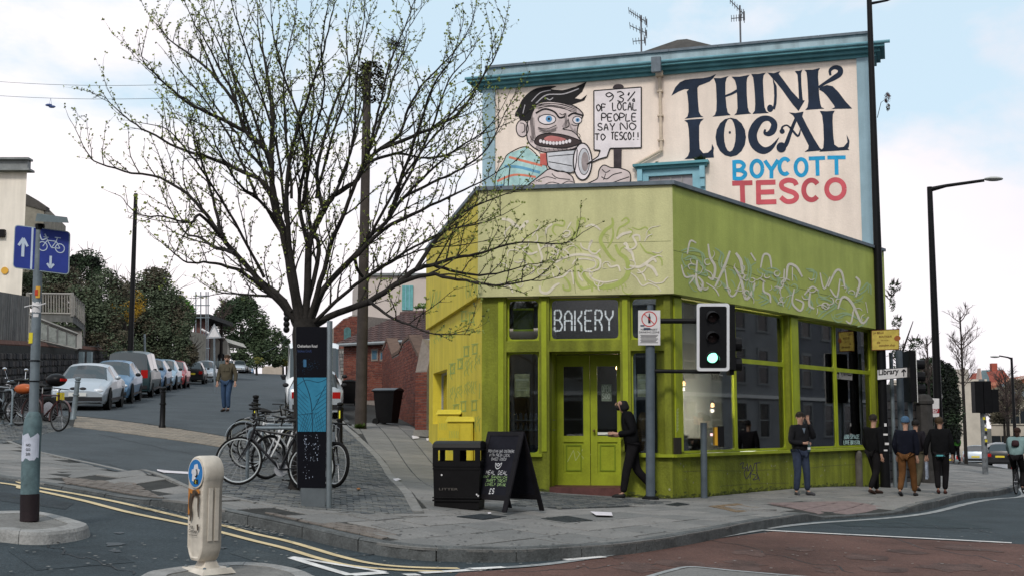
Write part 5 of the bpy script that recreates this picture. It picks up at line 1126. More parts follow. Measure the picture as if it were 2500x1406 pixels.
m=MB(); m.lathe([(.115,0),(.115,.005)],28,(0,-.1275,zh),M=Matrix.Rotation(R(90),3,'X')); m.build('blue_disc',mat('disc_blue',(.02,.16,.42),.4,.15,12),t,world=False)
fl_=lambda pts,mm,nm,d=-.134: MB_poly(pts,mm,nm,d,t)
def MB_poly(pts,mm,nm,d,par):
    m=MB(); m.poly([(x,d,z) for x,z in pts]); return m.build(nm,mm,par,world=False)
paper=mat('torn_sticker',(.6,.58,.6),.7,.2,30)
MB_poly([(-.02,zh+.07),(.03,zh+.08),(.045,zh+.04),(.07,zh+.03),(.05,zh-.01),(.02,zh-.02),(.0,zh-.05),(-.03,zh-.07),(-.055,zh-.06),(-.05,zh-.01),(-.065,zh+.0),(-.06,zh+.03),(-.03,zh+.035)],paper,'torn_sticker',-.1335,t)
MB_poly([(x_*.028+.012,zh+.0+y_*.036) for x_,y_ in [(math.cos(a*.524),math.sin(a*.524)) for a in range(12)]],inkb,'torn_sticker',-.1345,t)
MB_poly([(x_*.02+.0,zh+.005+y_*.028) for x_,y_ in [(math.cos(a*.524),math.sin(a*.524)) for a in range(12)]],paper,'torn_sticker',-.1352,t)
MB_poly([(-.02,zh-.05),(.05,zh-.05),(.05,zh-.09),(-.02,zh-.09)],inkb,'torn_sticker',-.135,t)
m=MB()
for q in stroke2([(-.0,zh-.06),(.02,zh-.068),(.0,zh-.076),(.02,zh-.084)],.005,3): m.add([(x,-.1358,z) for x,z in q],[(0,1,2,3)])
m.each('sticker_mark',mat('sticker_yellow',(.6,.5,.03)),t,world=False)
MB_poly([(-.115,zh-.125),(-.07,zh-.135),(0,zh-.14),(.06,zh-.125),(.07,zh-.165),(-.03,zh-.17),(-.07,zh-.25),(-.09,zh-.34),(-.115,zh-.35)],mat('sticker_rust_orange',(.42,.16,.03),.7,.2,10),'orange_sticker',-.1285,t)
st_=mat('brown_stain',(.07,.05,.035),.8,.4,14)
m=MB()
for pts,w in (([(-.06,zh-.17),(-.085,zh-.26),(-.06,zh-.34),(-.075,zh-.40)],[.05,.04,.035,.02]),([(.0,zh-.165),(.05,zh-.2),(.05,zh-.28),(.06,zh-.36)],[.03,.035,.025,.015]),([(-.05,zh-.16),(-.0,zh-.165),(.04,zh-.175)],[.03,.05,.03]),([(.05,zh-.42),(.055,zh-.47)],[.03,.025])):
    for q in stroke2(pts,w,4): m.add([(x,-.1292,z) for x,z in q],[(0,1,2,3)])
m.build('brown_stain',st_,t,world=False)
m=MB(); text(m,'True',lambda u,v:(-.09+u,-.1292,zh-.46+v),.07,.035,.015); text(m,'Concept',lambda u,v:(-.09+u,-.1292,zh-.50+v),.14,.036,.015); m.boxm((-.09,-.1295,zh-.515),(.05,-.1285,zh-.511)); m.build('sticker_lettering',inkb,t,world=False)
m=MB(); m.hexa([(-.09,-.07,.03),(.09,-.07,.03),(.09,.07,.03),(-.09,.07,.03)],[(-.06,-.05,.095),(.06,-.05,.095),(.06,.05,.095),(-.06,.05,.095)]); m.build('neck',shell,t,world=False)
m=MB(); m.hexa([(-.2,-.16,-.01),(.2,-.16,-.01),(.2,.16,-.01),(-.2,.16,-.01)],[(-.17,-.13,.035),(.17,-.13,.035),(.17,.13,.035),(-.17,.13,.035)]); bp_=m.build('base_plate',shell,t,world=False)
m=MB(); [m.lathe([(.014,.03),(.014,.045),(0,.05)],8,(x,y,0)) for x in(-.15,.15) for y in(-.11,.11)]; 
for x in(-.15,.15):
    for y in(-.11,.11): m=MB(); m.lathe([(.014,.03),(.014,.045),(0,.05)],8,(x,y,0)); m.build('bolt',steel,bp_,world=False)
# ---- map totem
b0=gH(768,1241); D=b0.y; A=lambda px,py,dd=0:at(px,py,D+dd)
t=T('map_totem','tall black map pillar with blue map panel and metal edge, before the bare tree','map pillar',tuple(b0))
q=Quad(A(723,797,-.0),A(800,797,.1),A(795,1190,.1),A(727,1190,.0))
m=MB(); q.box(m,0,1,0,1,-.12,0); bd=m.build('panel',mat('totem_black',(.007,.007,.010),.35,.1,3,spec=.12),t)
m=MB(); q2=Quad(A(735,1190),A(797,1190,.1),A(793,1243,.1),A(738,1243)); q2.box(m,0,1,0,1,-.1,-.012); m.build('plinth',mat('totem_grey',(.12,.135,.145),.6,.15,6),t)
m=MB(); m.tube([A(803,1243,.1),A(805,783,.1)],.036,14); m.build('metal_edge',mat('brushed_steel',(.28,.32,.34),.35,.15,3,metal=.7),t,smooth=True)
y0,y1=(922-797)/393,(1054-797)/393
m=MB(); q.box(m,.02,.98,y0,y1,.001,.004); mp_=m.build('map_panel',mat('map_blue',(.035,.20,.32),.4,.15,10),t)
m=MB(); rb=random.Random(9); hx,hy=.45*q.w,(y0+.62*(y1-y0))*q.h; x0_,x1_,ya,yb=.02*q.w,.98*q.w,y0*q.h,y1*q.h
S_=lambda pts,w:q.strokes(m,pts,w,.0055,3)
S_([(.2*q.w,ya),(.42*q.w,hy-.2),(.5*q.w,hy),(.52*q.w,yb)],.010); S_([(.95*q.w,ya+.1),(.6*q.w,hy-.05),(.5*q.w,hy)],.007); S_([(x0_,ya+.1),(.3*q.w,ya+.03),(.7*q.w,ya+.06),(x1_,ya+.02)],.006); S_([(x0_,hy+.05),(.5*q.w,hy+.03)],.005)
for k in range(9):
    yy=ya+.12+k*.055; S_([(x0_,yy),(.38*q.w,min(yb,yy+.14))],.004); S_([(x1_,yy+.02),(.62*q.w,min(yb,yy+.12))],.004)
for k in range(5): S_([(x0_+.02+k*.03,yb),(x0_+.1+k*.03,hy+.02)],.004); S_([(x1_-.01-k*.03,yb),(x1_-.07-k*.03,hy+.02)],.003)
m.build('map_streets',mat('map_dark',(.01,.04,.07),.5,.1),mp_)
m=MB(); q.text(m,'Cheltenham Road',.03*q.w,(848-797)/393*q.h,.64*q.w,.036,.002,.01); m.build('totem_lettering',signw,bd)
m=MB(); q.text(m,'Stokes Croft',.03*q.w,(860-797)/393*q.h,.46*q.w,.034,.002,.01); m.build('totem_lettering',mat('totem_blue_text',(.03,.05,.13),.5,.1),bd)
m=MB(); q.box(m,.22,.32,(878-797)/393,(896-797)/393,.001,.003); m.build('totem_icon',mat('icon_blue',(.04,.12,.22),.5),bd)
m=MB(); rb=random.Random(4)
for k in range(70): a=rb.gauss(.35,.15); bb=rb.gauss((893-797)/393,.02); r_=rb.uniform(.002,.005); q.box(m,a,a+r_/q.w,bb,bb+r_/q.h,.001,.003)
m.build('paint_speckle',mat('icon_blue',(.04,.12,.22)),bd,kind='stuff')
m=MB()
for k in range(90):
    a=rb.choice([rb.gauss(.27,.02),rb.gauss(.67,.06),rb.gauss(.55,.15)]); bb=rb.uniform(1060,1125) if rb.random()<.85 else rb.uniform(1125,1180); bb=(bb-797)/393; r_=rb.uniform(.002,.010); q.box(m,a,a+r_*rb.uniform(.5,1)/q.w,bb,bb+r_*rb.uniform(.5,2)/q.h,.001,.003)
m.build('torn_paper_residue',mat('residue',(.35,.4,.5),.7,.3,30),bd,kind='stuff')
# ---- litter bin
b0=gH(1122,1240); t=T('litter_bin','black twin-opening litter bin with rounded lid, left of the chalkboard sign','litter bin',tuple(b0),R(-8))
k_=b0.y/3000; w_=.37*1.0; h_=(1238-1076)*k_; m=MB(); bw=(1183-1068)*k_/2; bdp=.26
body=mat('bin_black',(.008,.0075,.008),.45,.2,4,spec=.1)
m.hexa([(-bw*.93,-bdp*.93,0),(bw*.93,-bdp*.93,0),(bw*.93,bdp*.93,0),(-bw*.93,bdp*.93,0)],[(-bw*.98,-bdp,h_*.62),(bw*.98,-bdp,h_*.62),(bw*.98,bdp,h_*.62),(-bw*.98,bdp,h_*.62)]); m.build('bin_body',body,t,world=False)
m=MB()
for z in (.12,.58): m.boxm((-bw*1.0,-bdp*1.03,h_*z),(bw*1.0,bdp*1.03,h_*z+.02)); m.boxm((-bw*1.0,-bdp*1.03,h_*z+.04),(bw*1.0,bdp*1.03,h_*z+.055))
m.build('moulded_band',body,t,world=False)
m=MB(); zo0,zo1=h_*.70,h_*.86; xs=[-bw,-bw*.78,-bw*.14,bw*.14,bw*.78,bw]
for a,c in((0,1),(2,3),(4,5)):
    for y in(-bdp,bdp-.03): m.boxm((xs[a],y,h_*.62+.001),(xs[c],y+.03,h_*.9))
for a,c in((1,2),(3,4)):
    for y in(-bdp,bdp-.03): m.boxm((xs[a],y,h_*.62+.001),(xs[c],y+.03,zo0)); m.boxm((xs[a],y,zo1),(xs[c],y+.03,h_*.9))
for x in(-bw,bw-.03): m.boxm((x,-bdp+.03,h_*.62+.001),(x+.03,bdp-.03,zo0)); m.boxm((x,-bdp+.03,zo1),(x+.03,bdp-.03,h_*.9))
m.build('bin_hood',body,t,world=False)
m=MB(); n=8; vs=[]; 
for x in(-bw*1.02,bw*1.02):
    for k in range(n+1): a=PI*k/n; vs.append((x*(1-.05*math.sin(a)),-bdp*1.03*math.cos(a),h_*.9+.09*math.sin(a)**.6))
m.add(vs,[(k,k+1,n+2+k,n+1+k) for k in range(n)]+[tuple(range(n+1)),tuple(range(2*n+1,n,-1)),(0,n+1,2*n+1,n)]); m.build('bin_lid',body,t,world=False,smooth=True)
m=MB(); text(m,'LITTER',lambda u,v:(-bw*.72+u,-bdp*.955-.012,h_*.28+v),.26,.03,.01); m.build('bin_lettering',mat('worn_grey',(.1,.09,.08),.7,.3,40),t,world=False)
for x,z in((-.2,.5),(.28,.22),(.3,.2)): m=MB(); m.sphere((x,-bdp*.98-.004,h_*z),(.012,.006,.014),6,4); m.build('white_splash',signw,t,world=False)
# ---- A-board
fb=[gH(1147,1244),gH(1219,1258),gH(1312,1253),gH(1240,1240)]   # front-left, front-right, rear-right, rear-left feet
t=T('chalkboard_sign','folding black chalkboard with handwritten meal deal, standing right of the litter bin','A-board',tuple(fb[0])); 
hz=fb[0].y/3000*(1243-1052)
apl=(fb[0]+fb[3])/2; apr=(fb[1]+fb[2])/2; 
apl=at(1192,1053,apl.y); apr=at(1280,1053,apr.y); apr.z=apl.z+ (apr.z-apl.z)*.5
blkw=mat('black_wood',(.012,.011,.013),.6,.3,6,spec=.1); slate_=mat('blackboard',(.012,.012,.017),.8,.25,6,spec=.1)
def leaf(tl,tr,br,bl,name,ink2=None):
    w1=Quad(tl,tr,br,bl); m=MB(); fw=.11
    w1.box(m,0,fw,0,1,-.012,.012); w1.box(m,1-fw,1,0,1,-.012,.012); w1.box(m,fw,1-fw,.0,.055,-.012,.012); w1.box(m,fw,1-fw,.80,.86,-.012,.012); fr_=m.build(name,blkw,t)
    m=MB(); w1.box(m,fw,1-fw,.055,.80,-.006,.004); bb=m.build('blackboard',slate_,fr_); return w1,bb
w2,_=leaf(apl+Vector((0,.03,0)),apr+Vector((0,.03,0)),fb[3]+(apr-apl),fb[3],'rear_frame')
w1,bb=leaf(apl,apr,fb[0]+(apr-apl),fb[0],'front_frame')
m=MB(); rb=random.Random(21); chalkm=mat('chalk_white',(.6,.6,.62),.9,.2,50)
def wr(s_,x,y,w,h,th=.008,jit=.06,sd=1,mm=None):
    q_=MB(); [q_.add([w1.p(a,b_/1.0,.006) for a,b_ in qd],[(0,1,2,3)]) for qd in hand(s_,x,y,w,h,th*.8,2,jit,sd)]; q_.build('chalk_line',mm or chalkm,bb,fix=False)
wr('Providing our customers',.14,.235,.72,.034,.0045,.08,2); wr('with fresh local',.2,.285,.58,.034,.0045,.08,3); wr('baked goods',.28,.335,.42,.034,.0045,.08,4)
for st in ([(.42,.40),(.44,.45),(.5,.475),(.57,.45),(.59,.40),(.54,.42),(.5,.405),(.46,.42),(.42,.40)],[(.46,.43),(.5,.44),(.55,.43)]):
    for qd in stroke2(st,.01,3): m.add([w1.p(a,b_,.006) for a,b_ in qd],[(0,1,2,3)])
wr('MEAL DEAL',.22,.50,.6,.045,.0085,.03,5); wr('£5',.42,.725,.16,.06,.016,.03,6); m.build('chalk_cup',chalkm,bb)
cg_=mat('chalk_green',(.4,.6,.25),.9,.2,50); wr('Any Sandwich',.17,.562,.66,.032,.005,.06,7,cg_); wr('Sweet Treat',.28,.608,.56,.032,.005,.06,8,cg_); wr('Lovely Drink',.28,.655,.56,.032,.005,.06,9,cg_)
# ---- yellow cabinets
ydo=mat('teal_doodle',(.3,.4,.1))
def cabinet(px0,px1,pyt,D,lab,rz,swirl):
    c=at((px0+px1)/2,1040,D); zb=H(c.x,c.y)-.05; t=T('utility_cabinet',lab,'utility cabinet',(c.x,c.y,zb),rz,'yellow cabinets on the flank wall'); k_=D/3000; w=(px1-px0)*k_/2/math.cos(rz)*.82; h=at(0,pyt,D).z-zb-.1; d=.17
    m=MB(); m.boxm((-w,-d,0),(w,d,h)); m.build('cabinet_body',y_wall,t,world=False)
    m=MB(); m.add([(-w-.04,-d-.04,h),(w+.04,-d-.04,h),(w+.04,d+.04,h),(-w-.04,d+.04,h),(-w-.04,0,h+.1),(w+.04,0,h+.1)],[(0,1,5,4),(2,3,4,5),(0,4,3),(1,2,5),(3,2,1,0)]); m.build('cabinet_roof',y_wall,t,world=False)
    m=MB(); m.boxm((-w+.03,-d-.012,.08),(-.006,-d,h-.05)); m.build('cabinet_door',y_wall,t,world=False); m=MB(); m.boxm((.006,-d-.012,.08),(w-.03,-d,h-.05)); dr=m.build('cabinet_door',y_wall,t,world=False)
    m=MB(); rb=random.Random(int(px0))
    if swirl:
        for st in ([(w*.5+.08*math.cos(a*.52),h*.62+.07*math.sin(a*.52)) for a in range(13)],[(w*.5-.1,h*.62),(w*.5,h*.64),(w*.5+.1,h*.62)]):
            for q in stroke2(st,.014,2): m.add([(x,-d-.014,z) for x,z in q],[(0,1,2,3)])
    for k in range(16):
        x=-w+.04+k*.035; 
        if x>(-.02 if swirl else w-.04): break
        for r_ in range(3):
            z=h*(.85-.25*r_); 
            for q in stroke2([(x,z),(x+.012,z-.05),(x,z-.1),(x+.01,z-.14)],.007,2): m.add([(p[0],-d-.014,p[1]) for p in q],[(0,1,2,3)])
    m.build('doodle_painting',ydo,t,world=False,kind='stuff')
cabinet(1068,1131,999,26.2,'rear and taller yellow cabinet with scribbles, against the yellow shop wall',R(-12),0)
cabinet(1091,1166,1016,24.6,'front yellow cabinet with a green ring drawn on its door, behind the litter bin',R(-12),1)
# ---- bollards
def bollard(px,py0,py1,lab,mm,f=gH,tilt=0,ring=True,yr=False,rz=0):
    b0=f(px,py1); k_=b0.y/3000; h=(py1-py0)*k_*1.02; t=T('bollard',lab,'bollard',tuple(b0),rz,'bollards at the side street mouth'); t.rotation_euler=(0,tilt,rz)
    m=MB(); m.lathe([(.085,-.05),(.085,.06),(.07,.08),(.065,h*.5),(.062,h*.5),(.06,h-.14)],16); m.build('shaft',mm,t,world=False,smooth=True)
    m=MB(); m.lathe([(.08,h*.56),(.085,h*.58),(.08,h*.60)],16); m.build('ring',mm,t,world=False,smooth=True)
    m=MB(); m.lathe([(.06,h-.14),(.08,h-.12),(.05,h-.09),(.075,h-.06),(.07,h-.02),(.03,h),(0,h)],16); m.build('cap',mm,t,world=False,smooth=True)
    if yr: m=MB(); m.boxm((-.015,-.078,h*.62),(.015,-.066,h*.8)); m.build('yellow_reflector',mat('reflector_yellow',(.75,.7,.05),.4,0),t,world=False)
bollard(396,946,1044,'black bollard standing alone on the tan strip across the side street mouth',blackp)
bollard(178,922,1023,'silver grey bollard leaning right in front of the silver saloon',steel,tilt=R(5))
bollard(622,966,1080,'black bollard whose cap shows just above the leftmost bicycle saddles',blackp,yr=True)
bollard(829,984,1085,'black bollard with a yellow strip, just right of the map pillar',blackp,yr=True)
# ---- bicycles
def bike(lab,p0,p1,fc,rimc,mud=False,mtb=False,basket=False,lean=6,grp='bicycles locked by the map pillar',steer=0):
    v=Vector((p1.x-p0.x,p1.y-p0.y,0)); rz=math.atan2(v.y,v.x); wb=1.02; r=.335; slope=math.atan2(H(p0.x+v.normalized().x,p0.y+v.normalized().y)-H(p0.x,p0.y),1)
    t=T('bicycle',lab,'bicycle',(p0.x,p0.y,H(p0.x,p0.y)+.018),0,grp); t.rotation_euler=Matrix.Rotation(rz,3,'Z').to_4x4().to_euler(); t.rotation_euler=(Matrix.Rotation(rz,3,'Z')@Matrix.Rotation(-slope,3,'Y')@Matrix.Rotation(R(lean),3,'X')).to_euler()
    fm=mat('bike_frame_'+fc[0],fc[1],.35,.1,6); tyre=mat('tyre_rubber',(.010,.010,.010),.8,.2,20,spec=.1); rim=mat('rim_'+rimc[0],rimc[1],.35,.1,metal=.5); alloy=mat('alloy',(.35,.35,.36),.35,.15,metal=.8); bl=mat('saddle_black',(.012,.012,.012),.6,.1)
    sp_=mat('spoke_steel',(.3,.3,.32),.4,0,metal=.8); tw=.026 if mtb else .016
    def wheel(x):
        m=MB(); m.torus((0,0,0),r-tw,tw,'y',32,7); o=m.build('wheel',tyre,t,world=False,smooth=True); o.location=(x,0,r)
        m=MB(); m.torus((0,0,0),r-2*tw-.006,.011,'y',32,6,sc=(1,1.1)); m.build('rim',rim,o,world=False,smooth=True)
        m=MB(); 
        for k in range(24): a=2*PI*k/24; s_=(-1)**k; m.tube([(.02*math.cos(a+.8*s_),.025*s_,.02*math.sin(a+.8*s_)),((r-.045)*math.cos(a),0,(r-.045)*math.sin(a))],.0016,3,False)
        m.build('spokes',sp_,o,world=False,kind='stuff')
        m=MB(); m.tube([(0,-.05,0),(0,.05,0)],.018,8); m.build('hub',alloy,o,world=False); return o
    wheel(0); fw=wheel(wb); fw.rotation_euler=(0,0,steer)
    bb=(.43,0,.27); st=(.27,0,.78); ht=(.86,0,.80); hb=(.89,0,.66); tr=(.026 if fc[0]=='white' else .02) if mtb else .017
    m=MB(); m.tube([bb,st],tr,8); m.tube([(.28,0,.74),(.865,0,.78)],tr,8); m.tube([bb,hb],tr*1.15,8); m.tube([ht,hb],.022,8)
    for s_ in(-1,1): m.tube([(0,.055*s_,r),(.42,.03*s_,.27)],.009,6); m.tube([(0,.055*s_,r),(.285,.02*s_,.72)],.008,6)
    m.build('frame',fm,t,world=False,smooth=True)
    m=MB(); [m.tube([(.89,.045*s_,.645),(.93,.05*s_,.52),(wb,.052*s_,r)],[.015,.013,.009],7) for s_ in(-1,1)]; m.tube([(.89,-.05,.645),(.89,.05,.645)],.016,7); m.build('fork',bl if mtb else fm,t,world=False,smooth=True)
    m=MB(); m.tube([ht,(.845,0,.90),(.90,0,.92)],.013,7); m.tube([(.86 if mtb else .80,-.29,.93),(.90,-.1,.93),(.90,.1,.93),(.86 if mtb else .80,.29,.93)],.012,7); m.build('handlebar',bl,t,world=False,smooth=True)
    m=MB(); m.tube([(.90,-.2,.93),(.97,-.2,.90)],.006,5); m.tube([(.90,.2,.93),(.97,.2,.90)],.006,5); m.tube([(.95,-.1,.92),(1.0,0,.86),(.95,.02,.7),(.92,.05,.6)],.004,4); m.build('brake_lever',alloy,t,world=False)
    m=MB(); m.tube([(.275,0,.75),(.25,0,.92)],.012,7); m.build('seat_post',alloy,t,world=False)
    m=MB(); m.sphere((.19,0,.95),(.09,.075,.03),10,6); m.tube([(.19,0,.955),(.30,0,.955),(.38,0,.945)],[.06,.03,.018],8); m.build('saddle',bl,t,world=False,smooth=True)
    m=MB(); m.lathe([(.095,-.003),(.095,.003)],20,(.43,-.05,.27),M=Matrix.Rotation(R(90),3,'X')); m.tube([(.43,-.07,.27),(.36,-.075,.13)],.01,5); m.tube([(.43,.07,.27),(.5,.075,.41)],.01,5); m.build('crank',alloy if rimc[0]!='dark' else bl,t,world=False)
    for a in((.36,-.11,.13),(.5,.11,.41)): m=MB(); m.box(a,(.09,.08,.02)); m.build('pedal',bl,t,world=False)
    m=MB(); m.tube([(0,-.045,r+.035),(.43,-.055,.36)],.004,4); m.tube([(0,-.045,r-.035),(.43,-.055,.18)],.004,4); m.build('chain',bl,t,world=False)
    if mud:
        for x,a0,a1 in((0,R(0),R(190)),(wb,R(20),R(200))): m=MB(); m.torus((x,0,r),r+.025,.012,'y',16,5,a0,a1,sc=(.5,2.2)); m.build('mudguard',mat('mudguard_'+fc[0],[min(.6,v*2+.05) for v in fc[1]],.4,.1),t,world=False)
    if mtb:
        m=MB(); m.tube([(.1,0,.7),(.05,0,.72)],.01,5); m.boxm((.84,-.2,.94),(.9,-.14,.97)); m.build('lamp_bracket',bl,t,world=False)
    return t
bk_=('black',(.012,.012,.014)); wh=('white',(.6,.6,.6)); gr=('grey',(.18,.2,.22)); lt_=('light',(.5,.52,.52)); dk=('dark',(.06,.06,.06))
bike('black road bicycle with slim pale rims, nearest and leftmost beside the map pillar',gH(753,1203),gH(608,1189),bk_,lt_,lean=5)
bike('grey mountain bicycle with its front wheel sticking out right of the map pillar',gH(722,1175),gH(866,1204),('silver',(.3,.32,.33)),lt_,mtb=True,lean=-5)
bike('white framed bicycle half hidden behind the map pillar, second row',gH(780,1160),gH(640,1165),wh,lt_,lean=-6,mtb=True)
bike('dark bicycle with long mudguards, at the back left of the rack',gH(592,1112),gH(725,1112),gr,dk,mud=True,lean=4)
bike('black bicycle with raised saddle in the rear row, overlapping the mudguarded bike',gH(620,1118),gH(752,1128),bk_,dk,lean=7)
bike('small dark bicycle at the very back left of the rack, saddle highest',gH(596,1098),gH(728,1092),bk_,lt_,lean=3)
bike('pale framed bicycle in the thick of the rack behind the nearest black one',gH(770,1176),gH(626,1172),wh,dk,lean=-7)
bike('second white framed bicycle leaning among the saddles, left of the map pillar',gH(752,1138),gH(604,1136),wh,lt_,lean=5,mud=True)
bike('silver bicycle with pale handlebars just left of the pillar at the back',gH(790,1128),gH(668,1130),('pale',(.42,.44,.45)),lt_,mtb=True,lean=-3,mud=True)
def stand(p,q,lab):
    v=Vector((q.x-p.x,q.y-p.y,0)); t=T('cycle_stand',lab,'bike rack',tuple(p),math.atan2(v.y,v.x),'steel hoop bike racks'); w=.78; h=.78; m=MB()
    m.tube([(0,0,-.05),(0,0,h-.12),(.03,0,h-.04),(.12,0,h),(w-.12,0,h),(w-.03,0,h-.04),(w,0,h-.12),(w,0,-.05)],.025,9); m.build('hoop',steel,t,world=False,smooth=True)
    for x in(0,w): m=MB(); m.lathe([(.07,0),(.07,.012),(.03,.02)],12,(x,0,.01)); m.build('floor_flange',steel,t,world=False)
stand(gH(603,1178),gH(720,1190),'grey steel bike hoop holding the black road bicycle'); stand(gH(640,1140),gH(760,1150),'grey steel bike hoop in the second row behind the first hoop')
bike('grey bicycle behind the others at the far left edge, under the motorcycle mirrors',gH(64,1024),gH(12,1022),gr,lt_,grp='bicycles left of the blue sign pole',lean=3)
bike('black bicycle squeezed in the middle of the rack, seen between the two hoops',gH(745,1150),gH(634,1146),bk_,lt_,lean=-4)
stand(gH(6,1036),gH(40,1046),'grey bike hoop at the far left edge of the photo')
bike('black bicycle with pale chain guard standing left of the blue sign pole',gH(45,1040),gH(0,1038),bk_,dk,grp='bicycles left of the blue sign pole',lean=4)
bike('dark bicycle with chrome mudguards, front wheel poking out right of the blue sign pole',gH(72,1045),gH(122,1052),('dark_red',(.035,.01,.01)),dk,mud=True,grp='bicycles left of the blue sign pole',lean=-4)
# ---- motorbike
b0=gH(118,1030); t=T('motorcycle','orange motorcycle with black top box parked behind the bicycles at left','motorcycle',tuple(b0),R(155)); tyre=mat('tyre_rubber',(.015,.015,.015)); org_=mat('orange_tank',(.38,.09,.025),.3,.15,5); chrome=mat('chrome',(.6,.6,.62),.12,.05,metal=1)
for x in(0,1.38):
    m=MB(); m.torus((0,0,0),.25,.055,'y',26,8); o=m.build('wheel',tyre,t,world=False,smooth=True); o.location=(x,0,.305); m=MB(); m.lathe([(.19,-.02),(.2,0),(.19,.02)],20,axis='y'); m.build('wheel_rim',chrome,o,world=False)
m=MB(); m.tube([(.35,0,.5),(1.2,0,.55),(1.28,0,.85)],.05,8); m.boxm((.45,-.15,.28),(.95,.15,.6)); m.build('engine_and_frame',blackp,t,world=False)
m=MB(); m.sphere((.85,0,.82),(.3,.14,.13),14,8); m.build('fuel_tank',org_,t,world=False,smooth=True)
m=MB(); m.sphere((.3,0,.8),(.38,.13,.06),12,6); m.build('seat',blackp,t,world=False,smooth=True)
m=MB(); m.sphere((-.2,0,1.02),(.26,.22,.16),16,10); o=m.build('top_box',blackp,t,world=False,smooth=True); m=MB(); m.box((-.44,0,1.02),(.03,.2,.06)); m.build('red_reflector',mat('tail_red',(.45,.01,.01),.3,0),o,world=False)
m=MB(); m.box((-.36,0,.62),(.015,.24,.19)); m.build('number_plate',mat('plate_yellow',(.7,.55,.05),.4,.05),t,world=False)
for s_ in(-1,1): m=MB(); m.tube([(1.38,.09*s_,.3),(1.2,.09*s_,.95)],.025,7); m.build('fork_leg',chrome,t,world=False)
m=MB(); m.tube([(1.1,-.36,1.08),(1.22,-.1,1.02),(1.22,.1,1.02),(1.1,.36,1.08)],.014,7); m.build('handlebar',chrome,t,world=False)
for s_ in(-1,1): m=MB(); m.tube([(1.12,.28*s_,1.07),(1.16,.33*s_,1.27)],.007,5); m.sphere((1.16,.34*s_,1.3),(.03,.07,.045),8,6); m.build('mirror',chrome,t,world=False,smooth=True)
m=MB(); m.sphere((1.34,0,.93),(.09,.1,.1),10,8); m.build('headlamp',chrome,t,world=False,smooth=True)
# ---- wheeled bins
def wbin(px,py0,py1,lab,rz,mm=body):
    b0=gH(px,py1); k_=b0.y/3000; h=(py1-py0)*k_; t=T('wheelie_bin',lab,'wheelie bin',tuple(b0),rz,'black wheelie bins'); s_=h/1.07
    m=MB(); m.hexa([(-.22*s_,-.24*s_,.06),(.22*s_,-.24*s_,.06),(.22*s_,.22*s_,.06),(-.22*s_,.22*s_,.06)],[(-.3*s_,-.35*s_,h*.88),(.3*s_,-.35*s_,h*.88),(.3*s_,.3*s_,h*.88),(-.3*s_,.3*s_,h*.88)]); m.build('bin_body',mm,t,world=False)
    m=MB(); m.boxm((-.32*s_,-.37*s_,h*.88+.001),(.32*s_,.32*s_,h*.92)); m.build('rim',mm,t,world=False)
    m=MB(); n=6; vs=[]
    for y in(-.39*s_,.35*s_):
        for k in range(n+1): vs.append((-.33*s_+.66*s_*k/n,y,h*.921+.07*s_*math.sin(PI*k/n)))
    m.add(vs,[(k,k+1,n+2+k,n+1+k) for k in range(n)]+[tuple(range(n+1)),tuple(range(2*n+1,n,-1)),(0,n+1,2*n+1,n)]); m.build('lid',mat('bin_lid_black',(.025,.028,.032),.35,.15,3),t,world=False)
    m=MB(); m.tube([(-.25*s_,.38*s_,h*.9),(.25*s_,.38*s_,h*.9)],.015,6); m.build('handle',mm,t,world=False)
    for x in(-.25*s_,.25*s_): m=MB(); m.lathe([(.1*s_,-.025),(.1*s_,.025)],14,(x,.24*s_,.1*s_),axis='x'); m.build('wheel',mat('tyre_rubber',(.015,.015,.015)),t,world=False)
wbin(945,946,1037,'black wheelie bin against the brick garden wall, right of the wooden pole',R(70)); wbin(852,926,988,'farther black wheelie bin left of the wooden pole by the stone wall',R(10))
# ---- no-drinking sign pole with traffic signal arms
b0=at(1588,1205,22.55); b0.z=H(b0.x,b0.y); D=b0.y; A=lambda px,py,dd=0:at(px,py,D+dd); t=T('traffic_signal','grey pole by shop corner carrying a green traffic light and a white notice','traffic light',tuple(b0))
m=MB(); m.tube([b0,A(1587,757)],.082*D/22,16); m.tube([A(1587,757),A(1587,745)],[.06,.055],12); m.build('pole',polem,t,smooth=True)
m=MB(); m.lathe([(.16,0),(.15,.05),(.1,.07)],14,tuple(b0)); m.build('pole_collar',blackp,t)
q=Quad(A(1558,757,-.11),A(1612,757,-.11),A(1612,842,-.11),A(1558,842,-.11)); m=MB(); q.box(m,0,1,0,1,-.01,0); nb=m.build('notice_plate',signw,t)
k_=D/3000
m=MB(); rr_=(18*k_); q.strokes(m,[(q.w*.5+rr_*math.cos(a*PI/10),21*k_+rr_*math.sin(a*PI/10)) for a in range(21)],.018,.003,1); q.strokes(m,[(q.w*.5-rr_*.7,21*k_-rr_*.7),(q.w*.5+rr_*.7,21*k_+rr_*.7)],.015,.0045,1); m.build('red_ring',mat('sign_red',(.5,.03,.03),.5,0),nb)
m=MB(); q.box(m,.45,.56,.17,.37,.002,.0035); q.box(m,.48,.53,.09,.17,.002,.0035); q.text(m,'NO STREET',.12*q.w,.575*q.h,.76*q.w,.034,.003,.015); q.text(m,'DRINKING ZONE',.04*q.w,.655*q.h,.92*q.w,.036,.003,.015)
for k in range(7): q.box(m,.1+.03*(k%2),.9-.05*(k%3),.70+k*.036,.715+k*.036,.002,.0035)
m.build('notice_print',inkb,nb)
m=MB(); q.box(m,.25,.55,.50,.56,.005,.006); q.box(m,.1,.28,.42,.46,.005,.006); m.build('dark_sticker',mat('slate_sticker',(.04,.06,.1),.6,.2,20),nb)
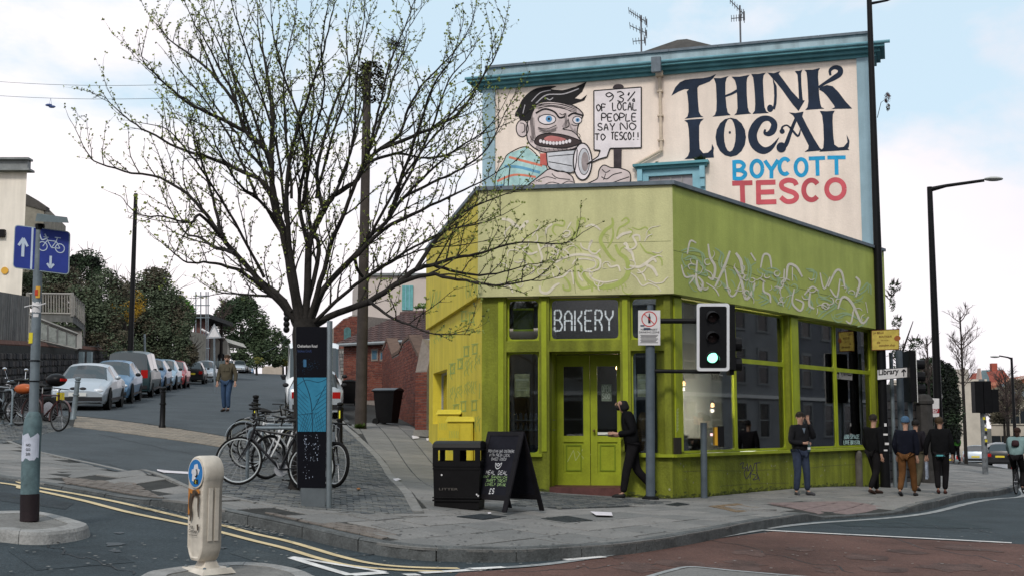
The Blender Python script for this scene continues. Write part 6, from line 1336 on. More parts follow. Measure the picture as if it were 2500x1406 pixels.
m=MB(); m.tube([A(1590,783),A(1704,783)],.05,10); m.build('signal_arm',blackp,t); m=MB(); m.tube([A(1590,905),A(1757,907)],.038,10); m.build('signal_arm',blackp,t)
m=MB(); m.tube([A(1612,783),A(1606,800),A(1600,840)],.02,6); m.build('cable',blackp,t)
q=Quad(A(1701,740,-.14),A(1781,740,-.14),A(1781,905,-.14),A(1701,905,-.14))
m=MB(); m.prism(q.rrect(.05),-q.n*.02); sb=m.build('backing_board_border',mat('reflective_white',(.62,.62,.64),.4,.05),t)
m=MB(); m.poly(q.rrect(.035,.085,.915,.045,.955,.003)); m.build('backing_board',blackp,sb)
for k,cy in enumerate((.2,.5,.8)):
    m=MB(); c=q.p(.47,cy,.0); r_=.105; qq=q.n.to_track_quat('Z','Y').to_matrix()
    m.lathe([(r_*1.12,0),(r_*1.1,.02),(r_,.022),(r_*.96,.006)],22,tuple(c+q.n*.003),M=qq); lh=m.build('lamp_housing',blackp,sb)
    m=MB(); vs=[];n=12
    for d_ in(.0,.17):
        for j in range(n+1): a=R(-10+200*j/n); vs.append(c+(q.c[1]-q.c[0]).normalized()*math.cos(a)*r_*1.1+Vector((0,0,1))*math.sin(a)*r_*1.1+q.n*(d_ if 0<1 else 0)-Vector((0,0,d_*.25)))
    m.add(vs,[(j,j+1,n+2+j,n+1+j) for j in range(n)]); m.build('hood',mat('hood_black',(.02,.02,.022),.6),sb)
    m=MB(); m.lathe([(r_*.92,0),(r_*.92,.012),(r_*.6,.03),(0,.04)],20,tuple(c+q.n*.006),M=qq); m.build('green_lens' if k==2 else 'dark_lens',mat('signal_green',(.25,1,.62),.4,0,emit=2.2) if k==2 else mat('dark_lens',(.02,.012,.012),.2,0),sb,smooth=True)
m=MB(); m.boxm((A(1706,0).x,D-.13,A(0,902).z),(A(1776,0).x,D+.12,A(0,745).z)); m.build('signal_box',blackp,t)
m=MB(); a=A(1784,812,.1); b_=A(1808,915,.1); m.boxm((a.x-.06,a.y-.15,b_.z),(a.x+.02,a.y+.2,a.z)); sbx=m.build('side_signal_box',blackp,t)
for zc_ in (840,888): m=MB(); c=A(1789,zc_,.12); m.lathe([(.125,-.02),(.13,.15),(.12,.15),(.11,0)],16,tuple(c),axis='x'); m.build('side_hood',blackp,sbx)
m=MB(); m.tube([A(1755,905),A(1757,915),A(1765,916)],.012,6); m.build('hook',signw,t)
# ---- push button post
b0=gH(1719,1216); D=b0.y; A=lambda px,py,dd=0:at(px,py,D+dd); t=T('push_button_post','short grey post with yellow and black crossing button box, before the first big window','crossing button',tuple(b0))
m=MB(); m.tube([b0,A(1718,1031)],.062,14); m.build('post',polem,t,smooth=True); m=MB(); m.boxm((A(1723,0).x,D-.12,A(0,1086).z),(A(1730,0).x,D+.08,A(0,1042).z)); m.build('yellow_box',mat('box_yellow',(.5,.27,.02),.5,.1),t)
m=MB(); m.boxm((A(1730,0).x+.001,D-.13,A(0,1090).z),(A(1745,0).x,D+.08,A(0,1040).z)); bx=m.build('button_unit',blackp,t); m=MB(); c=A(1737,1060,-.131); m.box(tuple(c),(.05,.008,.05)); c=A(1737,1052,-.131); m.build('lit_display',mat('display_pink',(.8,.5,.5),.4,0,emit=.8),bx); m=MB(); c=A(1738,1082,-.14); m.lathe([(.02,0),(.02,.01)],10,tuple(c),axis='y'); m.build('push_button',steel,bx)
# ---- tall black lamp post in front of the mural building's right edge
b0=gH(2162,1190); D=b0.y; A=lambda px,py,dd=0:at(px,py,D+dd); t=T('lamp_post','tall black lamp post at right end of green shop, cut by top edge','street lamp',tuple(b0))
m=MB(); m.tube([b0,b0+Vector((0,0,1.6))],.125,14); m.build('base_section',blackp,t,smooth=True)
top=A(2137,-30); m=MB(); m.tube([b0+Vector((0,0,1.6)),Vector((b0.x,b0.y,3.2)),Vector((b0.x,b0.y,top.z))],[.115,.115,.065],14); m.build('column',blackp,t,smooth=True)
m=MB(); m.tube([Vector((b0.x,b0.y,A(0,10).z)),A(2165,2),A(2230,-25)],[.04,.03,.03],8); m.build('lamp_arm',blackp,t); m=MB(); c=A(2250,-30); m.sphere(tuple(c),(.35,.14,.06),12,6); m.build('lamp_head',mat('lamp_grey',(.4,.4,.38),.5),t,smooth=True)
cx_=b0.x
for k,(py,hh_) in enumerate(((1040,8),(1062,5),(1085,6),(1100,4))):
    m=MB(); z=A(0,py).z; m.boxm((cx_-.02-.03*(k%2),D-.134,z),(cx_+.04+.02*(k%3),D-.127,z+hh_*.0095)); m.build('white_sticker',signw,t)
# signs fixed to it
def plate(name,px,lab,cat_,mm,par=None,th=.015,dd=-.14,Dn=None):
    global D; q=Quad(*[at(x,y,(Dn or D)+dd) for x,y in px]); m=MB(); q.box(m,0,1,0,1,-th,0); 
    o=m.build(name,mm,par)
    if par is None: tag(o,lab,cat_)
    return q,o
q,o=plate('board_sign',[(2127,805),(2196,802),(2195,853),(2128,855)],'small yellow handwritten boutique board fixed across the tall black lamp post','sign',mat('sign_mustard',(.5,.38,.08),.6,.2,12))
m=MB()
for a,b_,h in (('LA BELLE',.06,.22),): q.text(m,'LA BELLE',.06*q.w,.2*q.h,.38*q.w,.055,.003,.02); q.text(m,'BOUTIQUE',.28*q.w,.4*q.h,.45*q.w,.055,.003,.02); q.text(m,'for men &',.35*q.w,.55*q.h,.25*q.w,.03,.003,0,.3); q.text(m,'the',.18*q.w,.68*q.h,.12*q.w,.07,.003,.01,.3); q.text(m,'wondow shop',.24*q.w,.86*q.h,.6*q.w,.08,.003,.01,.3)
m.build('sign_lettering',mat('sign_brown',(.09,.02,.01),.6,0),o)
m=MB(); q.box(m,0,1,0,.035,.0005,.004); q.box(m,0,1,.965,1,.0005,.004); q.box(m,0,.02,.035,.965,.0005,.004); q.box(m,.98,1,.035,.965,.0005,.004); m.build('sign_border',mat('sign_brown',(.09,.02,.01)),o)
m=MB(); m.poly([q.p(.93+.12*math.cos(a*PI/6),.45+.13*math.sin(a*PI/6),.006) for a in range(12)]); m.build('brown_blot',mat('sign_rust',(.3,.1,.03),.6,.1),o)
q,o=plate('library_sign',[(2141,901),(2216,895),(2216,921),(2141,928)],'white library direction sign with black border and up arrow, on the tall lamp post','sign',inkb)
m=MB(); q.box(m,.02,.98,.06,.94,.0005,.003); m.build('sign_face',signw,o); m=MB(); q.text(m,'Library',.05*q.w,.72*q.h,.66*q.w,.19,.005,.03); q.strokes(m,[(.87*q.w,.85*q.h),(.87*q.w,.3*q.h)],.03,.005); q.strokes(m,[(.8*q.w,.45*q.h),(.87*q.w,.2*q.h)],.035,.006); q.strokes(m,[(.94*q.w,.45*q.h),(.87*q.w,.2*q.h)],.035,.0055); m.build('sign_lettering',inkb,o)
# slim posts, signal seen from the side
def post(px,py0,D,r,lab,name='post',cat_='post',m_=polem,base=None):
    p=at(px,1100,D); z0=H(p.x,p.y); z1=at(px,py0,D).z; mb=MB(); mb.tube([(p.x,p.y,z0-.05),(p.x,p.y,z1)],r,12); o=mb.build(name,m_,None,smooth=True); tag(o,lab,cat_); return p,z0,z1
post(2183,860,31.5,.05,'slim galvanised post just right of the tall black lamp post','post','post',steel)
post(2203,855,32,.09,'thick grey post behind the pedestrians, left of the side-on traffic light')
p=at(2229,1100,31); z0=H(p.x,p.y); Z=lambda py,D_=31:at(0,py,D_).z; t=T('traffic_signal','traffic light seen edge-on with two black hoods, right of the library sign','traffic light',(p.x,p.y,z0))
m=MB(); m.tube([(p.x,p.y+.1,z0),(p.x,p.y+.1,Z(857))],.06,12); m.build('pole',polem,t)
m=MB(); m.boxm((p.x-.09,p.y-.28,Z(980)),(p.x+.06,p.y+.28,Z(857))); m.build('signal_box',blackp,t); m=MB(); m.boxm((p.x+.061,p.y-.3,Z(982)),(p.x+.075,p.y+.3,Z(855))); m.build('backing_board',signw,t)
for py in (889,919,949): m=MB(); m.lathe([(.12,0),(.125,.27),(.115,.27),(.1,0)],14,(p.x+.076,p.y,Z(py)),axis='x'); m.build('hood',blackp,t)
# estate agent board, 20 sign
D=38; q,o=plate('estate_board',[(2249,970),(2293,972),(2293,1003),(2249,1003)],'white estate agent board with dark red band, beside the stone gate pier','sign',signw,dd=0)
q.box((m:=MB()),0,1,.8,1.15,.001,.004); rbd=m.build('red_band',mat('board_red',(.25,.02,.03),.5),o); m=MB(); q.text(m,'AGREED',.1*q.w,1.1*q.h,.8*q.w,.14,.006,.02); m.build('sign_lettering',signw,rbd); m=MB(); q.box(m,.55,1,1.151,1.45,-.012,.0); m.build('lower_panel',signw,o); m=MB(); q.box(m,-.04,.0,0,3.6,-.03,-.0); m.build('sign_post',mat('wood_post',(.2,.18,.15),.8,.2),o)
D=60; c=at(2292,967,D); p=at(2292,1100,D); t=T('speed_sign','round white twenty sign above the estate agent board','sign',(p.x,p.y,H(p.x,p.y))); m=MB(); m.lathe([(.1+.09,0),(.19,.012)],24,tuple(c),axis='y',M=None); m.build('sign_plate',signw,t); m=MB(); m.tube([(p.x,p.y+.05,H(p.x,p.y)),(p.x,p.y+.05,c.z)],.03,8); m.build('post',polem,t)
m=MB(); m.torus((c.x,c.y-.002,c.z),.17,.012,'y',24,4); text(m,'20',lambda u,v:(c.x-.11+u,c.y-.006,c.z-.08+v),.22,.16,.03); m.build('sign_print',inkb,t)
# signals on the island, seen from behind
D=46; p=gH(2406,1158); D=p.y; Z=lambda py:at(0,py,D).z; X_=lambda px:at(px,1000,D).x; t=T('traffic_signal','two black traffic light heads seen from behind on a stickered pole at right','traffic light',tuple(p))
m=MB(); m.tube([p,(p.x,p.y,Z(925))],.11,12); m.build('pole',mat('stickered_pole',(.14,.15,.16),.6,.6,5),t,smooth=True)
for a,b_,c,d in ((2376,2397,930,1007),(2398,2417,930,1008),(2417,2434,950,1005)): m=MB(); m.boxm((X_(a),p.y-.25,Z(d)),(X_(b_)-.01,p.y+.15,Z(c))); m.build('signal_box',blackp,t)
rb=random.Random(6)
for k in range(9): m=MB(); z=Z(1015+k*9+rb.uniform(-2,2)); x=p.x+rb.uniform(-.08,.03); m.boxm((x,p.y-.118,z),(x+.09,p.y-.108,z+.1)); m.build('sticker',[signw,mat('sticker_yellow',(.6,.5,.03)),inkb][k%3],t)
# lamp posts further off
def lamp(px,pyt,pxa,pya,D,lab,r,f=H,head=1):
    p=at(px,1040,D); z0=f(p.x,p.y); zt=at(px,pyt,D).z; t=T('street_lamp',lab,'street lamp',(p.x,p.y,z0)); m=MB(); m.tube([(p.x,p.y,z0),(p.x,p.y,zt)],[r,r*.6],10); m.build('column',blackp,t,smooth=True)
    if head: e=at(pxa,pya,D-.5); m=MB(); m.tube([(p.x,p.y,zt-.1),Vector((p.x,p.y,zt)).lerp(e,.3)+Vector((0,0,-.03)),e],[r*.6,r*.4,r*.35],7); m.build('lamp_arm',blackp,t); s_=D/3000; m=MB(); hs=.5 if D>80 else 1; m.sphere(tuple(e+Vector((20*s_*hs,-.1,2*s_))*(1 if pxa>px else -1)),(24*s_*hs,.2,5.5*s_*hs),12,6); m.build('lamp_head',mat('lamp_grey',(.4,.4,.38),.5),t,smooth=True)
lamp(2292,457,2403,441,44,'tall black street lamp with arm reaching right against the sky',.16)
lamp(2477,872,2440,868,100,'slim distant street lamp at the right edge beyond the bus',.16)
lamp(2463,932,2462,931,130,'second distant lamp column, small and left of the slim one',.1,head=0)
lamp(312,473,0,0,52,'thin dark lamp column without a head rising above the left hedge',.13,head=0,f=lambda x,y:g(x,y)+.5)
# telegraph pole
b0=gH(880,1046); D=b0.y; t=T('telegraph_pole','weathered wooden telegraph pole with ivy at its top, behind the tree','telegraph pole',tuple(b0)); wood=mat('pole_wood',(.055,.045,.04),.85,.35,3,.4,20,streak=.2)
m=MB(); zt=at(886,155,D).z; m.tube([b0-Vector((0,0,.1)),Vector((b0.x+.02,b0.y,b0.z+3)),Vector((b0.x+.06,b0.y,zt))],[.165,.15,.105],14); m.build('pole_shaft',wood,t,smooth=True)
m=MB(); rb=random.Random(31)
for _ in range(900):
    z=zt-rb.random()**1.4*1.1; rr_=.16*rb.random()+.10+.18*math.sin(PI*(zt-z)/1.1); a=rb.uniform(0,2*PI); c=Vector((b0.x+.06+rr_*math.cos(a)+.1,b0.y+rr_*math.sin(a),z)); d=Vector((rb.uniform(-1,1),rb.uniform(-1,1),rb.uniform(-1,.6)))*.07; e=perp(d.normalized())[0]*.03; m.add([c-e,c+e,c+e+d,c-e+d],[(0,1,2,3)])
m.build('ivy',mat('dry_ivy',(.04,.035,.015),.8,.4,4),t,kind='stuff',fix=False)
m=MB()
for px,py in ((884,300),(884,420)): c=at(px,py,D); m.box((c.x+.0,c.y-.16,c.z),(.2,.03,.04))
m.each('pole_step',steel,t) if hasattr(m,'each') else m.build('pole_step',steel,t)
tuft((b0.x,b0.y-.2,b0.z+.02),.16,140,mat('kerb_grass',(.06,.1,.02),.8,.3,4),'grass_tuft','green tuft of grass round the foot of the telegraph pole',5)
# overhead wires + dangling shoes
def wire(a,b,sag,lab,r=.012):
    P=[a.lerp(b,k/24)-Vector((0,0,sag*4*(k/24)*(1-k/24))) for k in range(25)]; m=MB(); m.tube(P,r,4); tag(m.build('overhead_wire',mat('wire_grey',(.14,.16,.18),.6,0),None),lab,'cable'); return P
tp=Vector((b0.x+.06,b0.y,zt-.2))
wire(tp,at(-200,178,50),.5,'upper overhead wire running left from the telegraph pole top',.008); P=wire(tp-Vector((0,0,.4)),at(-200,215,48),.45,'lower overhead wire with dangling shoes, left of the telegraph pole',.008)
wire(Vector((b0.x,b0.y,at(0,600,D).z)),at(640,860,75),.6,'thin sagging wire over the side street below the tree',.015)
c=min(P,key=lambda q:abs(proj_x(q)-104)) if 'proj_x' in globals() else P[18]
t=T('hanging_shoes','pair of shoes dangling from the lower overhead wire, upper left sky','shoes',tuple(c))
for s_ in(-1,1): m=MB(); m.tube([c,c+Vector((.04*s_,0,-.22))],.005,4); m.sphere(tuple(c+Vector((.06*s_,0,-.28-.03*s_))),(.13,.06,.05),8,5); m.build('shoe',mat('shoe_blue',(.05,.08,.2),.7,.2),t)
# strung dark balls hanging near the tree
c=at(700,764,26); m=MB(); [m.sphere((c.x,c.y,c.z-k*.115),(.07,.07,.075),10,7) for k in range(4)]; m.tube([c,c+Vector((0,0,.3))],.008,4); tag(m.build('hanging_ornament',blackp,None,smooth=True),'string of small dark balls hanging left of the tree trunk','ornament')
# ================================================================ THE BARE TREE
bark=mat('bark_dark',(.022,.019,.017),.9,.4,6,.5,30); twigm=mat('twig',(.026,.021,.018),.85,.3,5); budm=mat('bud_green',(.19,.23,.05),.7,.35,5); budd=mat('bud_olive',(.07,.08,.03),.7,.3,5)
TD=17.4; rt=random.Random(77)
b0=gH(757,1215); b0=Vector((b0.x,TD,H(b0.x,TD)))
tree=T('street_tree','large bare street tree with budding branches, growing behind the map pillar','tree',tuple(b0))
Tz=lambda x,y,D=TD:at(150+x/1.654,y/1.654,D)
m=MB(); tp=[b0-Vector((0,0,.1)),b0+Vector((0,0,.25)),Tz(985,1700),Tz(984,1450),Tz(985,1350),Tz(982,1290)]; tp[0].x=tp[1].x=tp[2].x
m.tube(tp,[.26,.19,.165,.165,.19,.15],16); m.build('trunk',bark,tree,smooth=True)
LIMBS=[(12,[(950,1320),(900,1215),(800,1130),(700,1020),(640,950),(580,860),(510,790),(400,720),(250,690),(130,650),(90,590),(40,490)],1.0),
(9,[(955,1310),(860,1200),(760,1120),(690,1080),(600,1060),(510,1060),(440,1010),(380,960)],-1.2),
(15,[(960,1320),(915,1050),(890,920),(865,820),(850,720),(845,640),(800,580),(740,530),(700,400),(650,300),(600,200),(540,100),(490,-10)],-.4),
(9,[(868,840),(820,740),(700,680),(600,640),(500,610),(380,550),(280,490),(200,420),(170,380)],.8),
(10,[(845,640),(850,450),(830,300),(800,150),(790,-10)],1.0),
(11,[(975,1310),(930,1050),(910,850),(920,650),(960,500),(1010,350),(1060,200),(1090,60),(1120,-20)],-1.0),
(14,[(985,1320),(1000,1000),(1020,930),(1060,850),(1100,790),(1180,740),(1230,660),(1290,600),(1370,540),(1400,440),(1470,330),(1560,240),(1640,130),(1670,40)],.4),
(8,[(1000,1000),(960,830),(985,640),(960,480),(880,250),(850,100),(845,-10)],-.8),
(8,[(1060,850),(1030,720),(1060,560),(1110,400),(1180,250),(1220,100),(1225,-20)],1.1),
(10,[(1000,1300),(1060,1090),(1100,960),(1180,760),(1240,600),(1280,450),(1330,250),(1400,80),(1430,-10)],-1.0),
(12,[(1000,1320),(1060,1170),(1180,1040),(1250,950),(1310,900),(1380,800),(1500,740),(1620,680),(1720,600),(1780,480),(1830,380)],1.4),
(8,[(1180,1040),(1300,930),(1450,850),(1600,780),(1700,730),(1840,650)],-.7),
(14,[(985,1340),(1080,1280),(1240,1215),(1350,1150),(1430,1090),(1500,1070),(1600,1040),(1700,1020),(1850,980),(2020,985),(2120,930)],.5),
(8,[(1350,1150),(1480,1110),(1600,1130),(1750,1150),(1900,1130),(1970,1080)],-1.2),
(8,[(1430,1090),(1520,960),(1620,860),(1750,800),(1860,770)],1.2),
(6,[(1240,1215),(1300,1260),(1400,1310),(1500,1345),(1640,1350)],-1.3),
(7,[(1320,890),(1380,700),(1430,560),(1500,350),(1580,230),(1620,100)],-1.2),
(7,[(1290,600),(1450,540),(1600,460),(1700,320),(1770,180),(1800,50)],.9),
(6,[(640,950),(560,870),(520,900),(420,880),(300,860),(240,790)],-1.5),
(6,[(650,960),(610,800),(570,660),(540,560),(470,480)],.9),
(7,[(740,530),(620,470),(500,410),(410,330),(340,260),(318,205)],-1.1),
(6,[(705,420),(600,290),(500,210),(420,150),(390,90)],1.4),
(9,[(985,1250),(1040,1010),(1000,900),(990,760),(1000,560),(1020,400),(1000,200),(1010,-10)],1.6),
(7,[(930,1260),(860,1200),(760,1190),(640,1180),(560,1140)],1.6),
(7,[(700,1020),(620,1000),(560,960),(500,940),(430,830),(400,760)],2.0),
(6,[(1100,790),(1150,680),(1200,500),(1240,350),(1260,200)],1.9),
(7,[(990,1330),(1150,1180),(1290,1080),(1420,1000),(1560,930),(1700,900),(1800,860)],-1.9),
(6,[(890,920),(790,800),(720,750),(640,620),(590,520),(480,470)],-1.7),
(6,[(1500,1070),(1600,1100),(1720,1110),(1850,1080),(1980,1050)],1.0),
(6,[(1180,1040),(1220,1120),(1330,1060),(1450,1010),(1620,990),(1760,960)],2.1),
(6,[(850,720),(760,620),(690,520),(600,400),(540,280),(500,170)],1.9),
(5,[(880,930),(800,640),(700,330),(640,120),(610,-10)],.6),(5,[(905,900),(870,600),(760,250),(700,60),(680,-10)],-1.4),(5,[(930,800),(905,520),(900,300),(940,100),(950,-10)],1.5),(5,[(975,850),(1010,600),(1060,380),(1050,200),(1080,-10)],-1.7),(5,[(1030,800),(1090,560),(1160,350),(1150,150),(1170,-10)],.2),(5,[(1120,740),(1180,560),(1190,330),(1210,200),(1250,30)],-.6),(5,[(1190,730),(1270,540),(1320,380),(1380,200),(1400,120),(1460,20)],1.3),(5,[(1330,850),(1440,640),(1520,450),(1560,330),(1650,220),(1680,150)],.2),(5,[(1250,950),(1350,760),(1450,620),(1600,430),(1690,330),(1740,190)],-1.5),(5,[(790,800),(700,600),(600,430),(480,290),(430,230)],.1),(5,[(850,700),(760,430),(660,230),(590,80),(560,-10)],1.3),(5,[(820,1120),(700,900),(590,720),(500,600),(420,520),(330,500)],-1.8),(5,[(1380,800),(1480,700),(1600,600),(1720,520),(1790,420)],-1.0),
(6,[(1230,660),(1350,620),(1480,640),(1620,600),(1700,540)],2.2)]
tw=MB(); bu=MB(); bo=MB()
def bud(mb,p,s):
    for _ in range(3):
        d=Vector((rt.gauss(0,1),rt.gauss(0,1),rt.gauss(.3,1))).normalized()*s; e=perp(d.normalized())[rt.randrange(2)]*s*.42
        mb.add([p,p+d*.5+e,p+d,p+d*.5-e],[(0,1,2,3)])
def shoot(p,d,L,r,lvl):
    n=5 if lvl==0 else 3; pts=[p]; d=d.normalized(); q=p
    for k in range(n):
        d=(d+Vector((rt.gauss(0,.13),rt.gauss(0,.13),rt.gauss(.07 if lvl==0 else .03,.12)))).normalized(); q=q+d*L/n; pts.append(q)
    tw.tube(pts,[r*(1-.75*k/n) for k in range(n+1)],4 if lvl==0 else 3,False)
    cum=0
    step=.055
    for k in range(n):
        a,b_=pts[k],pts[k+1]; m_=int((b_-a).length/step)+1
        for j in range(m_):
            if lvl==0 and k==0: continue
            if rt.random()<.46: bud(bu if rt.random()<.6 else bo,a.lerp(b_,(j+rt.random())/m_)+Vector((rt.gauss(0,.008),rt.gauss(0,.008),rt.gauss(0,.008))),rt.uniform(.014,.034))
    bud(bu,pts[-1],.036)
    if lvl==0:
        k=int(L/.13)
        for j in range(k):
            t_=(j+.7)/k*n; i=min(int(t_),n-1); c=pts[i].lerp(pts[i+1],t_-i); dd=(pts[i+1]-pts[i]).normalized(); a=rt.uniform(0,2*PI); u,w=perp(dd); s_=(u*math.cos(a)+w*math.sin(a))
            shoot(c,dd*.75+s_*.7+Vector((0,0,.25)),rt.uniform(.07,.30),r*.45,1)
for r0,pts,dd in LIMBS:
    n=len(pts); P=[(x,y,TD+dd*(i/(n-1))**1.1*1.15) for i,(x,y) in enumerate(pts)]; P=cat(P,4); P3=[Tz(a+rt.gauss(0,1.5),b_+rt.gauss(0,1.5),c) for a,b_,c in P]; N_=len(P3)
    kk=17.3/3000/1.0; rad=[r0*kk*(1-(i/(N_-1)))**1.1*.64+.004 for i in range(N_)]
    m=MB(); m.tube(P3,rad,9); m.build('limb',bark,tree,smooth=True)
    s=0; nxt=.5; tot=sum((P3[i+1]-P3[i]).length for i in range(N_-1))
    for i in range(N_-1):
        seg=(P3[i+1]-P3[i]); l=seg.length; d=seg.normalized()
        while nxt<s+l:
            t_=(nxt-s)/l; c=P3[i].lerp(P3[i+1],t_); f=nxt/tot; a=rt.uniform(0,2*PI); u,w=perp(d); sd_=(u*math.cos(a)+w*math.sin(a)); 
            if f>.12:
                shoot(c,d*.75+sd_*.65+Vector((0,0,.42)),rt.uniform(.3,1.15)*(1.15-.55*f),min(.014,rad[i]*.4+.003),0)
            if rt.random()<.5: bud(bu,c+sd_*.02,.02)
            nxt+=rt.uniform(.12,.30)
        s+=l
    shoot(P3[-1],(P3[-1]-P3[-2]),.3,.006,1)
tw.build('twigs',twigm,tree,kind='stuff',fix=False); bu.build('buds',budm,tree,kind='stuff',fix=False); bo.build('buds',budd,tree,kind='stuff',fix=False)
# nest-like dark clump
m=MB()
c=Tz(1345,180,TD-.5)
for _ in range(160): d=Vector((rt.gauss(0,1),rt.gauss(0,1),rt.gauss(0,.7)))*.06; m.tube([c+d,c+d+Vector((rt.gauss(0,1),rt.gauss(0,1),rt.gauss(0,.5)))*.05],.004,3,False)
tag(m.build('bird_nest',twigm,None,fix=False,kind='thing') ,'dark twiggy nest high in the right part of the bare tree','nest')
# ================================================================ other trees
def leafmass(mb,c,r,n,s,rnd,flat=.9):
    for _ in range(n):
        d=Vector((rnd.gauss(0,1),rnd.gauss(0,1),rnd.gauss(0,1))).normalized(); q=Vector(c)+Vector((d.x*r[0],d.y*r[1],d.z*r[2]))*rnd.uniform(.15,1.06)**.5
        a=Vector((rnd.gauss(0,1),rnd.gauss(0,1),rnd.gauss(0,.8))).normalized(); u,w=perp(a); k=s*rnd.uniform(.5,1.4)
        mb.add([q-u*k,q-w*k*.6,q+u*k,q+w*k*.6],[(0,1,2,3)])
def bushy(name,lab,cat_,clumps,lm,D,base=None,trunk=.15,n=1,s=.16,grp=None,seed=1,twigs=0):
    """clumps: (px,py,rx_px,ry_px[,dD])"""
    rnd=random.Random(seed); k_=D/3000; cx=clumps[0][0]; p=at(cx,1000,D); z0=g(p.x,p.y) if base is None else base; t=T(name,lab,cat_,(p.x,p.y,z0),0,grp); mb=MB(); mb2=MB()
    for q in clumps:
        c=at(q[0],q[1],D+(q[4] if len(q)>4 else 0)); r=(q[2]*k_,q[2]*k_*.9,q[3]*k_)
        s_=s*.40; nn=int(min(18000,n*(r[0]*r[2])*300*(.16/s)**2*10))
        leafmass(mb if rnd.random()<.65 else mb2,c,r,nn//2,s_,rnd)
        for _ in range(7):    # sub-clumps at the surface make an uneven outline
            a=Vector((rnd.gauss(0,1),rnd.gauss(0,.7),rnd.gauss(0,1))).normalized(); cc=c+Vector((a.x*r[0],a.y*r[1],a.z*r[2]))*.75; f=rnd.uniform(.25,.5); leafmass(mb if rnd.random()<.6 else mb2,cc,(r[0]*f,r[1]*f,r[2]*f),nn//9,s_,rnd)
    mb.build('crown',lm[0],t,kind='stuff',fix=False); mb2.build('crown',lm[1],t,kind='stuff',fix=False)
    m=MB(); c=at(clumps[0][0],clumps[0][1],D); m.tube([(p.x,p.y,z0-.3),(p.x*.6+c.x*.4,p.y,(z0+c.z)/2),c],[trunk,trunk*.8,trunk*.4],8); m.build('trunk',bark,t,smooth=True)
    if twigs:
        m=MB()
        for q in clumps:
            c=at(q[0],q[1],D); 
            for _ in range(twigs):
                a=rnd.uniform(0,2*PI); e=rnd.uniform(.2,1.4); d=Vector((math.cos(a)*math.cos(e),.6*math.sin(a)*math.cos(e),math.sin(e))); R0=max(q[2],q[3])*k_; s0=c+d*R0*.6; pp=[s0]; 
                for _k in range(4): d=(d+Vector((rnd.gauss(0,.2),rnd.gauss(0,.2),rnd.gauss(.05,.15)))).normalized(); pp.append(pp[-1]+d*R0*.2)
                m.tube(pp,[.03,.025,.02,.012,.008],3,False)
        m.build('twigs',twigm,t,kind='stuff',fix=False)
    return t
L1=(mat('leaf_dark_green',(.035,.055,.03),.8,.35,2),mat('leaf_mid_green',(.055,.08,.04),.8,.35,2)); L2=(mat('leaf_grey_green',(.09,.115,.07),.8,.3,2),mat('leaf_brown',(.09,.08,.055),.8,.3,2))
L3=(mat('leaf_bright',(.08,.19,.03),.75,.35,2),mat('leaf_mid_green',(.04,.06,.03))); L4=(mat('leaf_yellow',(.38,.23,.02),.7,.3,3),mat('leaf_mid_green',(.04,.06,.03))); L5=(mat('leaf_near_black',(.014,.018,.014),.85,.3,2),mat('leaf_dark_green',(.022,.038,.022)))
bushy('round_tree','dark round evergreen crown rising behind the blue sign, left','tree',[(212,660,50,52)],L5,62,base=at(0,760,62).z,s=.13,n=1.6,seed=2,twigs=6)
bushy('hedge_bush','grey green shrubs filling the slope left of the thin lamp column','shrub',[(120,690,75,40),(180,730,60,50),(255,740,60,75),(110,720,60,30),(240,800,45,45),(290,845,45,40),(160,790,40,30),(215,760,50,45)],L2,60,base=at(0,850,60).z,s=.14,n=1.2,seed=3,twigs=14)
bushy('hedge_bush','tall grey green thicket right of the thin lamp column above the parked cars','shrub',[(370,740,70,85),(330,780,60,80),(400,800,55,70),(290,800,50,60),(420,850,40,50),(350,865,60,35),(460,865,22,35),(330,720,45,35),(300,760,45,50),(430,790,40,60)],L2,74,base=at(0,900,74).z,s=.17,n=1.2,seed=4,twigs=18)
bushy('yellow_shrub','yellow flowering shrub beside the thin lamp column','shrub',[(300,755,45,22),(335,735,22,30),(318,775,20,15)],L4,66,base=at(0,830,66).z,s=.09,n=.35,seed=5)
bushy('green_shrub','bright green overhanging tree at the end of the left thicket','tree',[(428,755,38,38),(455,770,22,40),(440,800,25,25)],L3,84,base=at(0,880,84).z,s=.17,n=1.5,seed=6)
bushy('dark_tree','broad dark tree beyond the triangular sign, filling the end of the side street','tree',[(590,790,60,62),(650,835,42,48),(560,770,35,40),(620,860,60,35),(670,870,30,25),(600,750,28,30)],L1,150,base=at(0,920,150).z,trunk=.5,s=.38,n=1.3,seed=7,twigs=14)
bushy('conifer','small pointed dark conifer at the far end of the side street','tree',[(698,845,11,22),(698,865,14,20),(697,830,5,12)],L1,175,base=at(0,910,175).z,s=.3,n=1.5,seed=8)
bushy('far_shrub','yellowish green shrub at the far end of the side street, below the conifer','shrub',[(690,880,18,14)],(mat('leaf_olive_yellow',(.13,.13,.03),.8,.3),L1[1]),150,base=at(0,915,150).z,s=.3,n=1.2,seed=9)
bushy('far_shrub','dull yellow shrub behind the walking man at the foot of the dark tree','shrub',[(625,885,22,14)],(mat('leaf_olive_yellow',(.13,.13,.03)),L1[1]),140,base=at(0,915,140).z,s=.28,n=1,seed=19)
bushy('ivy_hedge','black ivy clad mass behind the stone pier, right of the shop','hedge',[(2300,960,42,80),(2250,960,60,70),(2325,1000,28,60),(2270,900,35,30),(2300,1040,45,50)],L5,62,base=-.6,s=.16,n=1.6,seed=10)
bushy('right_shrub','sprays of dark leaves showing just right of the tall lamp post','shrub',[(2200,880,26,40),(2185,700,16,12),(2178,735,8,25),(2190,785,14,14),(2235,840,20,16)],L1,52,base=-.4,s=.09,n=.35,seed=11,twigs=10)
